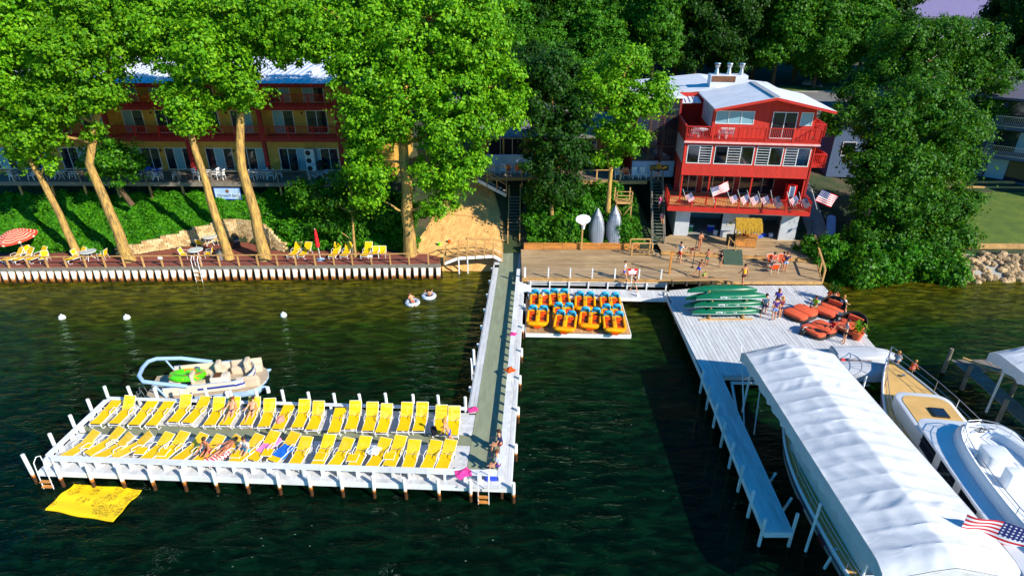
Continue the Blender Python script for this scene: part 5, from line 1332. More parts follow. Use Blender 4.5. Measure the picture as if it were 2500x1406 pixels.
# chairs on the top balcony
for u, w_ in ((2.9,.45),(3.5,.45),(.7,.3)):
    p = hl(u, w_, 9.99); put(wc, wc_used, p, HRZ+math.pi, "white plastic chair on the top balcony of the red house, %s" % {2.9:"left under the triple window",3.5:"right under the triple window",.7:"at the corner table"}[u], "balcony chairs")
put(wt, wt_used, hl(1.2,.35,9.99), 0, "round white table at the corner of the top red balcony", "white terrace tables")
# blue towels heap on the terrace, air conditioners, bins
blue_cloth = pm("blue_cloth", lin(36,90,200), .85, .2, 5, bump=.5)
def cloth_heap(name, label, loc, sx, sy, h, mat, seed=1):
    g_ = random.Random(seed)
    a1, a2 = g_.uniform(0,6), g_.uniform(0,6)
    m_ = MB().grid(lambda u, v: ((u-.5)*sx*(1+.12*math.sin(v*7+a1)), (v-.5)*sy*(1+.12*math.sin(u*8+a2)), h*(math.sin(math.pi*min(max(u,0),1))*math.sin(math.pi*v))*(.6+.4*math.sin(u*9+a1)*math.sin(v*8+a2))+.02), 12, 12, (0,0,.015))
    return tag(m_.build(name, mat, None, loc, g_.uniform(0,3), True), label, "towel")
p = at(345,425,6.2); cloth_heap("towel_heap", "bright blue towels heaped on a terrace table under the motel", (p.x,52.9,6.25), 1.4, .9, .45, blue_cloth, 3)
p = at(370,428,6.2); cloth_heap("towel_heap", "small blue towel pile beside a bigger one on the terrace", (p.x,52.6,6.25), .7, .6, .3, blue_cloth, 4)
for i in range(3):
    a = thing("air_conditioner", "pale air conditioner unit, %s of the wall stack on the motel terrace" % ["bottom","middle","top"][i], "air conditioner", (MO.x+9.75, 55.15, 5.52+i*.72), MRZ)
    rbox(MB(), -.45,.45,-.18,.18,0,.68,.04,.02).build("casing", white_plastic, a)
    o = MB().lathe([(.24,0),(.24,.02)], 18).build("fan_grille", dark_metal, a, (-.12,-.185,.34)); o.rotation_euler = (R(90),0,0)
def bin_(label, loc, r, h, mat, lid, name="trash_bin"):
    t = thing(name, label, "trash bin", loc)
    MB().lathe([(r*.82,0),(r,h*.95),(r*1.06,h*.97),(r*1.06,h),(r*.9,h*.99)], 16).build("body", mat, t, smooth=True)
    if lid: MB().lathe([(r*1.08,h+.002),(r*1.02,h+.08),(r*.6,h+.22),(r*.25,h+.26)], 16).build("lid", lid, t, smooth=True)
    return t
bin_("dark red trash bin with green lid against the stone wall", at(433,602,1.2), .28, .72, pm("maroon_plastic", lin(88,22,24), .5), pm("green_lid", lin(12,110,84), .5))
bin_("grey metal trash bin with black lid beside a cottonwood trunk", at(539,634,1.2), .27, .7, steel, black_plastic)
for dx in (-1.6,.9): bin_("black rubbish bin on the terrace %s of the air conditioners" % ("left" if dx < 0 else "right"), (MO.x+9.75+dx, 55.0, 5.51), .33, .85, black_plastic, black_plastic)
bin_("big black round trash bin beside the thatched bar", at(1781,598,ZP), .36, .85, black_plastic, None)
# grills
def grill(label, loc, rz):
    t = thing("gas_grill", label, "grill", loc, rz)
    MB().bx(-.35,.35,-.25,.25,.15,.75).build("cabinet", dark_metal, t)
    m_ = MB(); n_ = 8
    m_.loft([[(x, .28*math.cos(a)-.0, .76+.32*math.sin(a)) for a in [math.pi*k/n_ for k in range(n_+1)]] for x in (-.38,.38)]); m_.build("hood", dark_metal, t, smooth=True)
    MB().bx(-.85,-.39,-.24,.24,.74,.78).build("side_shelf", steel, t); MB().bx(.39,.85,-.24,.24,.74,.78).build("side_shelf", steel, t)
    for x in (-.33,.33):
        for y in (-.22,.22): MB().lathe([(.05,0),(.05,.15)],8,(x,y,0)).build("wheel", black_plastic, t)
    return t
grill("black gas grill with steel shelves against the sunlit stone wall", at(492,592,1.2)+Vector((0,.1,0)), -.2)
grill("dark gas grill in the shaded corner of the stone wall", at(577,600,1.2)+Vector((.1,-.1,0)), -1.0)
# open striped umbrella and closed umbrella
def umbm(n, l, b):
    v = tcmap(n, l); s_ = n.new("ShaderNodeSeparateXYZ"); l.new(v, s_.inputs[0])
    cx = n.new("ShaderNodeVectorMath"); cx.operation = 'LENGTH'; c_ = n.new("ShaderNodeCombineXYZ"); l.new(s_.outputs["X"], c_.inputs["X"]); l.new(s_.outputs["Y"], c_.inputs["Y"]); l.new(c_.outputs[0], cx.inputs[0])
    m1 = n.new("ShaderNodeMath"); m1.operation = 'MULTIPLY'; m1.inputs[1].default_value = 5.2; l.new(cx.outputs["Value"], m1.inputs[0])
    m2 = n.new("ShaderNodeMath"); m2.operation = 'FRACT'; l.new(m1.outputs[0], m2.inputs[0])
    m3 = n.new("ShaderNodeMath"); m3.operation = 'GREATER_THAN'; m3.inputs[1].default_value = .68; l.new(m2.outputs[0], m3.inputs[0])
    mx = n.new("ShaderNodeMix"); mx.data_type = 'RGBA'; mx.inputs["A"].default_value = (*lin(222,66,40),1); mx.inputs["B"].default_value = (*lin(240,190,160),1); l.new(m3.outputs[0], mx.inputs["Factor"])
    l.new(mx.outputs["Result"], b.inputs["Base Color"]); b.inputs["Roughness"].default_value = .8
p = at(66,628,1.2)
ub = thing("sun_umbrella", "open red umbrella with pale ring stripes over yellow loungers", "umbrella", (p.x,p.y,1.2))
um = ub
n_ = 8; m = MB(); rings = []
for r_, z_ in ((.04,.62),(.5,.52),(1.0,.32),(1.5,.0),(1.52,-.14)):
    rings.append([(r_*(1-.06*(k % 2))*math.cos(2*math.pi*k/16), r_*(1-.06*(k % 2))*math.sin(2*math.pi*k/16), z_-(.03 if k % 2 else 0)) for k in range(16)])
m.loft(rings, False); o = m.build("canopy", polymat("red_ring_striped_cloth", umbm), ub, (-.35,.1,1.75)); o.rotation_euler = (R(4),R(-6),0)
m = MB(); m.tube([(.05,0,0),(-.33,.1,2.3)], .03, 8); m.build("pole", white_plastic, ub)
m = MB()
for k in range(8):
    a = 2*math.pi*k/8; m.tube([(-.33,.1,2.1),(-.35+1.45*math.cos(a),.1+1.45*math.sin(a),1.8)], .012, 4)
m.build("ribs", white_plastic, ub)
MB().lathe([(.3,0),(.3,.06),(.05,.1)],14,(.05,0,0)).build("base", white_plastic, ub)
p = at(783,634,1.2)
uc = thing("sun_umbrella", "closed red umbrella on a pale round base in front of the bank", "umbrella", (p.x,p.y,1.2))
m = MB(); m.tube([(0,0,0),(-.12,0,2.7)], .025, 8); m.build("pole", white_plastic, uc)
m = MB(); pr_ = [(.05,0),(.17,.1),(.2,.3),(.13,.48),(.17,.62),(.15,.8),(.11,.92),(.14,1.1),(.11,1.3),(.05,1.55),(.02,1.6)]
m.lathe(pr_, 12, (-.08,0,1.05)); o = m.build("furled_canopy", pm("red_cloth", lin(205,24,30), .8, .15, 6, bump=.5), uc, smooth=True)
MB().lathe([(.3,0),(.32,.05),(.1,.1),(.05,.16)],16).build("base", pm("pale_blue_base", lin(170,200,225), .5), uc, smooth=True)
# ---- stone block retaining wall
rw = thing("retaining_wall", "curved tan stone block retaining wall around the patio alcove", "wall", (0,0,0))
blk = MB(); rbox(blk, -.2,.2,-.14,.14,0,.19,.02,.015,1)
def stonem(n, l, b):
    v = tcmap(n, l); oi = n.new("ShaderNodeObjectInfo")
    c = ramp(n, l, oi.outputs["Random"], [(0,lin(172,140,94)),(.5,lin(204,172,118)),(1,lin(222,194,146))])
    mx = n.new("ShaderNodeMix"); mx.data_type = 'RGBA'; mx.blend_type = 'MULTIPLY'; mx.inputs["Factor"].default_value = .5; l.new(c, mx.inputs["A"]); l.new(ramp(n, l, noise(n, l, v, 6, 5, .7), [(.3,(.6,.58,.55)),(.7,(1.1,1.1,1.1))]), mx.inputs["B"])
    l.new(mx.outputs["Result"], b.inputs["Base Color"]); b.inputs["Roughness"].default_value = .9; bumpn(n, l, b, noise(n, l, v, 14, 5), .8, .03)
BLK = blk.mesh("stone_block", polymat("tan_stone", stonem))
path = [(x, y+.12) for x, y in YB if -33 < x < -18]
seglen = [math.dist(a, b) for a, b in zip(path, path[1:])]; tot = sum(seglen)
def along(s):
    for (a, b), L_ in zip(zip(path, path[1:]), seglen):
        if s <= L_: t_ = s/L_; return a[0]+(b[0]-a[0])*t_, a[1]+(b[1]-a[1])*t_, math.atan2(b[1]-a[1], b[0]-a[0])
        s -= L_
    a, b = path[-2:]; return b[0], b[1], math.atan2(b[1]-a[1], b[0]-a[0])
cnt = 0
for row in range(11):
    s = .2*(row % 2)
    while s < tot and cnt < 298:
        x, y, a = along(s)
        if 1.2+row*.2 < 1.2 + interp(x, HW) + .1: link("stone_block", BLK, rw, (x+rs.uniform(-.012,.012), y+.02*row+rs.uniform(-.015,.015), 1.19+row*.2), (0,0,a+rs.uniform(-.04,.04))); cnt += 1
        s += .415
# ---- planter wall, hoop, upright rowboats on the brown deck
pw = thing("planter_wall", "long low orange wooden planter wall behind the brown deck", "planter", (0,0,0))
for i in range(6):
    for z in range(3): MB().bx(1.0+i*1.62,1.0+i*1.62+1.6,46.38,46.46,ZB+.01+z*.155,ZB+.155+z*.155).build("board", orange_wood, pw)
    MB().bx(1.0+i*1.62,1.0+i*1.62+1.6,46.34,46.62,ZB+.47,ZB+.51).build("cap", orange_wood, pw)
bh = thing("basketball_hoop", "basketball hoop with white fan backboard on a wooden post by the brown deck", "basketball hoop", (at(1419,610,ZB).x,46.2,ZB))
MB().bx(-.06,.06,-.06,.06,0,2.55).build("post", tan_wood, bh)
m = MB(); pts_ = [(-.3,-.3),(.3,-.3),(.55,-.12),(.62,.12),(.5,.35),(.2,.47),(-.2,.47),(-.5,.35),(-.62,.12),(-.55,-.12)]
m.prism(pts_, 0, .04); o = m.build("backboard", white_plastic, bh, (0,-.08,2.7)); o.rotation_euler = (R(90),0,0)
m = MB(); m.tube([(.22*math.cos(a*.45),-.38+.22*math.sin(a*.45),2.45) for a in range(15)], .012, 5); m.build("rim", orange_cloth, bh)
m = MB(); m.lathe([(.22,0),(.15,-.2),(.12,-.4)], 10, (0,-.38,2.45)); m.build("net", pm("net_white", (.7,.7,.68), .9), bh)
def hull_rings(L, Bm, D, n=10, bow=2.0):
    """open boat lying keel up: transom at x=0, bow at x=L, gunwale at z=0, keel at z=D"""
    rings = []
    for i in range(13):
        t = i/12; w_ = Bm/2*(1-max(0,(t-.35)/.65)**bow*.97) * (.86+.14*min(1,t/.35)); d_ = D*(1-.55*max(0,(t-.6)/.4)**2)
        lift = .18*D*max(0,(t-.4)/.6)**2
        r_ = []
        for k in range(n+1):
            a = math.pi*k/n; c_, s_ = math.cos(a), math.sin(a)
            r_.append((t*L, w_*(abs(c_)**.6)*(1 if c_ >= 0 else -1), -lift + d_*(s_**.55 if s_ > 0 else 0)))
        rings.append(r_)
    return rings
def rowboat(name, label, L, Bm, D, mat, parts=True):
    t = thing(name, label, "rowboat")
    m_ = MB(); m_.loft(hull_rings(L, Bm, D)); h_ = m_.build("hull", mat, t, smooth=True)
    m_ = MB()
    for y in (-.3,-.15,0,.15,.3): m_.tube([(.05,y*Bm*.9,D*(1.0-.25*abs(y)))] + [(L*q,y*Bm*.9*(1-max(0,(q-.35)/.65)**2),D*(1-.25*abs(y))*(1-.55*max(0,(q-.6)/.4)**2)+.012) for q in (.2,.4,.6,.8)], .014, 4)
    m_.build("keel_strip", mat, t)
    for s in (1,-1):
        m_ = MB(); rg_ = hull_rings(L, Bm, D); m_.tube([(r_[0][0], (abs(r_[0][1])+.02)*s, r_[0][2]-.01) for r_ in rg_], .028, 6); m_.build("gunwale", mat, t)
    MB().bx(-.05,.0,-Bm*.36,Bm*.36,.02,D*.8).build("transom", mat, t)
    return t
alu = pm("brushed_aluminium", (.27,.29,.33), .45, .15, 2, metal=.5, dirt=.3, stretch=(.4,3,3))
for px_, Lh in ((1460,2.9),(1503,3.1)):
    b_ = rowboat("rowboat", "aluminium rowboat stood on end, %s" % ("left one beside the basketball hoop" if px_ == 1460 else "right one beside the stair gate"), Lh, 1.25, .5, alu)
    b_.location = (at(px_,600,ZB+.5).x, 47.05, ZB+.35); b_.rotation_euler = (0, R(-79), R(90))
    b_["group"] = "upright aluminium rowboats"
# ---- wooden gate cage, bench, posts, ramp, bar
gc = thing("stair_gate", "wooden slatted gate box at the foot of the bank beside the green stairs", "gate", at(1567,624,ZB))
for x in (-.85,.8):
    for y in (0,.9): MB().bx(x-.05,x+.05,y-.05,y+.05,0,1.1).build("post", tan_wood, gc)
for y in (0,.9):
    for z in (.1,1.05): MB().bx(-.8,.75,y-.04,y+.04,z,z+.08).build("rail", tan_wood, gc)
m = MB()
for i in range(4):
    for j in range(2): m.tube([(-.55+i*.36+.17*math.cos(a*.785), -.02, .36+j*.42+.17*math.sin(a*.785)) for a in range(9)], .022, 4)
m.build("scroll_work", dark_wood, gc)
bn = thing("long_bench", "long low grey wooden bench on the front edge of the brown deck", "bench", (0,0,ZB))
a_, b2 = at(1640,683,ZB+.45), at(1776,681,ZB+.45)
m = MB(); m.bar((a_.x,a_.y,.45),(b2.x,b2.y,.45),.4,.06); m.build("seat", brown_wood, bn)
for t_ in (.02,.27,.5,.73,.98):
    p = a_.lerp(b2, t_); MB().bx(p.x-.05,p.x+.05,p.y-.18,p.y+.18,0,.42).build("leg", dark_wood, bn)
tp = thing("game_pole", "thin brown pole standing on the brown deck among the players", "pole", at(1690,653,ZB))
m = MB(); m.tube([(0,0,0),(.05,0,2.6)], .03, 6); m.build("shaft", dark_wood, tp); MB().lathe([(.14,0),(.14,.03)],10).build("foot", dark_metal, tp)
yp = thing("timber_mast", "orange timber post with cross pegs standing by the deck edge", "post", at(1634,668,ZB))
MB().bx(-.06,.06,-.06,.06,0,1.9).build("shaft", orange_wood, yp)
for z in (1.3,1.55,1.75): MB().bx(-.18,.18,-.075,-.061,z,z+.06).build("peg", orange_wood, yp)
rp = thing("green_ramp", "dark green plywood ramp leaning on the deck step", "ramp", at(1785,636,ZB), -.12)
m = MB(); m.grid(lambda u, v: (-.75+1.5*u+.25*v, -.9+2.0*v, .02+.5*v), 2, 2, (0,0,.04)); m.build("panel", pm("dark_green_board", lin(62,84,66), .8, .15), rp)
for x in (-.6,.85): MB().bx(x-.04,x+.04,.9,1.0,0,.46).build("prop", dark_wood, rp)
hr = thing("step_handrail", "short wooden handrail by the deck step near the thatched bar", "handrail", at(1793,625,ZB))
for x, y, z0 in ((0,0,0),(-.3,.9,.3)): MB().bx(x-.04,x+.04,y-.04,y+.04,z0,z0+.95).build("post", tan_wood, hr)
m = MB(); m.bar((0.05,-.15,.9),(-.32,1.0,1.25),.08,.05); m.build("rail", tan_wood, hr)
tk = thing("thatched_bar", "little thatched tiki bar with plank counter before the garage", "bar", at(1816,600,ZP), HRZ)
for i in range(8): MB().bx(-.8+i*.2,-.8+i*.2+.19,-.4,-.36,.05,.95).build("plank", orange_wood, tk)
MB().bx(-.9,.9,-.5,.1,.96,1.02).build("counter", orange_wood, tk)
for x in (-.8,.76): MB().bx(x-.02,x+.06,-.36,.4,.05,.95).build("side_panel", orange_wood, tk)
for x in (-.85,.85):
    for y in (-.35,.4): MB().bx(x-.035,x+.035,y-.035,y+.035,0,2.2).build("post", tan_wood, tk)
straw = pm("straw_thatch", lin(186,142,40), .95, .35, 8, bump=1.0, stretch=(6,1,1), rnd=.2)
MB().add([(-1.05,-.75,1.75),(1.05,-.75,1.75),(1.0,0,2.45),(-1.0,0,2.45),(1.05,.75,1.85),(-1.05,.75,1.85)], [(0,1,2,3),(3,2,4,5)]).build("roof", straw, tk)
m = MB(); gq = random.Random(9)
for i in range(420):
    x = gq.uniform(-1.05,1.05); u = gq.random(); y0 = -.75*u; z0 = 2.47-.7*u
    m.bar((x,y0,z0+.03),(x+gq.uniform(-.06,.06),y0-.3,z0-.32-gq.random()*.15),.035,.012)
m.build("thatch", straw, tk, kind="stuff")
m = MB(); m.ell((0,0,0),(.28,.2,.14),8,5); o = m.build("fruit_basket", pm("red_goods", lin(200,20,30), .6), tk, (-.1,-.2,1.14))
# ---- inside the garages
for u, w_, d_, c_, lb in [(1.5,1.2,(.5,.5,.6),lin(30,120,60),"green storage tub inside the left garage"),(3.4,1.6,(.6,.4,.5),lin(40,60,190),"blue storage tub inside the left garage"),(3.6,.5,(.35,.3,.45),lin(220,220,225),"white cooler jug at the left garage opening"),(6.6,1.4,(.7,.6,1.0),lin(150,155,160),"pale cabinet inside the right garage"),(8.3,.6,(.3,.3,.35),lin(225,225,225),"white bucket by the right garage wall")]:
    t = thing("storage_box", lb, "box", hl(u,w_,1.6), HRZ)
    rbox(MB(), -d_[0]/2,d_[0]/2,-d_[1]/2,d_[1]/2,0,d_[2]*.85,.05,.02).build("body", pm("box_%d" % int(u*10), c_, .5), t); rbox(MB(), -d_[0]/2-.02,d_[0]/2+.02,-d_[1]/2-.02,d_[1]/2+.02,d_[2]*.85+.002,d_[2],.05,.03).build("lid", white_plastic, t)
o = cloth_heap("inflatable_boat", "small blue inflatable lying in the right garage", hl(7.4,.9,1.62), 1.5, 1.0, .4, blue_cloth, 8); o["category"] = "inflatable"
# ---- railing down the right side of the brown deck
dr = thing("deck_railing", "tan wooden railing along the right side of the brown deck by the bushes", "railing", (0,0,0))
pa, pb_ = Vector((25.3,46.6,ZP-.1)), Vector((23.3,40.35,ZB))
for i in range(5):
    p = pa.lerp(pb_, i/4); MB().bx(p.x-.06,p.x+.06,p.y-.06,p.y+.06,p.z-.2,p.z+.95).build("post", tan_wood, dr)
m = MB(); m.bar(pa+Vector((0,0,.98)), pb_+Vector((0,0,.98)), .14, .05); m.build("top_rail", tan_wood, dr)
# ---- red warning sign
ws = thing("warning_sign", "red and white warning sign on a post at the brown deck edge", "sign", at(1544,690,ZK+.3)*1.0)
ws.location = (at(1544,690,ZB).x, 40.42, ZB-.2)
MB().bx(-.03,.03,-.02,.02,0,1.0).build("post", white, ws); bb = MB().bx(-.36,.36,-.05,-.025,.7,1.2).build("board", pm("sign_red", lin(205,20,28), .5), ws)
MB().bx(-.31,.31,-.058,-.051,.9,1.02).build("white_band", white_plastic, bb); MB().bx(-.12,.12,-.058,-.051,1.04,1.17).build("white_band", white_plastic, bb); MB().bx(-.28,.28,-.058,-.051,.76,.87).build("white_band", white_plastic, bb)
# ---- canoes on their rack
def canoe(label):
    t = thing("canoe", label, "canoe", group="green canoes on the rack")
    rings = []
    for i in range(15):
        q_ = -1+2*i/14; w_ = .42*(1-abs(q_)**2.4)+.012; d_ = .33*(1-.25*abs(q_)**4); sh = .2*abs(q_)**3
        rings.append([(q_*2.4, w_*math.cos(math.pi*k/10), -sh+d_*math.sin(math.pi*k/10)**.7) for k in range(11)])
    m_ = MB(); m_.loft(rings); m_.build("hull", green_hull, t, smooth=True)
    for s in (0,10):
        m_ = MB(); m_.tube([r_[s] for r_ in rings], .02, 5); m_.build("gunwale", pm("pale_gunwale", lin(180,205,195), .5), t)
    return t
green_hull = pm("green_canoe_plastic", lin(8,98,66), .35, .12, 3, dirt=.15)
rack = thing("canoe_rack", "wooden three level canoe rack on the white deck", "rack", at(1762,765,ZW), .02)
for x in (-1.1,1.2):
    for y in (-.02,): MB().bx(x-.05,x+.05,y-.05,y+.05,0,1.75).build("upright", tan_wood, rack)
    for z in (.28,.86,1.42): MB().bx(x-.04,x+.04,-.85,.95,z-.05,z).build("arm", tan_wood, rack)
    MB().bx(x-.06,x+.06,-.9,1.0,.0,.09).build("foot", tan_wood, rack)
m = MB(); m.bx(-1.8,1.8,-.95,-.85,.0,.08); m.build("skid", tan_wood, rack)
rb_ = rack.location
k_ = 0
for y, nm in ((-.45,"front"),(.5,"rear")):
    for j, z in enumerate((.42,1.0,1.56)):
        c_ = canoe("green canoe keel up on the %s level of the wooden rack, %s side" % (["lowest","middle","top"][j], nm))
        c_.location = (rb_.x+(.25 if nm == "front" else -.1)+(j-1)*.06, rb_.y+y, ZW+z); c_.rotation_euler = (0,0,.03+rs.uniform(-.02,.02))
        if nm == "front":
            o = text_mesh("Fillenwarth Beach", .2, white_plastic, c_, (-.25,-.40,.13), (R(112),R(180),0)); o.name = "lettering"
# ---- daybeds with wicker bases
wick = pm("dark_wicker", lin(58,48,42), .7, .3, 14, bump=.8)
salmon = pm("salmon_cushion", lin(222,92,54), .8, .08, 4)
def daybed(label, loc, rz, shell):
    t = thing("daybed", label, "daybed", loc, rz, "orange daybeds on the white deck")
    rbox(MB(), -.8,.8,-1.05,1.05,0,.24,.5,.03,5).build("wicker_base", wick, t)
    for y0, y1 in ((-1.02,-.12),(-.1,1.02)):
        c_ = MB(); rbox(c_, -.76,.76,y0,y1,.242,.42,.3 if y0 < -.5 else .4,.06,5); o_ = c_.build("cushion", salmon, t, smooth=True)
        for i in range(4):
            MB().bx(-.6+i*.3,-.6+i*.3+.015,y0+.12,y1-.12,.42,.424).build("seam", pm("seam_dark", lin(160,56,34), .9), o_)
    if shell:
        m_ = MB(); n_ = 12
        rr_ = [[(.82*math.cos(math.pi*k/n_), .35+.78*math.sin(math.pi*k/n_)*(1-.25*v), .24+.75*v*math.sin(math.pi*(.12+.76*k/n_))) for k in range(n_+1)] for v in (0,.35,.7,1)]
        P_ = [q_ for r_ in rr_ for q_ in r_]; F_ = [(i*(n_+1)+j,i*(n_+1)+j+1,(i+1)*(n_+1)+j+1,(i+1)*(n_+1)+j) for i in range(3) for j in range(n_)]
        m_.add(P_, F_); o_ = m_.build("back_shell", wick, t, smooth=True); so = o_.modifiers.new("thick", 'SOLIDIFY'); so.thickness = .06
        rbox(MB(), -.5,.5,.55,.8,.43,.75,.1,.05).build("back_cushion", salmon, t)
    return t
daybed("orange daybed without backrest beside a person in lime green", at(1955,765,ZW+.2)-Vector((0,0,.2)), R(-58), False)
daybed("orange daybed with dark wicker back shell near the far palm pot", at(2025,758,ZW+.2)-Vector((0,0,.2)), R(-52), True)
daybed("orange daybed without backrest beside the black bag", at(2000,805,ZW+.2)-Vector((0,0,.2)), R(-62), False)
daybed("orange daybed with dark wicker back shell beside the terracotta pot", at(2075,798,ZW+.2)-Vector((0,0,.2)), R(-52), True)
tl = thing("low_table", "small dark wicker table between the orange daybeds", "table", at(2047,778,ZW), -.6)
rbox(MB(), -.35,.35,-.3,.3,.34,.4,.06,.02).build("top", pm("slate_top", lin(90,100,104), .4), tl)
for x in (-.3,.3):
    for y in (-.25,.25): MB().bx(x-.03,x+.03,y-.03,y+.03,0,.34).build("leg", wick, tl)
def pot(label, loc, s=1.0):
    t = thing("potted_plant", label, "potted plant", loc)
    MB().lathe([(.2*s,0),(.3*s,.42*s),(.33*s,.43*s),(.33*s,.5*s),(.27*s,.5*s),(.25*s,.44*s)], 16).build("pot", pm("terracotta", lin(205,92,52), .8, .15, 4), t, smooth=True)
    m_ = MB(); g_ = random.Random(int(loc[0]*10))
    for i in range(34):
        a = g_.uniform(0,6.28); e_ = g_.uniform(.3,.7)*s; h_ = g_.uniform(.35,.75)*s
        p0 = Vector((0,0,.45*s)); p1 = Vector((math.cos(a)*e_*.5, math.sin(a)*e_*.5, .45*s+h_)); p2 = Vector((math.cos(a)*e_, math.sin(a)*e_, .45*s+h_*.75)); w_ = Vector((-math.sin(a), math.cos(a),0))*.035*s
        m_.add([p0-w_,p0+w_,p1+w_,p1-w_,p2], [(0,1,2,3),(3,2,4)])
    m_.build("leaves", leaf_dark if label.startswith("dark") else leaf_bright, t)
    m_ = MB()
    for i in range(26):
        a = g_.uniform(0,6.28); r_ = g_.uniform(.05,.32)*s; m_.ell((math.cos(a)*r_, math.sin(a)*r_, .5*s+g_.uniform(.02,.18)),(.05,.05,.04),5,3)
    m_.build("flowers", pm("orange_flowers", lin(220,120,20), .7, .2), t)
    return t
pot("bright spiky plant in a terracotta pot at the right deck edge", at(2090,828,ZW), 1.1)
pot("dark spiky palm in a pot behind the far daybed", at(2030,735,ZW), 1.2)
bg_ = thing("beach_bag", "black beach bag with pale piping on the white deck", "bag", at(1962,815,ZW), .4)
rbox(MB(), -.3,.3,-.18,.18,0,.35,.12,.1).build("body", black_plastic, bg_, smooth=True); m = MB(); m.tube([(-.2,0,.33),(-.12,0,.52),(.12,0,.52),(.2,0,.33)], .02, 5); m.build("handle", white_plastic, bg_)
# ---- upturned white rowboats at the deck end
wb_mat = pm("white_gelcoat", (.46,.48,.52), .3, .06, 2, dirt=.15)
for (px_, py_, nm, L_) in ((2035,866,"with red emblem, near the terracotta pot",4.0),(2045,905,"beside the yacht bow",4.0)):
    b_ = rowboat("rowboat", "white rowboat turned keel up on the deck end, " + nm, L_, 1.5, .55, wb_mat); b_["group"] = "upturned white rowboats"
    p = at(px_, py_, ZW+.3); b_.location = (p.x, p.y, ZW+.16); b_.rotation_euler = (0,0,-.05)
    if py_ < 880:
        o = text_mesh("Fillenwarth Beach", .2, pm("sign_navy2", lin(90,40,50), .5), b_, (1.15,-.74,.24), (R(118),R(180),0)); o.name = "lettering"
        o = MB().lathe([(.14,0),(.14,.008)],14).build("emblem", MATS["sign_red"], b_, (.25,-.73,.22)); o.rotation_euler = (R(62),0,0)
# ================================================================== BOAT LIFT CANOPY
def canopym(n, l, b):
    v = tcmap(n, l)
    c = ramp(n, l, noise(n, l, v, 1.2, 5, .6), [(.3,(.58,.59,.61)),(.7,(.70,.70,.70))])
    l.new(c, b.inputs["Base Color"]); b.inputs["Roughness"].default_value = .55
    v2 = tcmap(n, l, (.7,1.6,1)); bumpn(n, l, b, noise(n, l, v2, 1.6, 3, .5, 1.6), .22, .06)
vinyl = polymat("white_vinyl", canopym)
def canopy(name, label, x0, x1, y0, y1, ze, zr, xr, seed, loc):
    t = thing(name, label, "boat canopy", loc)
    g_ = random.Random(seed); nb = int((y1-y0)/.8)
    wr = [[g_.uniform(0,6.28), g_.uniform(4,9), g_.uniform(-1,1), g_.uniform(.5,1.3)] for _ in range(nb+1)]
    def sag(y):
        s_ = (y-y0)/(y1-y0)*nb; i = min(nb-1, int(s_)); f = s_-i
        return abs(math.sin(math.pi*f))**.7, i, f
    def prof(u, y, z_add=0):
        # u 0..1 from left eave over ridge to right eave, gently curved shoulders
        x = x0+u*(x1-x0); k = (x-x0)/(xr-x0) if x < xr else (x1-x)/(x1-xr)
        k = max(0, min(1, k)); z = ze+(zr-ze)*(1-(1-k)**1.12)
        sg_, i, f = sag(y); edge = math.sin(math.pi*min(1,max(0,u)))**.5
        ph, fq, sl, am = wr[i]
        z -= .06*sg_*edge
        crs = abs(math.sin(u*fq*2.2+f*4*sl+ph))**6; z += .03*am*edge*crs*(.3+sg_)
        z += am*edge*(.010*math.sin(u*fq*3.1+f*(3+2*sl)+ph) + .007*math.sin(f*11+u*9*sl+ph*2) + .006*math.sin(u*37+ph+f*6*sl))
        z += .03*math.sin(y*2.1+u*3+seed)*edge
        ye = min(1,(y-y0)/.7, (y1-y)/.7); z -= .30*(1-max(0,ye))**2
        return (x-loc[0], y-loc[1], z-loc[2])
    MB().grid(lambda u, v: prof(u, y0+v*(y1-y0)), 60, nb*12).build("roof_sheet", vinyl, t, smooth=True)
    def skirt(fx):
        return MB().grid(fx, nb*10, 4)
    for xe, s in ((x0,-1),(x1,1)):
        skirt(lambda u, v, xe=xe, s=s: (xe-loc[0]+s*(.02+.03*math.sin(u*nb*6.28*1.5)*v), y0+u*(y1-y0)-loc[1], prof(0 if s < 0 else 1, y0+u*(y1-y0))[2]-v*(.62+.06*math.sin(u*nb*6.28)))).build("valance", vinyl, t, smooth=True)
    for ye, s in ((y0,-1),(y1,1)):
        MB().grid(lambda u, v, ye=ye, s=s: (prof(u,ye)[0], ye-loc[1]+s*(.02+.02*math.sin(u*30)*v), prof(u,ye)[2]-v*(.4+.03*math.sin(u*21))), 40, 3).build("valance", vinyl, t, smooth=True)
    fr = MB()
    for i in range(nb+1):
        y = y0+i*(y1-y0)/nb; fr.tube([tuple(Vector(prof(q_/8, y))-Vector((0,0,.1))) for q_ in range(9)], .025, 5)
    fr.build("bow_frame", steel, t)
    for x in (x0+.25,x1-.25):
        for y in (y0+1.2,y1-1.0): MB().tube([(x-loc[0],y-loc[1],-3-loc[2]),(x-loc[0],y-loc[1],ze-.05-loc[2])],.06,8).build("lift_post", white, t)
    return t
canopy("lift_canopy", "big white vinyl boat lift canopy over the cruiser beside the finger pier", 12.5, 17.2, 13.55, 27.5, 3.5, 4.08, 14.75, 4, (14.8,20.5,0))
canopy("lift_canopy", "white vinyl boat lift canopy over the empty slip beyond the yacht", 26.0, 31.0, 17.0, 27.5, 3.5, 4.1, 28.5, 9, (28.5,22,0))
lf = thing("boat_lift", "white steel boat lift beams in the water before the white deck", "boat lift", (0,0,0))
for a, b in (((12.5,28.1,.8),(20.3,27.9,.8)),((12.55,28.0,.75),(12.0,24.4,-.2)),((12.6,27.9,3.4),(12.0,23.6,-.6)),((12.9,25.6,3.4),(12.7,24.5,-.6))):
    m = MB(); m.bar(a, b, .12 if a[2] < 1 else .05, .12 if a[2] < 1 else .05); m.build("beam", white, lf)
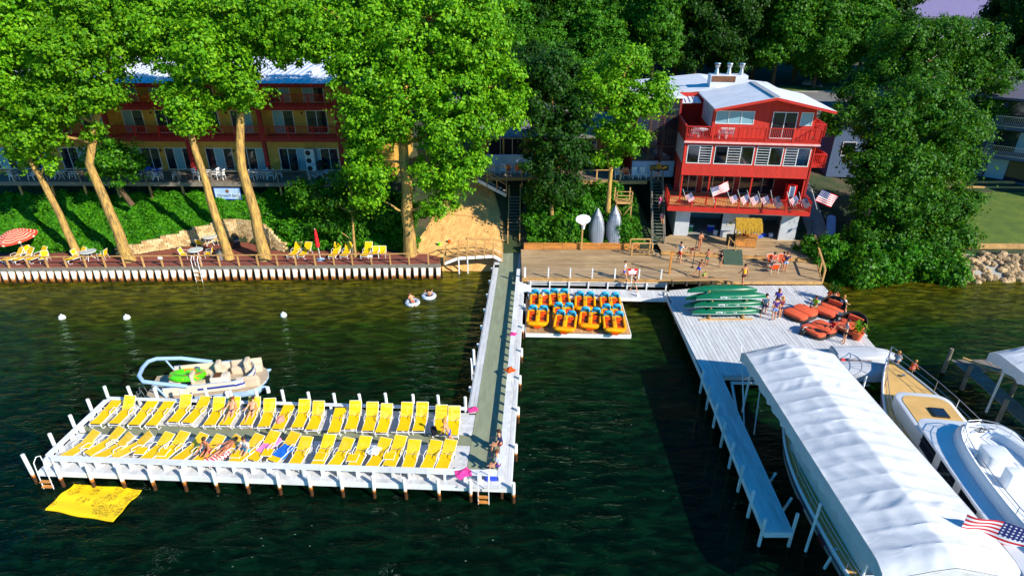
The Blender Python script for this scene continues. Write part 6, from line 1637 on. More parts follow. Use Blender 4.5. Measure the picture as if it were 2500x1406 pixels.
for a, b in (((12.2,17.3,-1.0),(12.35,17.5,2.6)),((11.75,20.9,-.6),(12.1,20.7,1.1)),((11.9,19.4,-.6),(12.2,19.2,1.1)),((12.6,16.6,-.6),(12.75,16.4,1.3)),((12.5,14.9,-.6),(12.65,14.7,1.3)),((18.1,19.2,-.6),(18.3,19.3,2.4)),((17.0,19.6,2.4),(18.3,19.3,2.4)),((18.4,25.5,-.6),(19.2,26.8,2.2))):
    m = MB(); m.tube([a,b], .06, 6); m.build("strut", white, lf)
# ================================================================== CRUISER AND YACHT
navy = pm("navy_stripe", lin(18,28,70), .3); teak = pm("tan_deck_paint", lin(206,164,96), .65, .1, 2, dirt=.15); gel = pm("gelcoat", (.70,.71,.72), .25, .05, 1.5, coat=.3)
def hull(t, L, beam, zd, rise, mats, ch=.72):
    def plan(q_): return beam/2*(1-max(0,(q_-.45)/.55)**2.3)*(.92+.08*min(1,q_/.3))
    rings, deck = [], []
    for i in range(25):
        q_ = i/24; w_ = max(.02, plan(q_)); y = q_*L; z = zd+rise*q_**2.2
        yk = y - (0 if q_ < .8 else (q_-.8)*2.2)
        rings.append([(w_,y,z),(w_*.97,y,z-.25),(w_*ch,yk,-.05),(w_*.25,yk,-.5),(-w_*.25,yk,-.5),(-w_*ch,yk,-.05),(-w_*.97,y,z-.25),(-w_,y,z)])
    m_ = MB(); n_ = 8
    P_ = [p_ for r_ in rings for p_ in r_]
    F_ = [(i*n_+j,(i+1)*n_+j,(i+1)*n_+j+1,i*n_+j+1) for i in range(24) for j in range(7)]
    F_.append(tuple(range(8)))
    m_.add(P_, F_); m_.build("hull", mats[0], t, smooth=True)
    m_ = MB()
    m_.add([(s_*(r_[0][0]-.02), r_[0][1], r_[0][2]-.03) for r_ in rings for s_ in (1,-1)], [(2*i,2*i+2,2*i+3,2*i+1) for i in range(24)]); m_.build("deck", mats[1], t)
    for s_ in (1,-1):
        m_ = MB(); m_.tube([(s_*(r_[0][0]+.01), r_[0][1], r_[0][2]) for r_ in rings], .06, 6); m_.build("rub_rail", mats[0], t)
        m_ = MB(); m_.tube([(s_*(r_[1][0]+.015), r_[1][1], r_[1][2]-.12) for r_ in rings], .035, 4); m_.build("stripe", navy, t)
    return rings
def rail(t, pts_, h, name="rail", r_=.018, mat=None):
    m_ = MB(); m_.tube([Vector(p_)+Vector((0,0,h)) for p_ in pts_], r_, 5); m_.tube([Vector(p_)+Vector((0,0,h*.5)) for p_ in pts_], r_*.7, 4); m_.build(name, mat or steel, t)
    for p_ in pts_: m_ = MB(); m_.tube([p_, Vector(p_)+Vector((0,0,h))], r_, 4); m_.build("stanchion", mat or steel, t)
cr = thing("canopied_cruiser", "white motor cruiser with tan side deck moored under the big canopy", "motor boat", (14.35,13.0,0), R(0))
rr = hull(cr, 12.2, 3.5, 1.25, .5, (gel, teak))
rail(cr, [(r_[7][0]+.08, r_[7][1], r_[7][2]) for r_ in rr[2:22:3]], .55)
rbox(MB(), -1.15,1.15,2.0,9.4,1.22,2.6,.5,.15,4).build("cabin", gel, cr, smooth=True)
for i in range(4): MB().bx(-1.79,-1.752,2.0+i*1.9,2.5+i*1.9,.72,.95).build("porthole", pm("maroon_glass", lin(90,24,30), .3), cr)
MB().bx(-1.4,1.4,.1,1.9,1.22,1.7).build("stern_bench", gel, cr)
ya = thing("yacht", "large white flybridge yacht with tan foredeck moored right of the canopies", "yacht", (19.0,12.1,0), R(-8.5))
rr = hull(ya, 16.8, 4.5, 1.35, .75, (gel, teak))
for sd in (0,7):
    rail(ya, [(r_[sd][0]*.97, r_[sd][1], r_[sd][2]) for r_ in rr[8:25:2]], .75)
rbox(MB(), -1.35,1.35,9.2,13.2,1.6,2.35,.7,.12,5).build("trunk_cabin", gel, ya, smooth=True)
rbox(MB(), -1.12,1.12,9.5,12.8,2.352,2.375,.6,.01,5).build("trunk_deck", teak, ya)
h_ = MB().bx(-.15,.55,11.1,11.8,2.376,2.45).build("hatch", dark_metal, ya); MB().bx(-.08,.48,11.17,11.73,2.451,2.46).build("hatch_glass", dark_glass, h_)
rbox(MB(), -1.75,1.75,.4,9.3,1.3,3.25,.5,.1,4).build("main_cabin", gel, ya, smooth=True)
for i in range(5): 
    for sx_ in (-1,1): rbox(MB(), -.02,.02,1.1+i*1.65,2.3+i*1.65,2.3,3.0,.01,.005,1).build("cabin_window", dark_glass, ya, (sx_*1.75,0,0))
rbox(MB(), -2.0,2.0,.0,9.6,3.26,3.38,.6,.03,4).build("cabin_roof", gel, ya, smooth=True)
# windscreen and flybridge
m = MB(); m.loft([[(-1.5,9.32,2.3),(1.5,9.32,2.3),(1.3,9.0,3.25),(-1.3,9.0,3.25)],[(-1.5,9.4,2.3),(1.5,9.4,2.3),(1.3,9.1,3.25),(-1.3,9.1,3.25)]]); m.build("windscreen", dark_glass, ya)
def coam(a, z, f): return (.15+1.5*math.copysign(abs(math.cos(a))**.7, math.cos(a))*f, 5.0+4.1*math.copysign(abs(math.sin(a))**.8, math.sin(a))*f, z)
m = MB(); n_ = 28
o_ = [[coam(2*math.pi*k/n_, z, f) for k in range(n_)] for z, f in ((3.39,1.0),(3.72,.97),(3.86,.92),(3.82,.86),(3.5,.82))]
m.loft(o_); m.build("flybridge", gel, ya, smooth=True)
rbox(MB(), -1.1,1.1,2.6,3.4,3.52,3.85,.15,.08).build("flybridge_seat", gel, ya, smooth=True); rbox(MB(), -.7,.3,6.3,7.2,3.52,4.1,.2,.08).build("helm_console", gel, ya, smooth=True)
rbox(MB(), -.55,.05,5.2,5.7,3.52,4.25,.1,.05).build("helm_seat", white_plastic, ya, smooth=True)
rail(ya, [coam(a*math.pi/10, 3.84, .9) for a in range(-2,13)], .35)
m = MB(); m.ell((0,8.9,3.62),(.2,.2,.2),10,6); m.build("radar_dome", steel, ya, smooth=True)
em = MB(); 
for k in range(3): em.tube([(-.1+.3*math.cos(a*.5)*(1-.2*k), .0+.16*math.sin(a*.5+k)*(1+.3*k), 0) for a in range(11)], .018, 4)
em.bx(-.5,.5,.3,.33,-.01,.01); em.bx(-.02,.02,.2,.42,-.01,.01); em.build("emblem", black_plastic, ya, (.2,8.35,3.86)).scale = (1,.6,1)
m = MB(); m.tube([(-1.79+0*a, 1.6+.32*math.cos(a*.5), 2.4+.32*math.sin(a*.5)) for a in range(14)], .06, 6); m.build("life_ring", gel, ya, smooth=True)
m = MB(); m.tube([(-1.9,3.0,1.7),(-1.9,3.0,2.6),(-1.9,4.1,2.6),(-1.9,4.1,1.7)], .05, 6); m.build("boarding_gate", pm("cream_frame", lin(225,215,170), .5), ya)
MB().lathe([(.1,0),(.1,.05)],10,(.2,15.2,2.0)).build("anchor_winch", steel, ya)
# right hand dock
rd = thing("right_dock", "shaded grey wooden dock beyond the yacht at the right canopy", "dock", (0,0,0))
for i in range(12): MB().bx(26.4+i*.32,26.4+i*.32+.3,29.0,30.2,ZW-.05,ZW).build("deck_board", grey_wood, rd)
for i in range(22): MB().bx(26.4-.02*i,27.4-.02*i,28.98-(i+1)*.5,28.98-i*.5-.02,ZW-.05,ZW).build("deck_board", grey_wood, rd)
for x, y in ((26.3,30.3),(26.3,28.6),(26.0,25.4),(27.9,27.2),(25.8,22.3),(27.5,24)): MB().tube([(x,y,-3),(x,y,ZW+.7)],.11,8).build("piling", grey_wood, rd)
m = MB(); m.bar((28.6,27.6,ZW+.2),(26.9,30.0,ZW+.25),.15,.08); m.build("loose_plank", tan_wood, rd)
# ================================================================== PONTOON BOAT
a_, b2 = at(352,990,.2), at(640,958,.2)
prz = math.atan2(b2.y-a_.y, b2.x-a_.x)
pn = thing("pontoon_boat", "beige pontoon boat with blue stripe moored behind the sun deck", "pontoon boat", (a_.x, a_.y, 0), prz)
PL = (b2-a_).length*1.03
beige = pm("beige_vinyl", lin(206,186,158), .6, .08, 3, dirt=.1); beige_floor = pm("beige_carpet", lin(178,160,136), .9, .15, 4)
panel_mat = pm("cream_panel", lin(214,200,180), .4, .06); stripe_blue = pm("blue_stripe", lin(30,60,150), .4); pale_blue = pm("pale_blue_alloy", lin(170,200,235), .35, .08, 2, metal=.2)
for y in (.35,2.1):
    m = MB(); m.tube([(-.1,y,.08),(.1,y,.1),(PL*.8,y,.1),(PL*.92,y,.16),(PL*1.0,y,.36)], [.2,.32,.32,.26,.05], 12); m.build("pontoon_tube", pale_blue, pn, smooth=True)
def pdeck(ins, x0=0.0, x1=None):
    x1 = x1 or PL; P_ = [(x0,ins)]
    for k in range(9):
        a = -math.pi/2+math.pi*k/8; P_.append((x1-1.0+(1.0-ins)*math.cos(a), 1.23+(1.23-ins)*math.sin(a)))
    return P_ + [(x0,2.46-ins)]
MB().prism(pdeck(0), .42, .5).build("deck", beige_floor, pn)
MB().prism(pdeck(-.02), .36, .419).build("deck_edge", pale_blue, pn)
outer, inner = pdeck(.12, 1.1, PL-.55), pdeck(.17, 1.1, PL-.55)
m = MB(); n_ = len(outer)
for i in range(n_-1):
    (ax,ay),(bx_,by_) = outer[i], outer[i+1]; (cx,cy),(dx,dy) = inner[i], inner[i+1]
    m.add([(ax,ay,.55),(bx_,by_,.55),(dx,dy,.55),(cx,cy,.55),(ax,ay,1.08),(bx_,by_,1.08),(dx,dy,1.08),(cx,cy,1.08)], [(0,1,5,4),(1,2,6,5),(2,3,7,6),(3,0,4,7),(4,5,6,7),(3,2,1,0)])
m.build("fence_panel", panel_mat, pn)
m = MB()
for i in range(4, n_-2):
    pass
for i in range(n_-1):
    (ax,ay),(bx_,by_) = outer[i], outer[i+1]
    if ax < PL*.35 and bx_ < PL*.35: continue
    x_lo = max(ax, PL*.45)
    m.bar((x_lo,ay-.02 if ay < 1.2 else ay+.02,.80),(bx_,by_-.02 if by_ < 1.2 else by_+.02,.84),.02,.12)
m.build("stripe", stripe_blue, pn)
m = MB(); m.tube([(x,y,1.12) for x,y in outer], .022, 5); m.build("top_rail", pale_blue, pn)
for (x0,x1,y0,y1,h) in [(1.5,3.6,1.75,2.25,.9),(4.3,6.0,1.75,2.25,.9),(1.3,1.9,.3,.75,.9)]:
    o = rbox(MB(), x0,x1,y0,y1,.5,h,.08,.06).build("bench_seat", beige, pn, smooth=True)
    rbox(MB(), x0,x1,y1-.16,y1,h+.002,h+.32,.06,.05).build("seat_back", beige, o, smooth=True)
o = rbox(MB(), 4.9,6.1,.3,.78,.5,.88,.1,.06).build("bench_seat", beige, pn, smooth=True); rbox(MB(), 4.9,6.1,.28,.44,.882,1.18,.05,.04).build("seat_back", beige, o, smooth=True)
for x in (3.75,5.35):
    rbox(MB(), x-.25,x+.25,1.5,2.2,.5,.95,.08,.05).build("lounge_end", beige, pn, smooth=True); rbox(MB(), x-.22,x+.05,1.45,2.15,.952,1.42,.08,.06).build("headrest", beige, pn, smooth=True)
o = rbox(MB(), 3.5,4.5,.32,1.0,.5,1.25,.1,.05).build("console", panel_mat, pn, smooth=True); MB().bx(3.7,4.1,.45,.9,1.255,1.30).build("dash_panel", pm("brown_dash", lin(96,60,34), .5), o)
m = MB(); m.tube([(3.42,.66+.17*math.cos(a*.5),1.2+.17*math.sin(a*.5)) for a in range(14)], .018, 5); m.build("steering_wheel", black_plastic, pn)
o = rbox(MB(), 2.6,3.15,.4,.95,.75,.95,.12,.06).build("captain_chair", beige, pn, smooth=True); rbox(MB(), 2.5,2.68,.38,.97,.96,1.6,.06,.05).build("chair_back", beige, o, smooth=True)
# tow arch
m = MB(); m.tube([(2.4,.1,1.1),(1.2,.08,1.45),(.3,.12,1.7),(.0,.5,1.85),(-.05,1.23,1.9),(.0,1.95,1.85),(.3,2.34,1.75),(1.6,2.38,1.6),(3.2,2.36,1.15)], .11, 8); m.build("tow_arch", pale_blue, pn, smooth=True)
m = MB(); m.tube([(1.2,.12,.5),(.7,.1,1.6)], .05, 6); m.tube([(1.2,2.34,.5),(.7,2.36,1.72)], .05, 6); m.build("arch_strut", pale_blue, pn)
m = MB(); m.tube([(-.35,.4,.0),(-.35,.4,.9),(-.1,.4,1.0),(0,.4,.5)], .02, 5); m.tube([(-.35,.8,.0),(-.35,.8,.9),(-.1,.8,1.0),(0,.8,.5)], .02, 5)
for z in (.1,.35,.6): m.tube([(-.35,.4,z),(-.35,.8,z)], .02, 5)
m.build("boarding_ladder", steel, pn)
for x in (.9,4.4,6.6): m = MB(); m.lathe([(.03,.4),(.11,.33),(.12,0),(.03,-.06)],10,(x,-.1,.25)); m.build("fender", gel, pn, smooth=True)
# green inflatable tube carried aboard
def tubem(n, l, b):
    v = tcmap(n, l); z = noise(n, l, v, 2.2, 2, .5, .8)
    c = ramp(n, l, z, [(.0,lin(90,225,20)),(.60,lin(80,215,16)),(.63,lin(235,60,20)),(.68,lin(245,150,20)),(.72,lin(80,215,16))])
    l.new(c, b.inputs["Base Color"]); b.inputs["Roughness"].default_value = .35
gt = thing("towable_tube", "lime green towable tube with flame print lying in the pontoon boat", "inflatable", pn.matrix_world @ Vector((0,0,0)))
c_ = Vector((a_.x,a_.y,0)) + Vector((math.cos(prz)*2.1-math.sin(prz)*1.25, math.sin(prz)*2.1+math.cos(prz)*1.25, 0))
gt.location = (c_.x, c_.y, .98); gt.rotation_euler = (R(-18), R(6), prz)
m = MB(); m.lathe([(.02,-.05),(.75,-.1),(.95,0),(1.0,.13),(.9,.28),(.65,.3),(.5,.2),(.02,.16)], 24); m.build("body", polymat("lime_flame_vinyl", tubem), gt, smooth=True)
m = MB(); m.tube([(.25,.6,.3),(.25,.7,.4),(.5,.55,.4),(.5,.45,.3)], .03, 6); m.build("handle", stripe_blue, gt)
# ================================================================== PEDAL BOAT FLOAT
fl = [at(1285,722,.4), at(1512,735,.4), at(1535,812,.4), at(1283,808,.4)]
frz = -.03; fc = Vector((.95, 34.35, 0))
pf_ = thing("pedal_boat_float", "square brown plank float carrying the orange pedal boats", "float", fc, frz)
for i in range(27): MB().bx(.0+i*.257,.0+i*.257+.245,.05,5.15,.34,.38).build("deck_board", brown_wood, pf_)
m = MB(); m.bx(-.04,6.98,-.06,.0,.08,.36); m.bx(-.04,6.98,5.2,5.26,.08,.36); m.bx(-.06,-.01,0,5.2,.08,.36); m.bx(6.95,7.0,0,5.2,.08,.36); m.build("edge_board", white, pf_)
m = MB(); m.bx(.1,6.85,.2,5.0,-.2,.07); m.build("float_box", dark_wood, pf_)
orange_hull = pm("orange_hull_plastic", lin(252,158,0), .35, .08, 3, col2=lin(254,180,6)); deep_orange = pm("deep_orange_well", lin(206,72,10), .5, .1, 3); cyan = pm("cyan_seat", lin(24,160,206), .4, .06)
pb0 = thing("pedal_boat", "orange pedal boat", "pedal boat")
m = MB()
def pring(w, y0, y1, z, r_=.42):
    P_ = []
    for cx, cy, a0 in ((w-r_,y1-.15,0),(-w+r_,y1-.15,90),(-w+r_,y0+r_,180),(w-r_,y0+r_,270)):
        for k in range(5):
            a = R(a0+22.5*k); rr_ = r_ if a0 >= 180 else .15; xo = (r_-rr_)*(1 if a0 in (0,) else -1 if a0 == 90 else 0)
            P_.append((cx+xo+rr_*math.cos(a), cy+rr_*math.sin(a), z))
    return P_
m.loft([pring(.58,-.85,.85,0), pring(.74,-1.05,1.0,.22), pring(.76,-1.08,1.02,.33)]); m.build("hull", orange_hull, pb0, smooth=True)
for x0, x1, y0, y1, z1 in [(-.76,-.60,-.62,.98,.52),(.60,.76,-.62,.98,.52),(-.14,.14,-.75,.9,.56),(-.66,.66,-1.02,-.68,.43),(-.7,.7,.66,1.0,.50)]:
    rbox(MB(), x0,x1,y0,y1,.331,z1,.07 if x1-x0 < 1 else .2,.06,3).build("moulding", orange_hull, pb0, smooth=True)
MB().bx(-.22,.22,-1.1,-.98,.06,.2).build("nose_notch", deep_orange, pb0)
for s in (-1,1):
    rbox(MB(), s*.37-.225,s*.37+.225,-.66,.26,.332,.36,.12,.02,3).build("footwell", deep_orange, pb0)
    m = MB(); m.tube([(s*.37-.15,-.35,.45),(s*.37+.15,-.35,.45)], .022, 5); m.tube([(s*.37,-.35,.38),(s*.37,-.3,.5)], .03, 5); m.build("pedal_crank", dark_metal, pb0)
    rbox(MB(), s*.37-.22,s*.37+.22,.28,.64,.332,.47,.08,.05,3).build("seat", deep_orange, pb0, smooth=True)
    m = MB(); n_ = 8
    P_ = [(s*.37-.27*math.cos(math.pi*k/n_), .62+.16*math.sin(math.pi*k/n_)-.02*v, .5+.38*v*(.55+.45*math.sin(math.pi*k/n_))) for v in (0,.5,1) for k in range(n_+1)]
    m.add(P_, [(i*(n_+1)+j,i*(n_+1)+j+1,(i+1)*(n_+1)+j+1,(i+1)*(n_+1)+j) for i in range(2) for j in range(n_)])
    o = m.build("seat_back", cyan, pb0, smooth=True); so = o.modifiers.new("thick", 'SOLIDIFY'); so.thickness = .09; so.offset = 0
    m = MB(); m.ell((s*.37,.62,.86),(.27,.13,.1),10,6); m.build("seat_top", cyan, pb0, smooth=True)
m = MB(); m.tube([(0,-.1,.55),(0,.02,.68)], .025, 5); m.build("steering_lever", dark_metal, pb0)
pb_used = []
PB = [(1319,735,0,"back row, touching the pier side"),(1366,733,0,"back row, beside the pier side one"),(1428,740,0,"back row, third from the pier"),(1490,742,0,"back row, farthest from the pier"),
      (1313,775,0,"front row, beside the pier"),(1376,768,0,"front row, pushed behind another"),(1380,788,0,"front row, overlapping one behind it"),(1441,780,0,"front row, alone in the middle"),(1494,772,0,"front row, tucked behind the outermost"),(1499,790,0,"front row, outermost corner of the float")]
for px_, py_, rz, nm in PB:
    zz = .385 + (.10 if "overlapping" in nm or "outermost corner" in nm else 0); p = at(px_, py_, zz+.3); put(pb0, pb_used, (p.x, p.y, zz), frz+rs.uniform(-.07,.05)+(-.08 if px_ > 1370 else 0), "orange pedal boat with cyan seats, " + nm, "orange pedal boats")
# ================================================================== ON THE WATER
mt = MB(); c4 = [at(180,1180,.1), at(345,1193,.1), at(276,1271,.1), at(110,1243,.1)]
def matf(u, v):
    p = c4[3].lerp(c4[2], u).lerp(c4[0].lerp(c4[1], u), v)
    e = (u-.5)*2; f = (v-.5)*2
    return (p.x+.03*math.sin(v*9), p.y+.03*math.sin(u*11), .07+.03*math.sin(u*7+v*4)+.05*max(0,abs(e)-.8)*3+.02*math.sin(v*13))
def foam(n, l, b):
    v = tcmap(n, l, (1,1,1), world=True)
    w_ = n.new("ShaderNodeTexVoronoi"); w_.inputs["Scale"].default_value = 1.6; l.new(v, w_.inputs["Vector"])
    z = noise(n, l, tcmap(n, l, (1.3,4.5,1), world=True), 1.3, 3, .6, 2.5)
    m1 = n.new("ShaderNodeMath"); m1.operation = 'SUBTRACT'; m1.inputs[1].default_value = .5; l.new(z, m1.inputs[0])
    m2 = n.new("ShaderNodeMath"); m2.operation = 'ABSOLUTE'; l.new(m1.outputs[0], m2.inputs[0])
    m3 = n.new("ShaderNodeMath"); m3.operation = 'LESS_THAN'; m3.inputs[1].default_value = .03; l.new(m2.outputs[0], m3.inputs[0])
    m4 = n.new("ShaderNodeMath"); m4.operation = 'LESS_THAN'; m4.inputs[1].default_value = .5; l.new(w_.outputs["Distance"], m4.inputs[0])
    m5 = n.new("ShaderNodeMath"); m5.operation = 'MULTIPLY'; l.new(m3.outputs[0], m5.inputs[0]); l.new(m4.outputs[0], m5.inputs[1])
    mx = n.new("ShaderNodeMix"); mx.data_type = 'RGBA'; mx.inputs["A"].default_value = (*lin(252,206,0),1); mx.inputs["B"].default_value = (*lin(120,88,0),1); l.new(m5.outputs[0], mx.inputs["Factor"])
    l.new(mx.outputs["Result"], b.inputs["Base Color"]); b.inputs["Roughness"].default_value = .6
o = MB().grid(matf, 24, 24, (0,0,.05)).build("floating_mat", polymat("yellow_foam_print", foam), smooth=True)
tag(o, "large yellow floating foam mat with faint print beside the swim ladder", "float mat")
for i, (px_, py_) in enumerate([(151,774),(309,774),(692,768)]):
    p = at(px_, py_, .1); m = MB(); m.lathe([(.05,-.15),(.2,-.08),(.24,.05),(.18,.2),(.06,.26),(.05,.33),(.01,.34)], 14)
    tag(m.build("mooring_buoy", white_plastic, None, (p.x,p.y,0), 0, True), "white swim area buoy %s" % ["floating alone farthest from the swimmers","floating between the other two buoys","floating nearest the swimmers on tubes"][i], "buoy", "white swim buoys")
# ================================================================== FLAGS
def flagm(n, l, b):
    v = tcmap(n, l); s_ = n.new("ShaderNodeSeparateXYZ"); l.new(v, s_.inputs[0])
    def M(op, a, c=None):
        q_ = n.new("ShaderNodeMath"); q_.operation = op
        if hasattr(a, 'links'): l.new(a, q_.inputs[0])
        else: q_.inputs[0].default_value = a
        if c is not None:
            if hasattr(c, 'links'): l.new(c, q_.inputs[1])
            else: q_.inputs[1].default_value = c
        return q_.outputs[0]
    st = M('GREATER_THAN', M('FRACT', M('MULTIPLY', s_.outputs["Z"], 6.5)), .5)
    can = M('MULTIPLY', M('LESS_THAN', s_.outputs["X"], .76), M('GREATER_THAN', s_.outputs["Z"], .4615))
    dx_ = M('SUBTRACT', M('FRACT', M('MULTIPLY', s_.outputs["X"], 8.0)), .5); dz_ = M('SUBTRACT', M('FRACT', M('MULTIPLY', s_.outputs["Z"], 9.3)), .5)
    star = M('LESS_THAN', M('ADD', M('MULTIPLY', dx_, dx_), M('MULTIPLY', dz_, dz_)), .06)
    a = n.new("ShaderNodeMix"); a.data_type = 'RGBA'; a.inputs["A"].default_value = (*lin(206,22,40),1); a.inputs["B"].default_value = (.8,.8,.8,1); l.new(st, a.inputs["Factor"])
    c2 = n.new("ShaderNodeMix"); c2.data_type = 'RGBA'; c2.inputs["A"].default_value = (*lin(30,34,110),1); c2.inputs["B"].default_value = (.8,.8,.8,1); l.new(star, c2.inputs["Factor"])
    d = n.new("ShaderNodeMix"); d.data_type = 'RGBA'; l.new(can, d.inputs["Factor"]); l.new(a.outputs["Result"], d.inputs["A"]); l.new(c2.outputs["Result"], d.inputs["B"])
    l.new(d.outputs["Result"], b.inputs["Base Color"]); b.inputs["Roughness"].default_value = .8
flag_mat = polymat("flag_cloth", flagm)
def flag(label, loc, rz, tilt, s, droop=.5, group=None, pole=1.6):
    t = thing("american_flag", label, "flag", loc, rz, group)
    m_ = MB(); m_.tube([(0,0,-.5*pole*s),(0,0,1.12*s)], .015*max(1,s), 5); m_.build("pole", white_plastic, t).rotation_euler = (0,tilt,0)
    f_ = MB().grid(lambda u, v: (u*1.9*(1-.25*droop), .14*math.sin(u*7+v*2)*u, v*1.0), 16, 10)
    o_ = f_.build("cloth", flag_mat, t, smooth=True); o_.scale = (s,s,s); o_.rotation_euler = (0,tilt+droop,0)
    # cloth hangs from the tilted pole
    return t
for i, (u, sc, dr_, an) in enumerate([(.35,.42,1.1,-.2),(2.6,.6,-.2,.9),(3.9,.42,1.2,.3),(4.75,.5,1.2,.5),(5.5,.5,1.2,.2),(6.35,.45,1.15,-.1),(7.3,.5,1.0,-2.6),(8.6,.5,1.1,.4),(9.5,.45,1.0,-2.5),(10.6,.75,.5,.2)]):
    p = hl(u, -1.12, 5.55)
    flag("small american flag on the porch rail of the red house, %s along from the stairs" % ORD[i], p, HRZ+an*.35, R(-25), sc*1.35, dr_+.3, "flags on the porch rail")
p = at(2490,1375,2.6); flag("large american flag flying from the yacht stern staff", (p.x-.2, p.y, 3.1), R(160), R(-18), 1.15, .25)
# ================================================================== CARS
def car(label, loc, rz, col, seed):
    t = thing("parked_car", label, "car", loc, rz, "cars on the road behind the house")
    paint = pm("car_paint_%d" % seed, col, .25, .04, 2, coat=.6)
    def sec(y, w, z0, z1): return [(-w,y,z0),(w,y,z0),(w,y,(z0+z1)/2),(w*.93,y,z1),(-w*.93,y,z1),(-w,y,(z0+z1)/2)]
    m_ = MB(); m_.loft([sec(-2.2,.7,.35,.68), sec(-2.05,.86,.25,.8), sec(-1.0,.9,.22,.95), sec(1.4,.9,.22,1.0), sec(2.1,.86,.28,.95), sec(2.25,.75,.4,.85)]); m_.build("body", paint, t, smooth=True)
    m_ = MB(); m_.loft([sec(-1.0,.78,.93,.96), sec(-.35,.68,.95,1.45), sec(.9,.68,.95,1.48), sec(1.7,.75,.95,1.02)]); c2 = m_.build("cabin", dark_glass, t, smooth=True)
    MB().bx(-.6,.6,-.3,.85,1.475,1.5).build("roof", paint, c2)
    for x in (-.85,.85):
        for y in (-1.35,1.4):
            o_ = MB().lathe([(.18,-.12),(.32,-.1),(.32,.1),(.18,.12)],14).build("wheel", black_plastic, t, (x,y,.32)); o_.rotation_euler = (0,R(90),0)
            q_ = MB().lathe([(.17,-.13),(.17,.13)],10).build("rim", steel, o_)
    for x in (-.6,.6): MB().box((x,-2.16,.62),(.34,.1,.14)).build("headlight", white_plastic, t); MB().box((x,2.23,.72),(.3,.06,.14)).build("tail_light", red_paint, t)
    return t
def rcar(label, px_, py_, rz, col, seed):
    p = at(px_, py_, 5.75); car(label, (p.x, p.y, ground_z(p.x,p.y)+.14), rz, col, seed)
rcar("red car parked behind the light green tree", 1490, 268, .5, lin(190,16,20), 1)
rcar("white car parked beside the glazed stair hall", 1530, 262, .15, (.75,.77,.78), 2)
rcar("silver car on the road behind the dark middle tree", 1385, 262, 1.4, (.35,.36,.38), 3)
rcar("black car on the road right of the red house", 2200, 228, 1.5, (.02,.02,.025), 4)
# ================================================================== PEOPLE
SK = pm("skin", lin(214,150,112), .55, .06, 6, rnd=.12); SK2 = pm("tanned_skin", lin(178,112,76), .55, .06, 6, rnd=.1)
def dye(name, c): return pm("cloth_"+name, lin(*c), .8, .1, 6, bump=.2)
HAIR = {'b': pm("brown_hair", lin(54,32,18), .6, .2, 12), 'y': pm("blond_hair", lin(190,130,60), .6, .2, 12), 'k': pm("black_hair", lin(20,16,14), .55, .2, 12), 'r': pm("auburn_hair", lin(120,56,26), .6, .2, 12)}
POSE = {
 'stand': dict(lean=2,hl=2,hr=-4,kl=4,kr=2,sl=8,sr=-4,al=8,ar=8,el=14,er=18),
 'walk': dict(lean=5,hl=26,hr=-18,kl=12,kr=18,sl=-22,sr=24,al=6,ar=6,el=22,er=30),
 'hands_hips': dict(lean=2,hl=3,hr=-3,kl=3,kr=3,sl=-12,sr=-12,al=38,ar=38,el=80,er=80),
 'behind': dict(lean=2,hl=3,hr=-3,kl=3,kr=3,sl=-28,sr=-28,al=12,ar=12,el=40,er=40),
 'raise': dict(lean=-3,hl=10,hr=-12,kl=6,kr=10,sl=60,sr=20,al=40,ar=14,el=70,er=40),
 'hold': dict(lean=4,hl=4,hr=-3,kl=5,kr=3,sl=35,sr=30,al=10,ar=6,el=70,er=80),
 'bend': dict(lean=62,hl=22,hr=8,kl=22,kr=14,sl=55,sr=70,al=8,ar=8,el=15,er=20),
 'squat': dict(lean=38,hl=112,hr=104,kl=135,kr=130,sl=60,sr=55,al=8,ar=8,el=25,er=30),
 'sit': dict(lean=12,hl=84,hr=78,kl=80,kr=70,sl=40,sr=30,al=10,ar=10,el=40,er=50),
 'recline': dict(lean=-42,hl=84,hr=70,kl=8,kr=30,sl=20,sr=10,al=18,ar=22,el=45,er=60),
 'lie': dict(lean=-76,hl=90,hr=84,kl=4,kr=12,sl=10,sr=4,al=14,ar=18,el=30,er=30),
 'reach': dict(lean=30,hl=8,hr=-30,kl=10,kr=26,sl=60,sr=40,al=6,ar=10,el=20,er=30)}
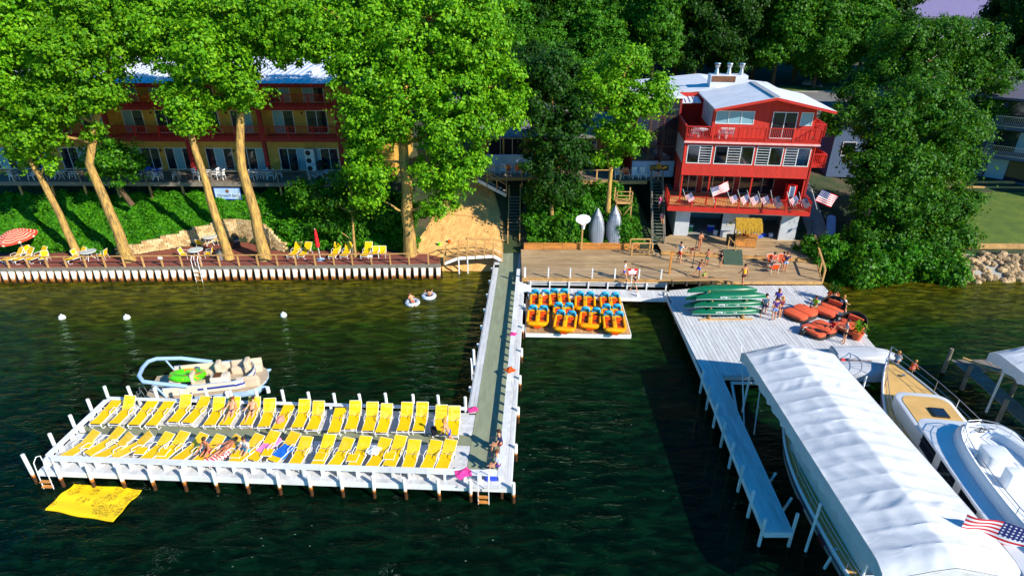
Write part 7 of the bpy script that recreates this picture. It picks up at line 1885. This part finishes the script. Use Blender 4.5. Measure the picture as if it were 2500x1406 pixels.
def person(label, loc, rz, pose, skin, top=None, bottom=None, hair='b', h=1.74, zp=None, longhair=False, bikini=False, group=None, sleeves=True, hat=None, nod=0):
    p_ = POSE[pose]; k = h/1.74
    D = lambda a: R(p_[a])
    ln = D('lean'); U = Vector((0,-math.sin(ln),math.cos(ln))); F_ = Vector((0,-math.cos(ln),-math.sin(ln))); Xv = Vector((1,0,0))
    J = {'pel': Vector((0,0,0))}
    J['spi'] = U*.2; J['che'] = U*.4; J['nek'] = U*.52
    hn = R(min(35, p_['lean']*.35)+nod); HU = Vector((0,-math.sin(hn),math.cos(hn))) if abs(p_['lean']) < 60 else U
    if pose == 'recline': HU = Vector((0,math.sin(R(20)),math.cos(R(20))))
    J['h0'] = J['nek']+HU*.06; J['h1'] = J['nek']+HU*.15+Vector((0,-.012,0)); J['h2'] = J['nek']+HU*.225
    for sx_, s_ in (('l',-1),('r',1)):
        J['sh'+sx_] = U*.435 + Xv*(.17*s_)
        f1, ab, el = D('s'+sx_), D('a'+sx_), D('e'+sx_)
        d1 = (-U*math.cos(f1)+F_*math.sin(f1))*math.cos(ab)+Xv*(s_*math.sin(ab)); d2 = (-U*math.cos(f1+el)+F_*math.sin(f1+el))*math.cos(ab*.3)+Xv*(s_*math.sin(ab*.3)*(-1 if pose == 'hands_hips' else 1))
        J['um'+sx_] = J['sh'+sx_]+d1*.15; J['eb'+sx_] = J['sh'+sx_]+d1*.29; J['wr'+sx_] = J['eb'+sx_]+d2*.245; J['pa'+sx_] = J['wr'+sx_]+d2*.07
        J['hd'+sx_] = d2
        hp, kn = D('h'+sx_), D('k'+sx_)
        J['hi'+sx_] = Vector((.09*s_,0,-.05)); t1 = Vector((.03*s_,-math.sin(hp),-math.cos(hp))).normalized(); t2 = Vector((.01*s_,-math.sin(hp-kn),-math.cos(hp-kn))).normalized()
        J['th'+sx_] = J['hi'+sx_]+t1*.22; J['kn'+sx_] = J['hi'+sx_]+t1*.43; J['an'+sx_] = J['kn'+sx_]+t2*.41
        fd = Vector((.03*s_,-1,-.05)) if abs(hp-kn) < R(60) else Vector((.03*s_,-.3,.95))
        J['to'+sx_] = J['an'+sx_]+fd.normalized()*.16+Vector((0,0,-.03))
    zmin = min(J['anl'].z, J['anr'].z)-.07
    z0 = (-zmin)*k if zp is None else zp
    t = thing("person", label, "person", loc, rz, group)
    def skinned(name, chain, edges, rad, mat, sub=1):
        names = []; V_ = []
        for n_ in chain: names.append(n_); V_.append(J[n_]*k+Vector((0,0,z0)))
        idx = {n_: i for i, n_ in enumerate(names)}
        me = bpy.data.meshes.new(name); me.from_pydata([tuple(v) for v in V_], [(idx[a], idx[b]) for a, b in edges], []); me.materials.append(mat)
        o_ = link(name, me, t); sm_ = o_.modifiers.new("skin", 'SKIN'); sm_.use_smooth_shade = True
        for i, n_ in enumerate(names):
            r_ = rad[n_]; r_ = r_ if isinstance(r_, tuple) else (r_, r_)
            me.skin_vertices[0].data[i].radius = (r_[0]*k, r_[1]*k); me.skin_vertices[0].data[i].use_root = (i == 0)
        if sub: o_.modifiers.new("smooth", 'SUBSURF').levels = sub; o_.modifiers[-1].render_levels = sub
        return o_
    RD = dict(pel=(.135,.10),spi=(.115,.09),che=(.15,.105),nek=.05,h0=.06,h1=(.075,.092),h2=.058)
    ch_ = ['pel','spi','che','nek','h0','h1','h2']; ed = [('pel','spi'),('spi','che'),('che','nek'),('nek','h0'),('h0','h1'),('h1','h2')]
    for s_ in 'lr':
        RD.update({'sh'+s_:.062,'um'+s_:.05,'eb'+s_:.04,'wr'+s_:.028,'pa'+s_:(.035,.018),'hi'+s_:.09,'th'+s_:.078,'kn'+s_:.055,'an'+s_:.038,'to'+s_:.036})
        ch_ += [q_+s_ for q_ in ('sh','um','eb','wr','pa','hi','th','kn','an','to')]
        ed += [('che','sh'+s_),('sh'+s_,'um'+s_),('um'+s_,'eb'+s_),('eb'+s_,'wr'+s_),('wr'+s_,'pa'+s_),('pel','hi'+s_),('hi'+s_,'th'+s_),('th'+s_,'kn'+s_),('kn'+s_,'an'+s_),('an'+s_,'to'+s_)]
        d2 = J['hd'+s_]; sd = d2.cross(Vector((1,0,0))); sd = sd.normalized() if sd.length > .1 else Vector((0,1,0))
        for f_ in range(5):
            off = (f_-1.5)*.018; L_ = (.075,.085,.08,.06,.055)[f_]
            n_ = 'f%d%s' % (f_, s_)
            J[n_] = J['pa'+s_]+d2*(L_ if f_ < 4 else .02)+sd*(off if f_ < 4 else -.055)+Vector((0,-.012,0)); RD[n_] = .009
            ch_.append(n_); ed.append(('pa'+s_ if f_ < 4 else 'wr'+s_, n_))
    skinned("body", ch_, ed, RD, skin)
    if top:
        n1 = ['spi','pel','che']; e1 = [('pel','spi'),('spi','che')]; r1 = dict(pel=(.148,.115),spi=(.135,.105),che=(.165,.12))
        if bikini: n1 = ['che','spi2']; J['spi2'] = J['che']-U*.1; e1 = [('che','spi2')]; r1 = dict(che=(.155,.112),spi2=(.14,.10))
        elif sleeves:
            for s_ in 'lr':
                n1 += ['sh'+s_,'um'+s_]; e1 += [('che','sh'+s_),('sh'+s_,'um'+s_)]; r1['sh'+s_] = .078; r1['um'+s_] = .068
        skinned("shirt" if not bikini else "swim_top", n1, e1, r1, top)
    if bottom:
        n1 = ['pel']; e1 = []; r1 = dict(pel=(.15,.115)); J['wai'] = U*.07; n1.append('wai'); e1.append(('pel','wai')); r1['wai'] = (.14,.108)
        for s_ in 'lr':
            n1 += ['hi'+s_]; e1 += [('pel','hi'+s_)]; r1['hi'+s_] = .105
            if not bikini: n1 += ['th'+s_]; e1 += [('hi'+s_,'th'+s_)]; r1['th'+s_] = .095
        skinned("shorts" if not bikini else "swim_bottom", n1, e1, r1, bottom)
    hc = J['h1']*k+Vector((0,0,z0)); m_ = MB(); m_.ell((0,.028*k,.03*k),(.098*k,.108*k,.102*k),12,8)
    if longhair: m_.ell((0,.075*k,-.1*k),(.085*k,.05*k,.17*k),8,6)
    o_ = m_.build("hair", HAIR[hair], t, hc, 0, True); o_.rotation_euler = (-math.atan2(HU.y, HU.z)*-1 if False else math.atan2(-HU.y, HU.z), 0, 0)
    m_ = MB()
    for s_ in (-1,1): m_.ell((s_*.032*k,-.096*k,-.005*k),(.012*k,.008*k,.008*k),6,4)
    m_.ell((0,-.096*k,-.06*k),(.026*k,.008*k,.008*k),6,4); f_ = m_.build("eyes_and_mouth", pm("dark_features", lin(70,34,28), .5), t, hc); f_.rotation_euler = o_.rotation_euler
    m_ = MB(); m_.ell((0,-.105*k,-.03*k),(.014*k,.02*k,.022*k),6,4)
    for s_ in (-1,1): m_.ell((s_*.092*k,.01*k,-.015*k),(.014*k,.024*k,.032*k),6,4)
    f_ = m_.build("nose_and_ears", skin, t, hc); f_.rotation_euler = o_.rotation_euler
    if hat:
        m_ = MB(); m_.lathe([(.19*k,.06*k),(.19*k,.075*k),(.11*k,.08*k),(.105*k,.14*k),(.05*k,.17*k)],14); q_ = m_.build("hat", hat, t, hc); q_.rotation_euler = o_.rotation_euler
    return t
def P2(px_, py_, z): p = at(px_, py_, z); return p
blue, navyc, redc, greyc, whitec, purple, black_, lime, yell, teal, pink = dye("blue",(40,70,200)), dye("navy",(26,32,74)), dye("red",(205,26,34)), dye("greyblue",(112,138,160)), dye("white",(225,225,228)), dye("purple",(72,44,120)), dye("black",(22,22,26)), dye("lime",(130,215,30)), dye("yellow",(244,176,10)), dye("teal",(20,120,110)), dye("pink",(230,60,140))
pi = math.pi
person("man seen from behind in grey-blue shirt and dark shorts walking past the canoes", P2(1862,772,ZW), pi*.85, 'walk', SK, greyc, navyc, 'b', 1.78)
person("person in purple top and light blue shorts with hands behind back on the white deck", P2(1887,782,ZW), pi*.95, 'behind', SK, purple, dye("skyblue",(110,160,225)), 'b', 1.76)
person("girl in dark red top beside the person in purple", P2(1902,775,ZW), pi*1.1, 'stand', SK, dye("maroon",(110,30,44)), navyc, 'y', 1.6, longhair=True)
person("tall woman with long hair in a long blue top behind the walking group", P2(1893,757,ZW), pi*.9, 'walk', SK, dye("violet",(70,60,170)), dye("brown",(90,60,44)), 'r', 1.72, longhair=True)
person("man in yellow tank top and black red shorts walking onto the white deck", P2(1812,697,ZB), pi*1.05, 'walk', SK2, yell, dye("blackred",(70,14,18)), 'b', 1.8, sleeves=False)
person("man in white and blue shirt and red shorts by the garage step", P2(1657,641,ZB), pi*.7, 'hold', SK, whitec, redc, 'k', 1.8)
person("woman in dark swimsuit standing before the left garage opening", P2(1706,612,ZP), .2, 'hold', SK2, black_, navyc, 'b', 1.68, longhair=True, bikini=True)
person("child in red shirt bending over near the deck step", P2(1683,630,ZB), 1.2, 'bend', SK, redc, dye("tan",(170,130,90)), 'b', 1.35)
person("bare chested boy in green shorts raising an arm beside the pole", P2(1724,650,ZB), pi*.9, 'raise', SK2, None, teal, 'b', 1.5)
person("bare chested boy in blue shorts leaning forward over the bench", P2(1703,676,ZB), 2.2, 'reach', SK2, None, blue, 'b', 1.45)
person("child in pale striped shirt squatting on the deck beside the bench", P2(1715,680,ZB), .6, 'squat', SK, lime, yell, 'y', 1.2)
person("child in black and green swimwear standing beside the green ramp", P2(1757,652,ZB), -1.2, 'stand', SK, black_, teal, 'k', 1.35)
person("boy in pale shirt and blue shorts walking beside the white posts", P2(1522,683,ZB), 1.3, 'walk', SK, whitec, blue, 'b', 1.62)
person("boy in navy shirt and teal shorts walking on the white walkway", P2(1547,712,ZK), 1.5, 'walk', SK, navyc, teal, 'k', 1.45)
for i, (px_, py_, nm) in enumerate([(1882,648,"left"),(1908,648,"right")]):
    p = P2(px_, py_, ZB); put(oc, oc_used, (p.x,p.y,ZB), .25-.3*i, "orange fabric chair, %s of the pair on the brown deck" % nm, "orange chairs on the brown deck")
p = P2(1884,650,ZB); person("woman sitting in the left orange chair on the brown deck", (p.x,p.y,ZB), .2, 'sit', SK, dye("coral",(200,90,80)), whitec, 'b', 1.66, zp=.52, longhair=True)
p = P2(1907,650,ZB); person("man sitting in the right orange chair on the brown deck", (p.x,p.y,ZB), -.1, 'sit', SK2, orange_cloth, redc, 'b', 1.76, zp=.52)
person("woman in navy top and pale shorts standing at the orange chairs", P2(1914,664,ZB), pi*.9, 'hands_hips', SK, navyc, dye("paleblue",(150,180,220)), 'r', 1.68)
put(oc, oc_used, P2(1887,665,ZB), pi, "orange fabric footstool chair in front of the orange pair", "orange chairs on the brown deck")
sz = lambda t_: Vector((12.35,46.9,1.45)).lerp(Vector((12.9,52.1,5.5)), t_)
person("child in pink top climbing high on the dark green stairs", sz(.55)+Vector((.2,0,.05)), pi, 'walk', SK, pink, dye("lilac",(190,150,210)), 'b', 1.25)
person("child in pale swimwear sitting on the dark green stairs", sz(.38)+Vector((.3,-.1,.0)), .2, 'sit', SK, dye("rose",(220,150,160)), pink, 'b', 1.3, zp=.28)
person("man in mustard shirt at the top of the dark green stairs", sz(1.0)+Vector((.1,.3,.0)), 2.6, 'reach', SK, dye("mustard",(190,140,30)), navyc, 'k', 1.78)
# daybed loungers
p = P2(1988,760,ZW); person("person in lime green shirt sitting on the daybed edge", (p.x,p.y,ZW), -1.2, 'sit', SK2, lime, teal, 'b', 1.7, zp=.48)
p = P2(2030,752,ZW); person("woman in black reclining against the far wicker shell", (p.x,p.y+.2,ZW), -1.0, 'recline', SK, black_, black_, 'b', 1.68, zp=.5, bikini=True)
p = P2(2050,760,ZW); person("woman in white reading on the far daybed with blond hair", (p.x,p.y,ZW), 2.0, 'sit', SK, whitec, blue, 'y', 1.66, zp=.5, longhair=True)
p = P2(2030,812,ZW); person("child in bright red shirt sitting on the low wall of cushions", (p.x,p.y,ZW), -.9, 'sit', SK2, redc, navyc, 'k', 1.35, zp=.45)
person("woman in pale top and black skirt standing beside the terracotta pot", P2(2058,838,ZW), -2.0, 'hold', SK, greyc, black_, 'b', 1.72)
yl = lambda x, y, z: Vector((19.0+x*math.cos(R(-8.5))-y*math.sin(R(-8.5)), 12.1+x*math.sin(R(-8.5))+y*math.cos(R(-8.5)), z))
person("blond boy in grey shirt sitting on the yacht bow rail", yl(.15,16.2,1.95), 2.4, 'sit', SK, greyc, navyc, 'y', 1.4, zp=.35)
person("child in orange swim vest crouching beside the boy on the yacht bow", yl(.75,15.7,1.95), 2.0, 'squat', SK2, orange_cloth, orange_cloth, 'y', 1.2)
# sun deck people
def on_lounger(row, i, label, pose, skin, top, bottom, hair, **kw):
    p, rz, k = SPOT[(row, i)]; d = Vector((-math.sin(rz), math.cos(rz), 0)); q_ = p + d*(.98)
    return person(label, (q_.x,q_.y,ZD), rz, pose, skin, top, bottom, hair, zp=.5, **kw)
on_lounger("rear", 7, "woman in purple swimsuit reclining on a rear row lounger", 'recline', SK, purple, purple, 'r', h=1.66, bikini=True, longhair=True)
on_lounger("rear", 8, "woman in black swim bottoms and white top lying with arms up on a rear lounger", 'recline', SK, whitec, black_, 'b', h=1.66, bikini=True)
on_lounger("front", 7, "bare backed man bending forward sitting on a front row lounger", 'sit', SK2, None, dye("brick",(150,40,30)), 'b', h=1.76)
on_lounger("front", 8, "sunbather in red lying on a striped towel on a front row lounger", 'lie', SK2, redc, redc, 'b', h=1.68, bikini=True)
on_lounger("front", 9, "person in white shirt sitting up on a front row lounger", 'sit', SK, whitec, dye("aqua",(60,180,210)), 'b', h=1.7)
person("blond boy in blue green swim shorts running along the sun deck", P2(1098,1082,ZD), -1.9, 'reach', SK, None, blue, 'y', 1.45)
person("person in navy shirt sitting on the pier bench near its end", pl(-.5,2.35,ZD), PRZ-pi/2, 'sit', SK, navyc, dye("wine",(96,36,50)), 'b', 1.74, zp=.56)
person("person in pale blue shirt sitting on the pier bench corner by the ladder", pl(-.5,.95,ZD), PRZ-pi/2, 'sit', SK, dye("iceblue",(170,190,220)), purple, 'r', 1.76, zp=.56)
# swimmers on tubes
for (px_, py_, nm, col_, sk_) in ((1007,738,"left swimmer lying across a white and blue ring","redsuit",redc),(1047,722,"right swimmer facing away on a pale blue ring","pink",pink)):
    p = P2(px_, py_, .1); t = thing("swim_ring", "inflatable swim ring under the " + nm.split(" lying")[0].split(" facing")[0], "swim ring", (p.x,p.y,.08), 0, "inflatable swim rings")
    m = MB()
    n_, q_ = 18, 8
    P_ = [((.42+.15*math.cos(b_*2*pi/q_))*math.cos(a*2*pi/n_), (.42+.15*math.cos(b_*2*pi/q_))*math.sin(a*2*pi/n_), .15*math.sin(b_*2*pi/q_)) for a in range(n_) for b_ in range(q_)]
    m.add(P_, [(a*q_+b_, ((a+1) % n_)*q_+b_, ((a+1) % n_)*q_+(b_+1) % q_, a*q_+(b_+1) % q_) for a in range(n_) for b_ in range(q_)]); m.build("ring", pm("ring_vinyl_"+col_, lin(170,200,235), .3, .3, 4, col2=lin(235,235,240)), t, smooth=True)
    person(nm, (p.x,p.y,.0), .6 if px_ < 1020 else pi, 'recline', SK, sk_, sk_, 'b', 1.55, zp=.22, bikini=True)
# ---- towels and bags
def towel(label, row, i, mat, y0=.15, y1=1.1):
    p, rz, k = SPOT[(row, i)]
    m_ = MB().grid(lambda u, v: (-.33+.66*u+.03*math.sin(v*9), y0+v*(y1-y0), .37+.015*math.sin(u*9+v*7)-(.12 if u in (0,1) else 0)), 10, 12, (0,0,.012))
    tag(m_.build("towel", mat, None, p, rz, True), label, "towel")
def stripem(ca, cb, f):
    def fnc(n, l, b):
        v = tcmap(n, l); w_ = n.new("ShaderNodeTexWave"); w_.inputs["Scale"].default_value = f; w_.bands_direction = 'Y'; l.new(v, w_.inputs["Vector"])
        l.new(ramp(n, l, w_.outputs["Fac"], [(.49,ca),(.51,cb)]), b.inputs["Base Color"]); b.inputs["Roughness"].default_value = .9
    return fnc
towel("red and white striped towel draped on a front row lounger", "front", 8, polymat("red_stripe_towel", stripem(lin(220,30,60), (.8,.8,.8), 2.2)), -.05, 1.1)
towel("pink towel with black print on a front row lounger", "front", 10, dye("pinktowel",(240,130,190)), .6, 1.75)
towel("bright blue towel on a front row lounger next to the pink one", "front", 11, dye("bluetowel",(20,110,220)), .35, 1.3)
def bag(label, loc, mat, s=.3, name="beach_bag"):
    t = thing(name, label, "bag", loc, rs.uniform(0,3)); rbox(MB(), -s,s,-s*.6,s*.6,0,s*1.1,s*.4,s*.3).build("body", mat, t, smooth=True)
    m_ = MB(); m_.tube([(-s*.6,0,s),(-s*.3,0,s*1.6),(s*.3,0,s*1.6),(s*.6,0,s)], .015, 5); m_.build("strap", mat, t)
p, rz, k = SPOT[("front",16)]; cloth_heap("towel", "crumpled white towel on a front row lounger", p+Vector((-.05,1.15,.42)), .6, .6, .14, whitec, 11)
p, rz, k = SPOT[("rear",10)]; cloth_heap("towel", "crumpled pink and pale towel at the middle of a flat lounger", p+Vector((-.1,.75,.36)), .6, .4, .1, dye("salmon",(240,160,140)), 12)
p, rz, k = SPOT[("rear",20)]; bag("black bag lying on a rear lounger beside the running boy", p+Vector((-.9,.2,.36)), black_, .24)
cloth_heap("towel", "pink towel hanging on the bench rail at the ladder corner", pl(-2.1,.3,ZD+.46), .55, .7, .12, pink, 13)
cloth_heap("towel", "pink cloth on the bench at the rear deck corner", pl(-2.2,5.35,ZD+.1), .4, .5, .1, pink, 14)
cloth_heap("towel", "orange red towel on the pier bench rail", pl(-.38,8.6,ZD+.46), .5, .5, .16, orange_cloth, 15)
cloth_heap("towel", "magenta towel on the far part of the pier bench rail", pl(-.38,12.6,ZD+.46), .4, .4, .12, pink, 16)
cl = thing("cooler_box", "white and blue cooler box at the pier corner", "cooler", pl(-.85,.55,ZD), PRZ); rbox(MB(), -.28,.28,-.18,.18,0,.3,.05,.02).build("body", blue, cl); rbox(MB(), -.29,.29,-.19,.19,.302,.38,.05,.03).build("lid", white_plastic, cl)
# ---- rocks along the right shore
rsh = struct(MB().grid(sheet(34,50,42.3,45.4,16,4,.03), 16, 4).build("rock_shore", concrete))
RK = []
for q_ in range(4):
    m = MB(); m.ell((0,0,0),(.34,.26,.2),7,5); g_ = random.Random(q_)
    m.v = [tuple(c*(1+g_.uniform(-.18,.18)) for c in v) for v in m.v]; RK.append(m.mesh("rock", pm("shore_rock", lin(168,140,104), .9, .25, 3, bump=.6, rnd=.3)))
for i in range(260):
    x, y = rs.uniform(33.5,45), rs.uniform(42.2,45.2); link("rock", RK[i % 4], rsh, (x, y, ground_z(x,y)+rs.uniform(.02,.18)), (rs.uniform(-.4,.4),rs.uniform(-.4,.4),rs.uniform(0,6)), rs.uniform(.6,1.35))
# timber edging and terraces of the lawn
for i, (y, z) in enumerate([(46.1,1.75),(57.4,2.55),(58.6,2.85),(59.8,3.05)]):
    t = thing("timber_edging", ["pale timber edging between lawn and rocks","lowest timber step of the terrace above the lawn","middle timber step of the terrace above the lawn","topmost timber step of the terrace below the apartments"][i], "edging", (36.5 if i == 0 else 41, y, z))
    for j in range(6): MB().bx(j*2.4,j*2.4+2.38,0,.22,-.3,.12).build("sleeper", tan_wood, t)
# concrete ramp and junk beside the house
cp = [(25.6,47.2),(27.2,46.9),(29.5,58),(27.6,58)]
def rampf(u, v):
    x = (cp[0][0]*(1-u)+cp[1][0]*u)*(1-v)+(cp[3][0]*(1-u)+cp[2][0]*u)*v; y = 47+v*11
    return (x, y, ground_z(x,y)+.12)
struct(MB().grid(rampf, 6, 20).build("side_path", concrete))
for i, (px_, py_) in enumerate([(1985,590),(1995,592),(2040,585)]):
    p = at(px_, py_, 1.8); t = thing("leaning_board", ["weathered board leaning at the right corner of the red house","second weathered board leaning beside the red house","blue kayak-like board lying on the path beside the red house"][i], "board", (p.x, 47.6+i*.3, ground_z(p.x,47.6)+.2), -.35)
    m = MB(); rbox(m, -.14 if i < 2 else -.35, .14 if i < 2 else .35, 0, 2.4, 0, .05 if i < 2 else .18, .05 if i < 2 else .3, .02, 4); o = m.build("plank", grey_wood if i < 2 else pale_blue, t); o.rotation_euler = (R(28),0,0)

sh = thing("blue_infill", "dark slate blue shed wall between red house and the big shore tree", "shed", (32.2,60,3.6), -.1)  # slate blue box filling the blue area between house and tree
MB().bx(0,4.5,0,5,0,5.6).build("wall", cg, sh); slab([(-.4,-.4,5.6),(4.9,-.4,5.6),(4.9,5.4,6.6),(-.4,5.4,6.6)], .12).build("roof", MATS["slate_roof"], sh); wnd(sh, .9, 2.2, 2.2, 3.6, -.004, 'd')

sl = thing("swim_ladder", "white steel swim ladder hooked over the sea wall below the patio", "ladder", (at(478,680,.5).x, wl_(at(478,680,.5).x)-.2, 0))
for x in (-.25,.25): MB().tube([(x,.45,1.2),(x,.42,2.0),(x,.2,2.15),(x,-.02,1.9),(x,-.05,-.8)], .025, 6).build("side_rail", white_plastic, sl, smooth=True)
for z in (.15,.5,.85): MB().bx(-.25,.25,-.1,.0,z-.02,z+.02).build("rung", tan_wood, sl)
for i, (pa_, pb__) in enumerate([((1140,580,1.7),(1232,577,1.9)),((1040,508,3.4),(1175,512,3.4))]):
    A_, B_ = at(*pa_), at(*pb__); A_.z = ground_z(A_.x, A_.y)+.1; B_.z = ground_z(B_.x, B_.y)+.1
    t = thing("timber_log", ["lower peeled timber log lying across the sand slope","upper weathered timber log across the top of the sand"][i], "log", A_)
    MB().tube([(0,0,0), tuple(B_-A_)], .1, 8).build("log", tan_wood, t, smooth=True)
for i, (px_, py_, c_) in enumerate([(1098,603,(235,110,20)),(1073,606,(120,220,40))]):
    p = at(px_, py_, 1.0); p.z = ground_z(p.x, p.y)+.06
    t = thing("sand_toy", ["orange plastic sand bucket lying beside the footbridge","small green plastic sand bucket beside the footbridge"][i], "toy", p)
    MB().lathe([(.1,0),(.15,.25),(.16,.26),(.13,.25)], 12).build("bucket", pm("toy_%d" % i, lin(*c_), .4), t, smooth=True); MB().tube([(-.15,0,.25),(-.1,0,.4),(.1,0,.4),(.15,0,.25)], .01, 4).build("handle", white_plastic, t)
